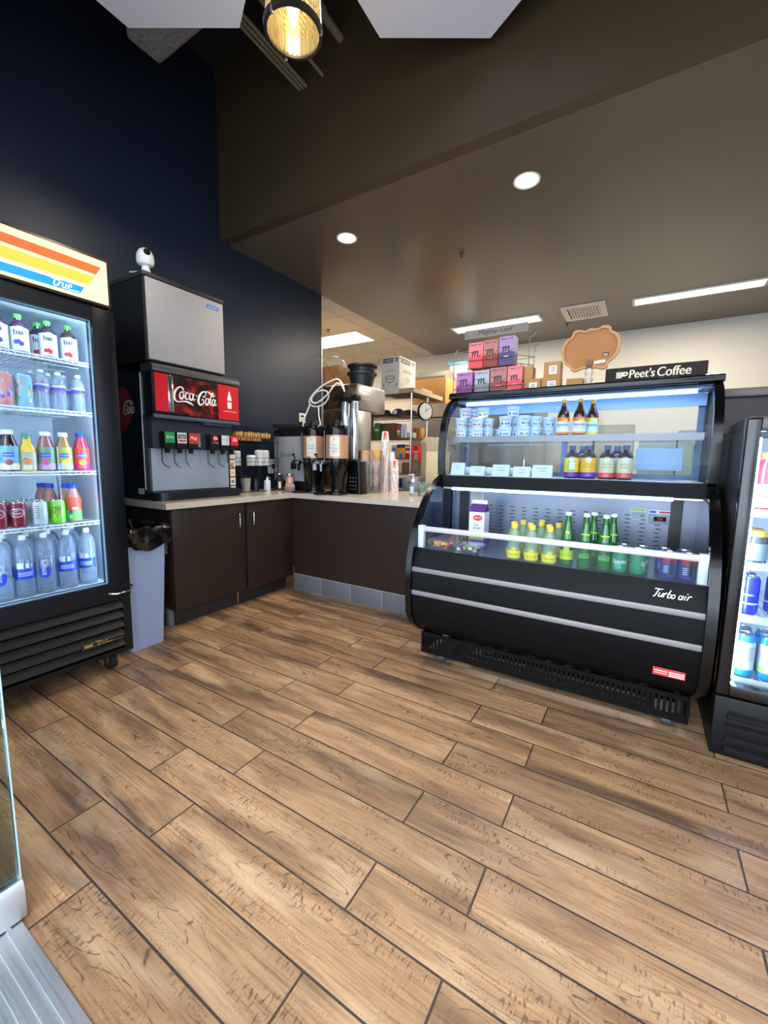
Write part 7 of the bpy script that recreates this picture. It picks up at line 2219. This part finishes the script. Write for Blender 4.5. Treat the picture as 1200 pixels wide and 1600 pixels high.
sbox('cardboard_box', 'faded red box on the fourth shelf left of the paper cups', 'box', -3.25, -3.13, 4.98, 5.15, Z3, Z3 + .11, (176, 74, 60))
sbox('cereal_box', 'yellow and blue box on the fourth shelf', 'box', -2.86, -2.74, 4.99, 5.09, Z3, Z3 + .20, (214, 164, 50), [(0, 1, .78, 1, (26, 40, 110)), (.3, .7, .08, .4, (70, 110, 190)), (0, 1, 0, .08, (26, 40, 110))])
sbox('cereal_box', 'white and blue box left of the yellow one on the fourth shelf', 'box', -2.95, -2.875, 4.99, 5.09, Z3, Z3 + .19, (190, 200, 220), [(.2, .8, .3, .5, (80, 110, 180)), (.2, .8, .6, .8, (80, 110, 180))])
sbox('cereal_box', 'red box left of the chrome post on the fourth shelf', 'box', -2.73, -2.66, 4.99, 5.09, Z3, Z3 + .19, (196, 40, 44), [(0, 1, .45, .6, (236, 230, 220)), (0, 1, .8, .9, (236, 230, 220))])
sbox('cereal_box', 'red box with a white picture at the end of the fourth shelf', 'box', -2.72, -2.65, 5.20, 5.38, Z3, Z3 + .19, (206, 44, 44), [(0, 1, .5, .62, (236, 230, 220)), (.1, .9, 0, .45, (220, 190, 160))])
Z4 = 1.0465
sbox('cardboard_box', 'cream box on the shelf under the cereal boxes, left', 'box', -2.98, -2.78, 4.98, 5.2, Z4, Z4 + .14, (226, 206, 160))
sbox('cardboard_box', 'brown box on the shelf under the cereal boxes, right', 'box', -2.765, -2.655, 4.98, 5.2, Z4, Z4 + .15, (112, 92, 74))
Z5 = .8015
b = B(); b.box(-2.98, -2.80, 4.97, 5.15, Z5 + .0, Z5 + .18, bev=.03, seg=3); tag(b.obj('snack_bag', mat('blue_foil_bag', (34, 56, 140), .35, bump=.6, bscale=30)), 'shiny blue bag low on the shelving, left', 'bag')
b = B(); b.box(-2.785, -2.66, 4.97, 5.15, Z5 + .0, Z5 + .17, bev=.03, seg=3); tag(b.obj('snack_bag', mat('blue_foil_bag')), 'shiny blue bag low on the shelving, right by the post', 'bag')
sbox('storage_box', 'grey lidded box on the back counter behind the short cup stack', 'box', -2.28, -2.08, 4.10, 4.30, .906, 1.04, (150, 152, 158), [(.4, .6, .4, .65, (100, 104, 120))])
# side work table in the kitchen
t = thing('work_table', 'stainless work table behind the counter', 'table', (-1.75, 4.3, 0))
b = B(); b.box(-2.40, -.9, 3.98, 4.62, .862, .905, bev=.004); b.obj('tabletop', M_steel, t)
for x in (-2.36, -.94):
    for y in (4.02, 4.58):
        b = B(); b.cyl((x, y, .001), (x, y, .862), .02, 10); b.obj('leg', M_steel, t)
# beige sack with a folded cream carton in front
b = B(); rr = random.Random(6); prev = None
for i, (z, s_) in enumerate(((0, .85), (.06, 1.0), (.25, 1.0), (.42, 1.05), (.52, 1.1), (.57, .85), (.585, .4), (.56, .1))):
    ring = []
    for k in range(24):
        a = 2 * PI * k / 24
        ring.append(b.bm.verts.new((-2.07 + .155 * s_ * math.cos(a) * (1 + rr.uniform(-.10, .10)), 4.48 + .11 * s_ * math.sin(a) * (1 + rr.uniform(-.1, .1)), .906 + z + rr.uniform(-.012, .012) * (i > 0))))
    if prev:
        for k in range(24): b.face((prev[k], prev[(k + 1) % 24], ring[(k + 1) % 24], ring[k]), 0, False)
    prev = ring
b.face(prev)
tag(b.obj('paper_sack', mat('beige_sack', (176, 160, 138), .7, var=.12)), 'crumpled beige sack standing behind the counter by the display case', 'bag')
sbox('cardboard_box', 'cream carton in front of the beige sack', 'box', -1.99, -1.80, 4.10, 4.30, .906, 1.32, (206, 190, 158))
# tall fridge in the back, brown box and things on it
t = thing('reach_in_refrigerator', 'grey reach-in refrigerator against the far side of the kitchen', 'refrigerator', (-2.1, 6.4, 0))
b = B(); b.box(-3.18, -1.30, 5.95, 6.95, .001, 2.085, bev=.006); b.obj('cabinet', mat('dull_grey_steel', (150, 142, 132), .4, .4), t)
for xa, xb in ((-3.15, -2.25), (-2.23, -1.33)):
    b = B(); b.box(xa, xb, 5.930, 5.949, .25, 1.86, bev=.004); d_ = b.obj('door', mat('dull_grey_door', (136, 130, 124), .38, .4), t)
    b = B(); b.box(xb - .07, xb - .04, 5.895, 5.929, .9, 1.3, bev=.004); b.obj('handle', M_chrome, d_)
b = B(); b.box(-3.17, -1.31, 5.944, 5.949, 1.875, 1.89); b.obj('seam', M_dark, t)
t = thing('cardboard_box', 'large open brown box with grey flaps on top of the grey refrigerator', 'box', (-2.85, 6.2, 2.086))
b = B(); b.box(-3.165, -2.60, 5.96, 6.45, 2.086, 2.47, bev=.002); b.obj('carton', mat('orange_kraft', (190, 136, 78), .85, var=.08), t)
b = B(); b.prism([(5.965, 2.4705), (6.44, 2.4705), (6.30, 2.60), (6.12, 2.60), (5.968, 2.50)], 0, -3.13, -2.62); b.obj('flaps', mat('grey_flap', (122, 116, 106), .8), t)
t = thing('storage_bin', 'white bin with a blue lid behind the large brown box', 'bin', (-2.55, 6.7, 2.086))
b = B(); frus(b, -2.74, -2.44, 6.50, 6.90, 2.086, -2.78, -2.40, 6.46, 6.94, 2.74, r=.03, cap1=False); b.obj('bin_body', mat('bin_white', (196, 196, 190), .5), t)
b = B(); b.box(-2.80, -2.38, 6.45, 6.945, 2.7405, 2.79, bev=.01); b.obj('lid', mat('bin_blue_lid', (96, 150, 176), .5), t)
t = thing('storage_cabinet', 'tall steel cabinet at the end of the blue wall, hidden behind the brewer', 'cabinet', (-3.8, 4.8, 0))
b = B(); b.box(-4.2, -3.80, 4.50, 5.3, .001, 2.20, bev=.005); b.obj('cabinet', mat('dull_grey_steel'), t)
b = B(); b.box(-4.15, -3.85, 4.485, 4.4995, .1, 2.15, bev=.004); b.obj('door', mat('dull_grey_door'), t)
sbox('cardboard_box', 'brown corrugated box on the high cabinet by the end of the blue wall', 'box', -4.15, -3.50, 4.52, 5.1, 2.2005, 2.455, (170, 122, 72), [(.62, .64, 0, 1, (120, 84, 48)), (.9, .905, 0, 1, (120, 84, 48))])
b = B(); prev = None
rr = random.Random(12)
for i, (z, s_) in enumerate(((0, .9), (.04, 1.05), (.09, .95), (.13, .7), (.16, .4), (.165, .1))):
    ring = [b.bm.verts.new((-3.78 + .2 * s_ * math.cos(2 * PI * k / 20) * (1 + rr.uniform(-.15, .15)), 4.75 + .13 * s_ * math.sin(2 * PI * k / 20), 2.456 + z + (rr.uniform(0, .03) if i else 0))) for k in range(20)]
    if prev:
        for k in range(20): b.face((prev[k], prev[(k + 1) % 20], ring[(k + 1) % 20], ring[k]), 0, False)
    prev = ring
b.face(prev)
tag(b.obj('plastic_bag', mat('white_bag', (226, 216, 190), .5)), 'bunched white plastic bag on the brown corrugated box', 'bag')
# back bar seen through the display case glass
t = thing('back_bar', 'white back bar counter behind the display case', 'counter', (0, 4.4, 0))
b = B(); b.box(-.85, 1.6, 4.2, 4.8, .001, .90, bev=.004); b.obj('cabinet', mat('pale_cabinet', (190, 188, 180), .6), t)
b = B(); b.box(-.87, 1.62, 4.18, 4.82, .9005, .94, bev=.004); b.obj('top', M_steel, t)
for i, (x0, x1, z0, z1, c, lb) in enumerate(((-.70, -.40, .941, 1.50, (186, 178, 160), 'tall tan panelled box seen through the left of the case doors'), (-.38, -.08, .941, 1.56, (196, 188, 168), 'tall tan panelled box seen through the middle of the upper glass'),
                                              (-.04, .22, .941, 1.46, (176, 192, 184), 'pale green carton seen through the upper glass, left of two'), (.24, .52, .941, 1.50, (178, 196, 188), 'pale green carton seen through the upper glass, right of two'))):
    sbox('supply_box', lb, 'box', x0, x1, 4.25, 4.6, z0, z1, c)
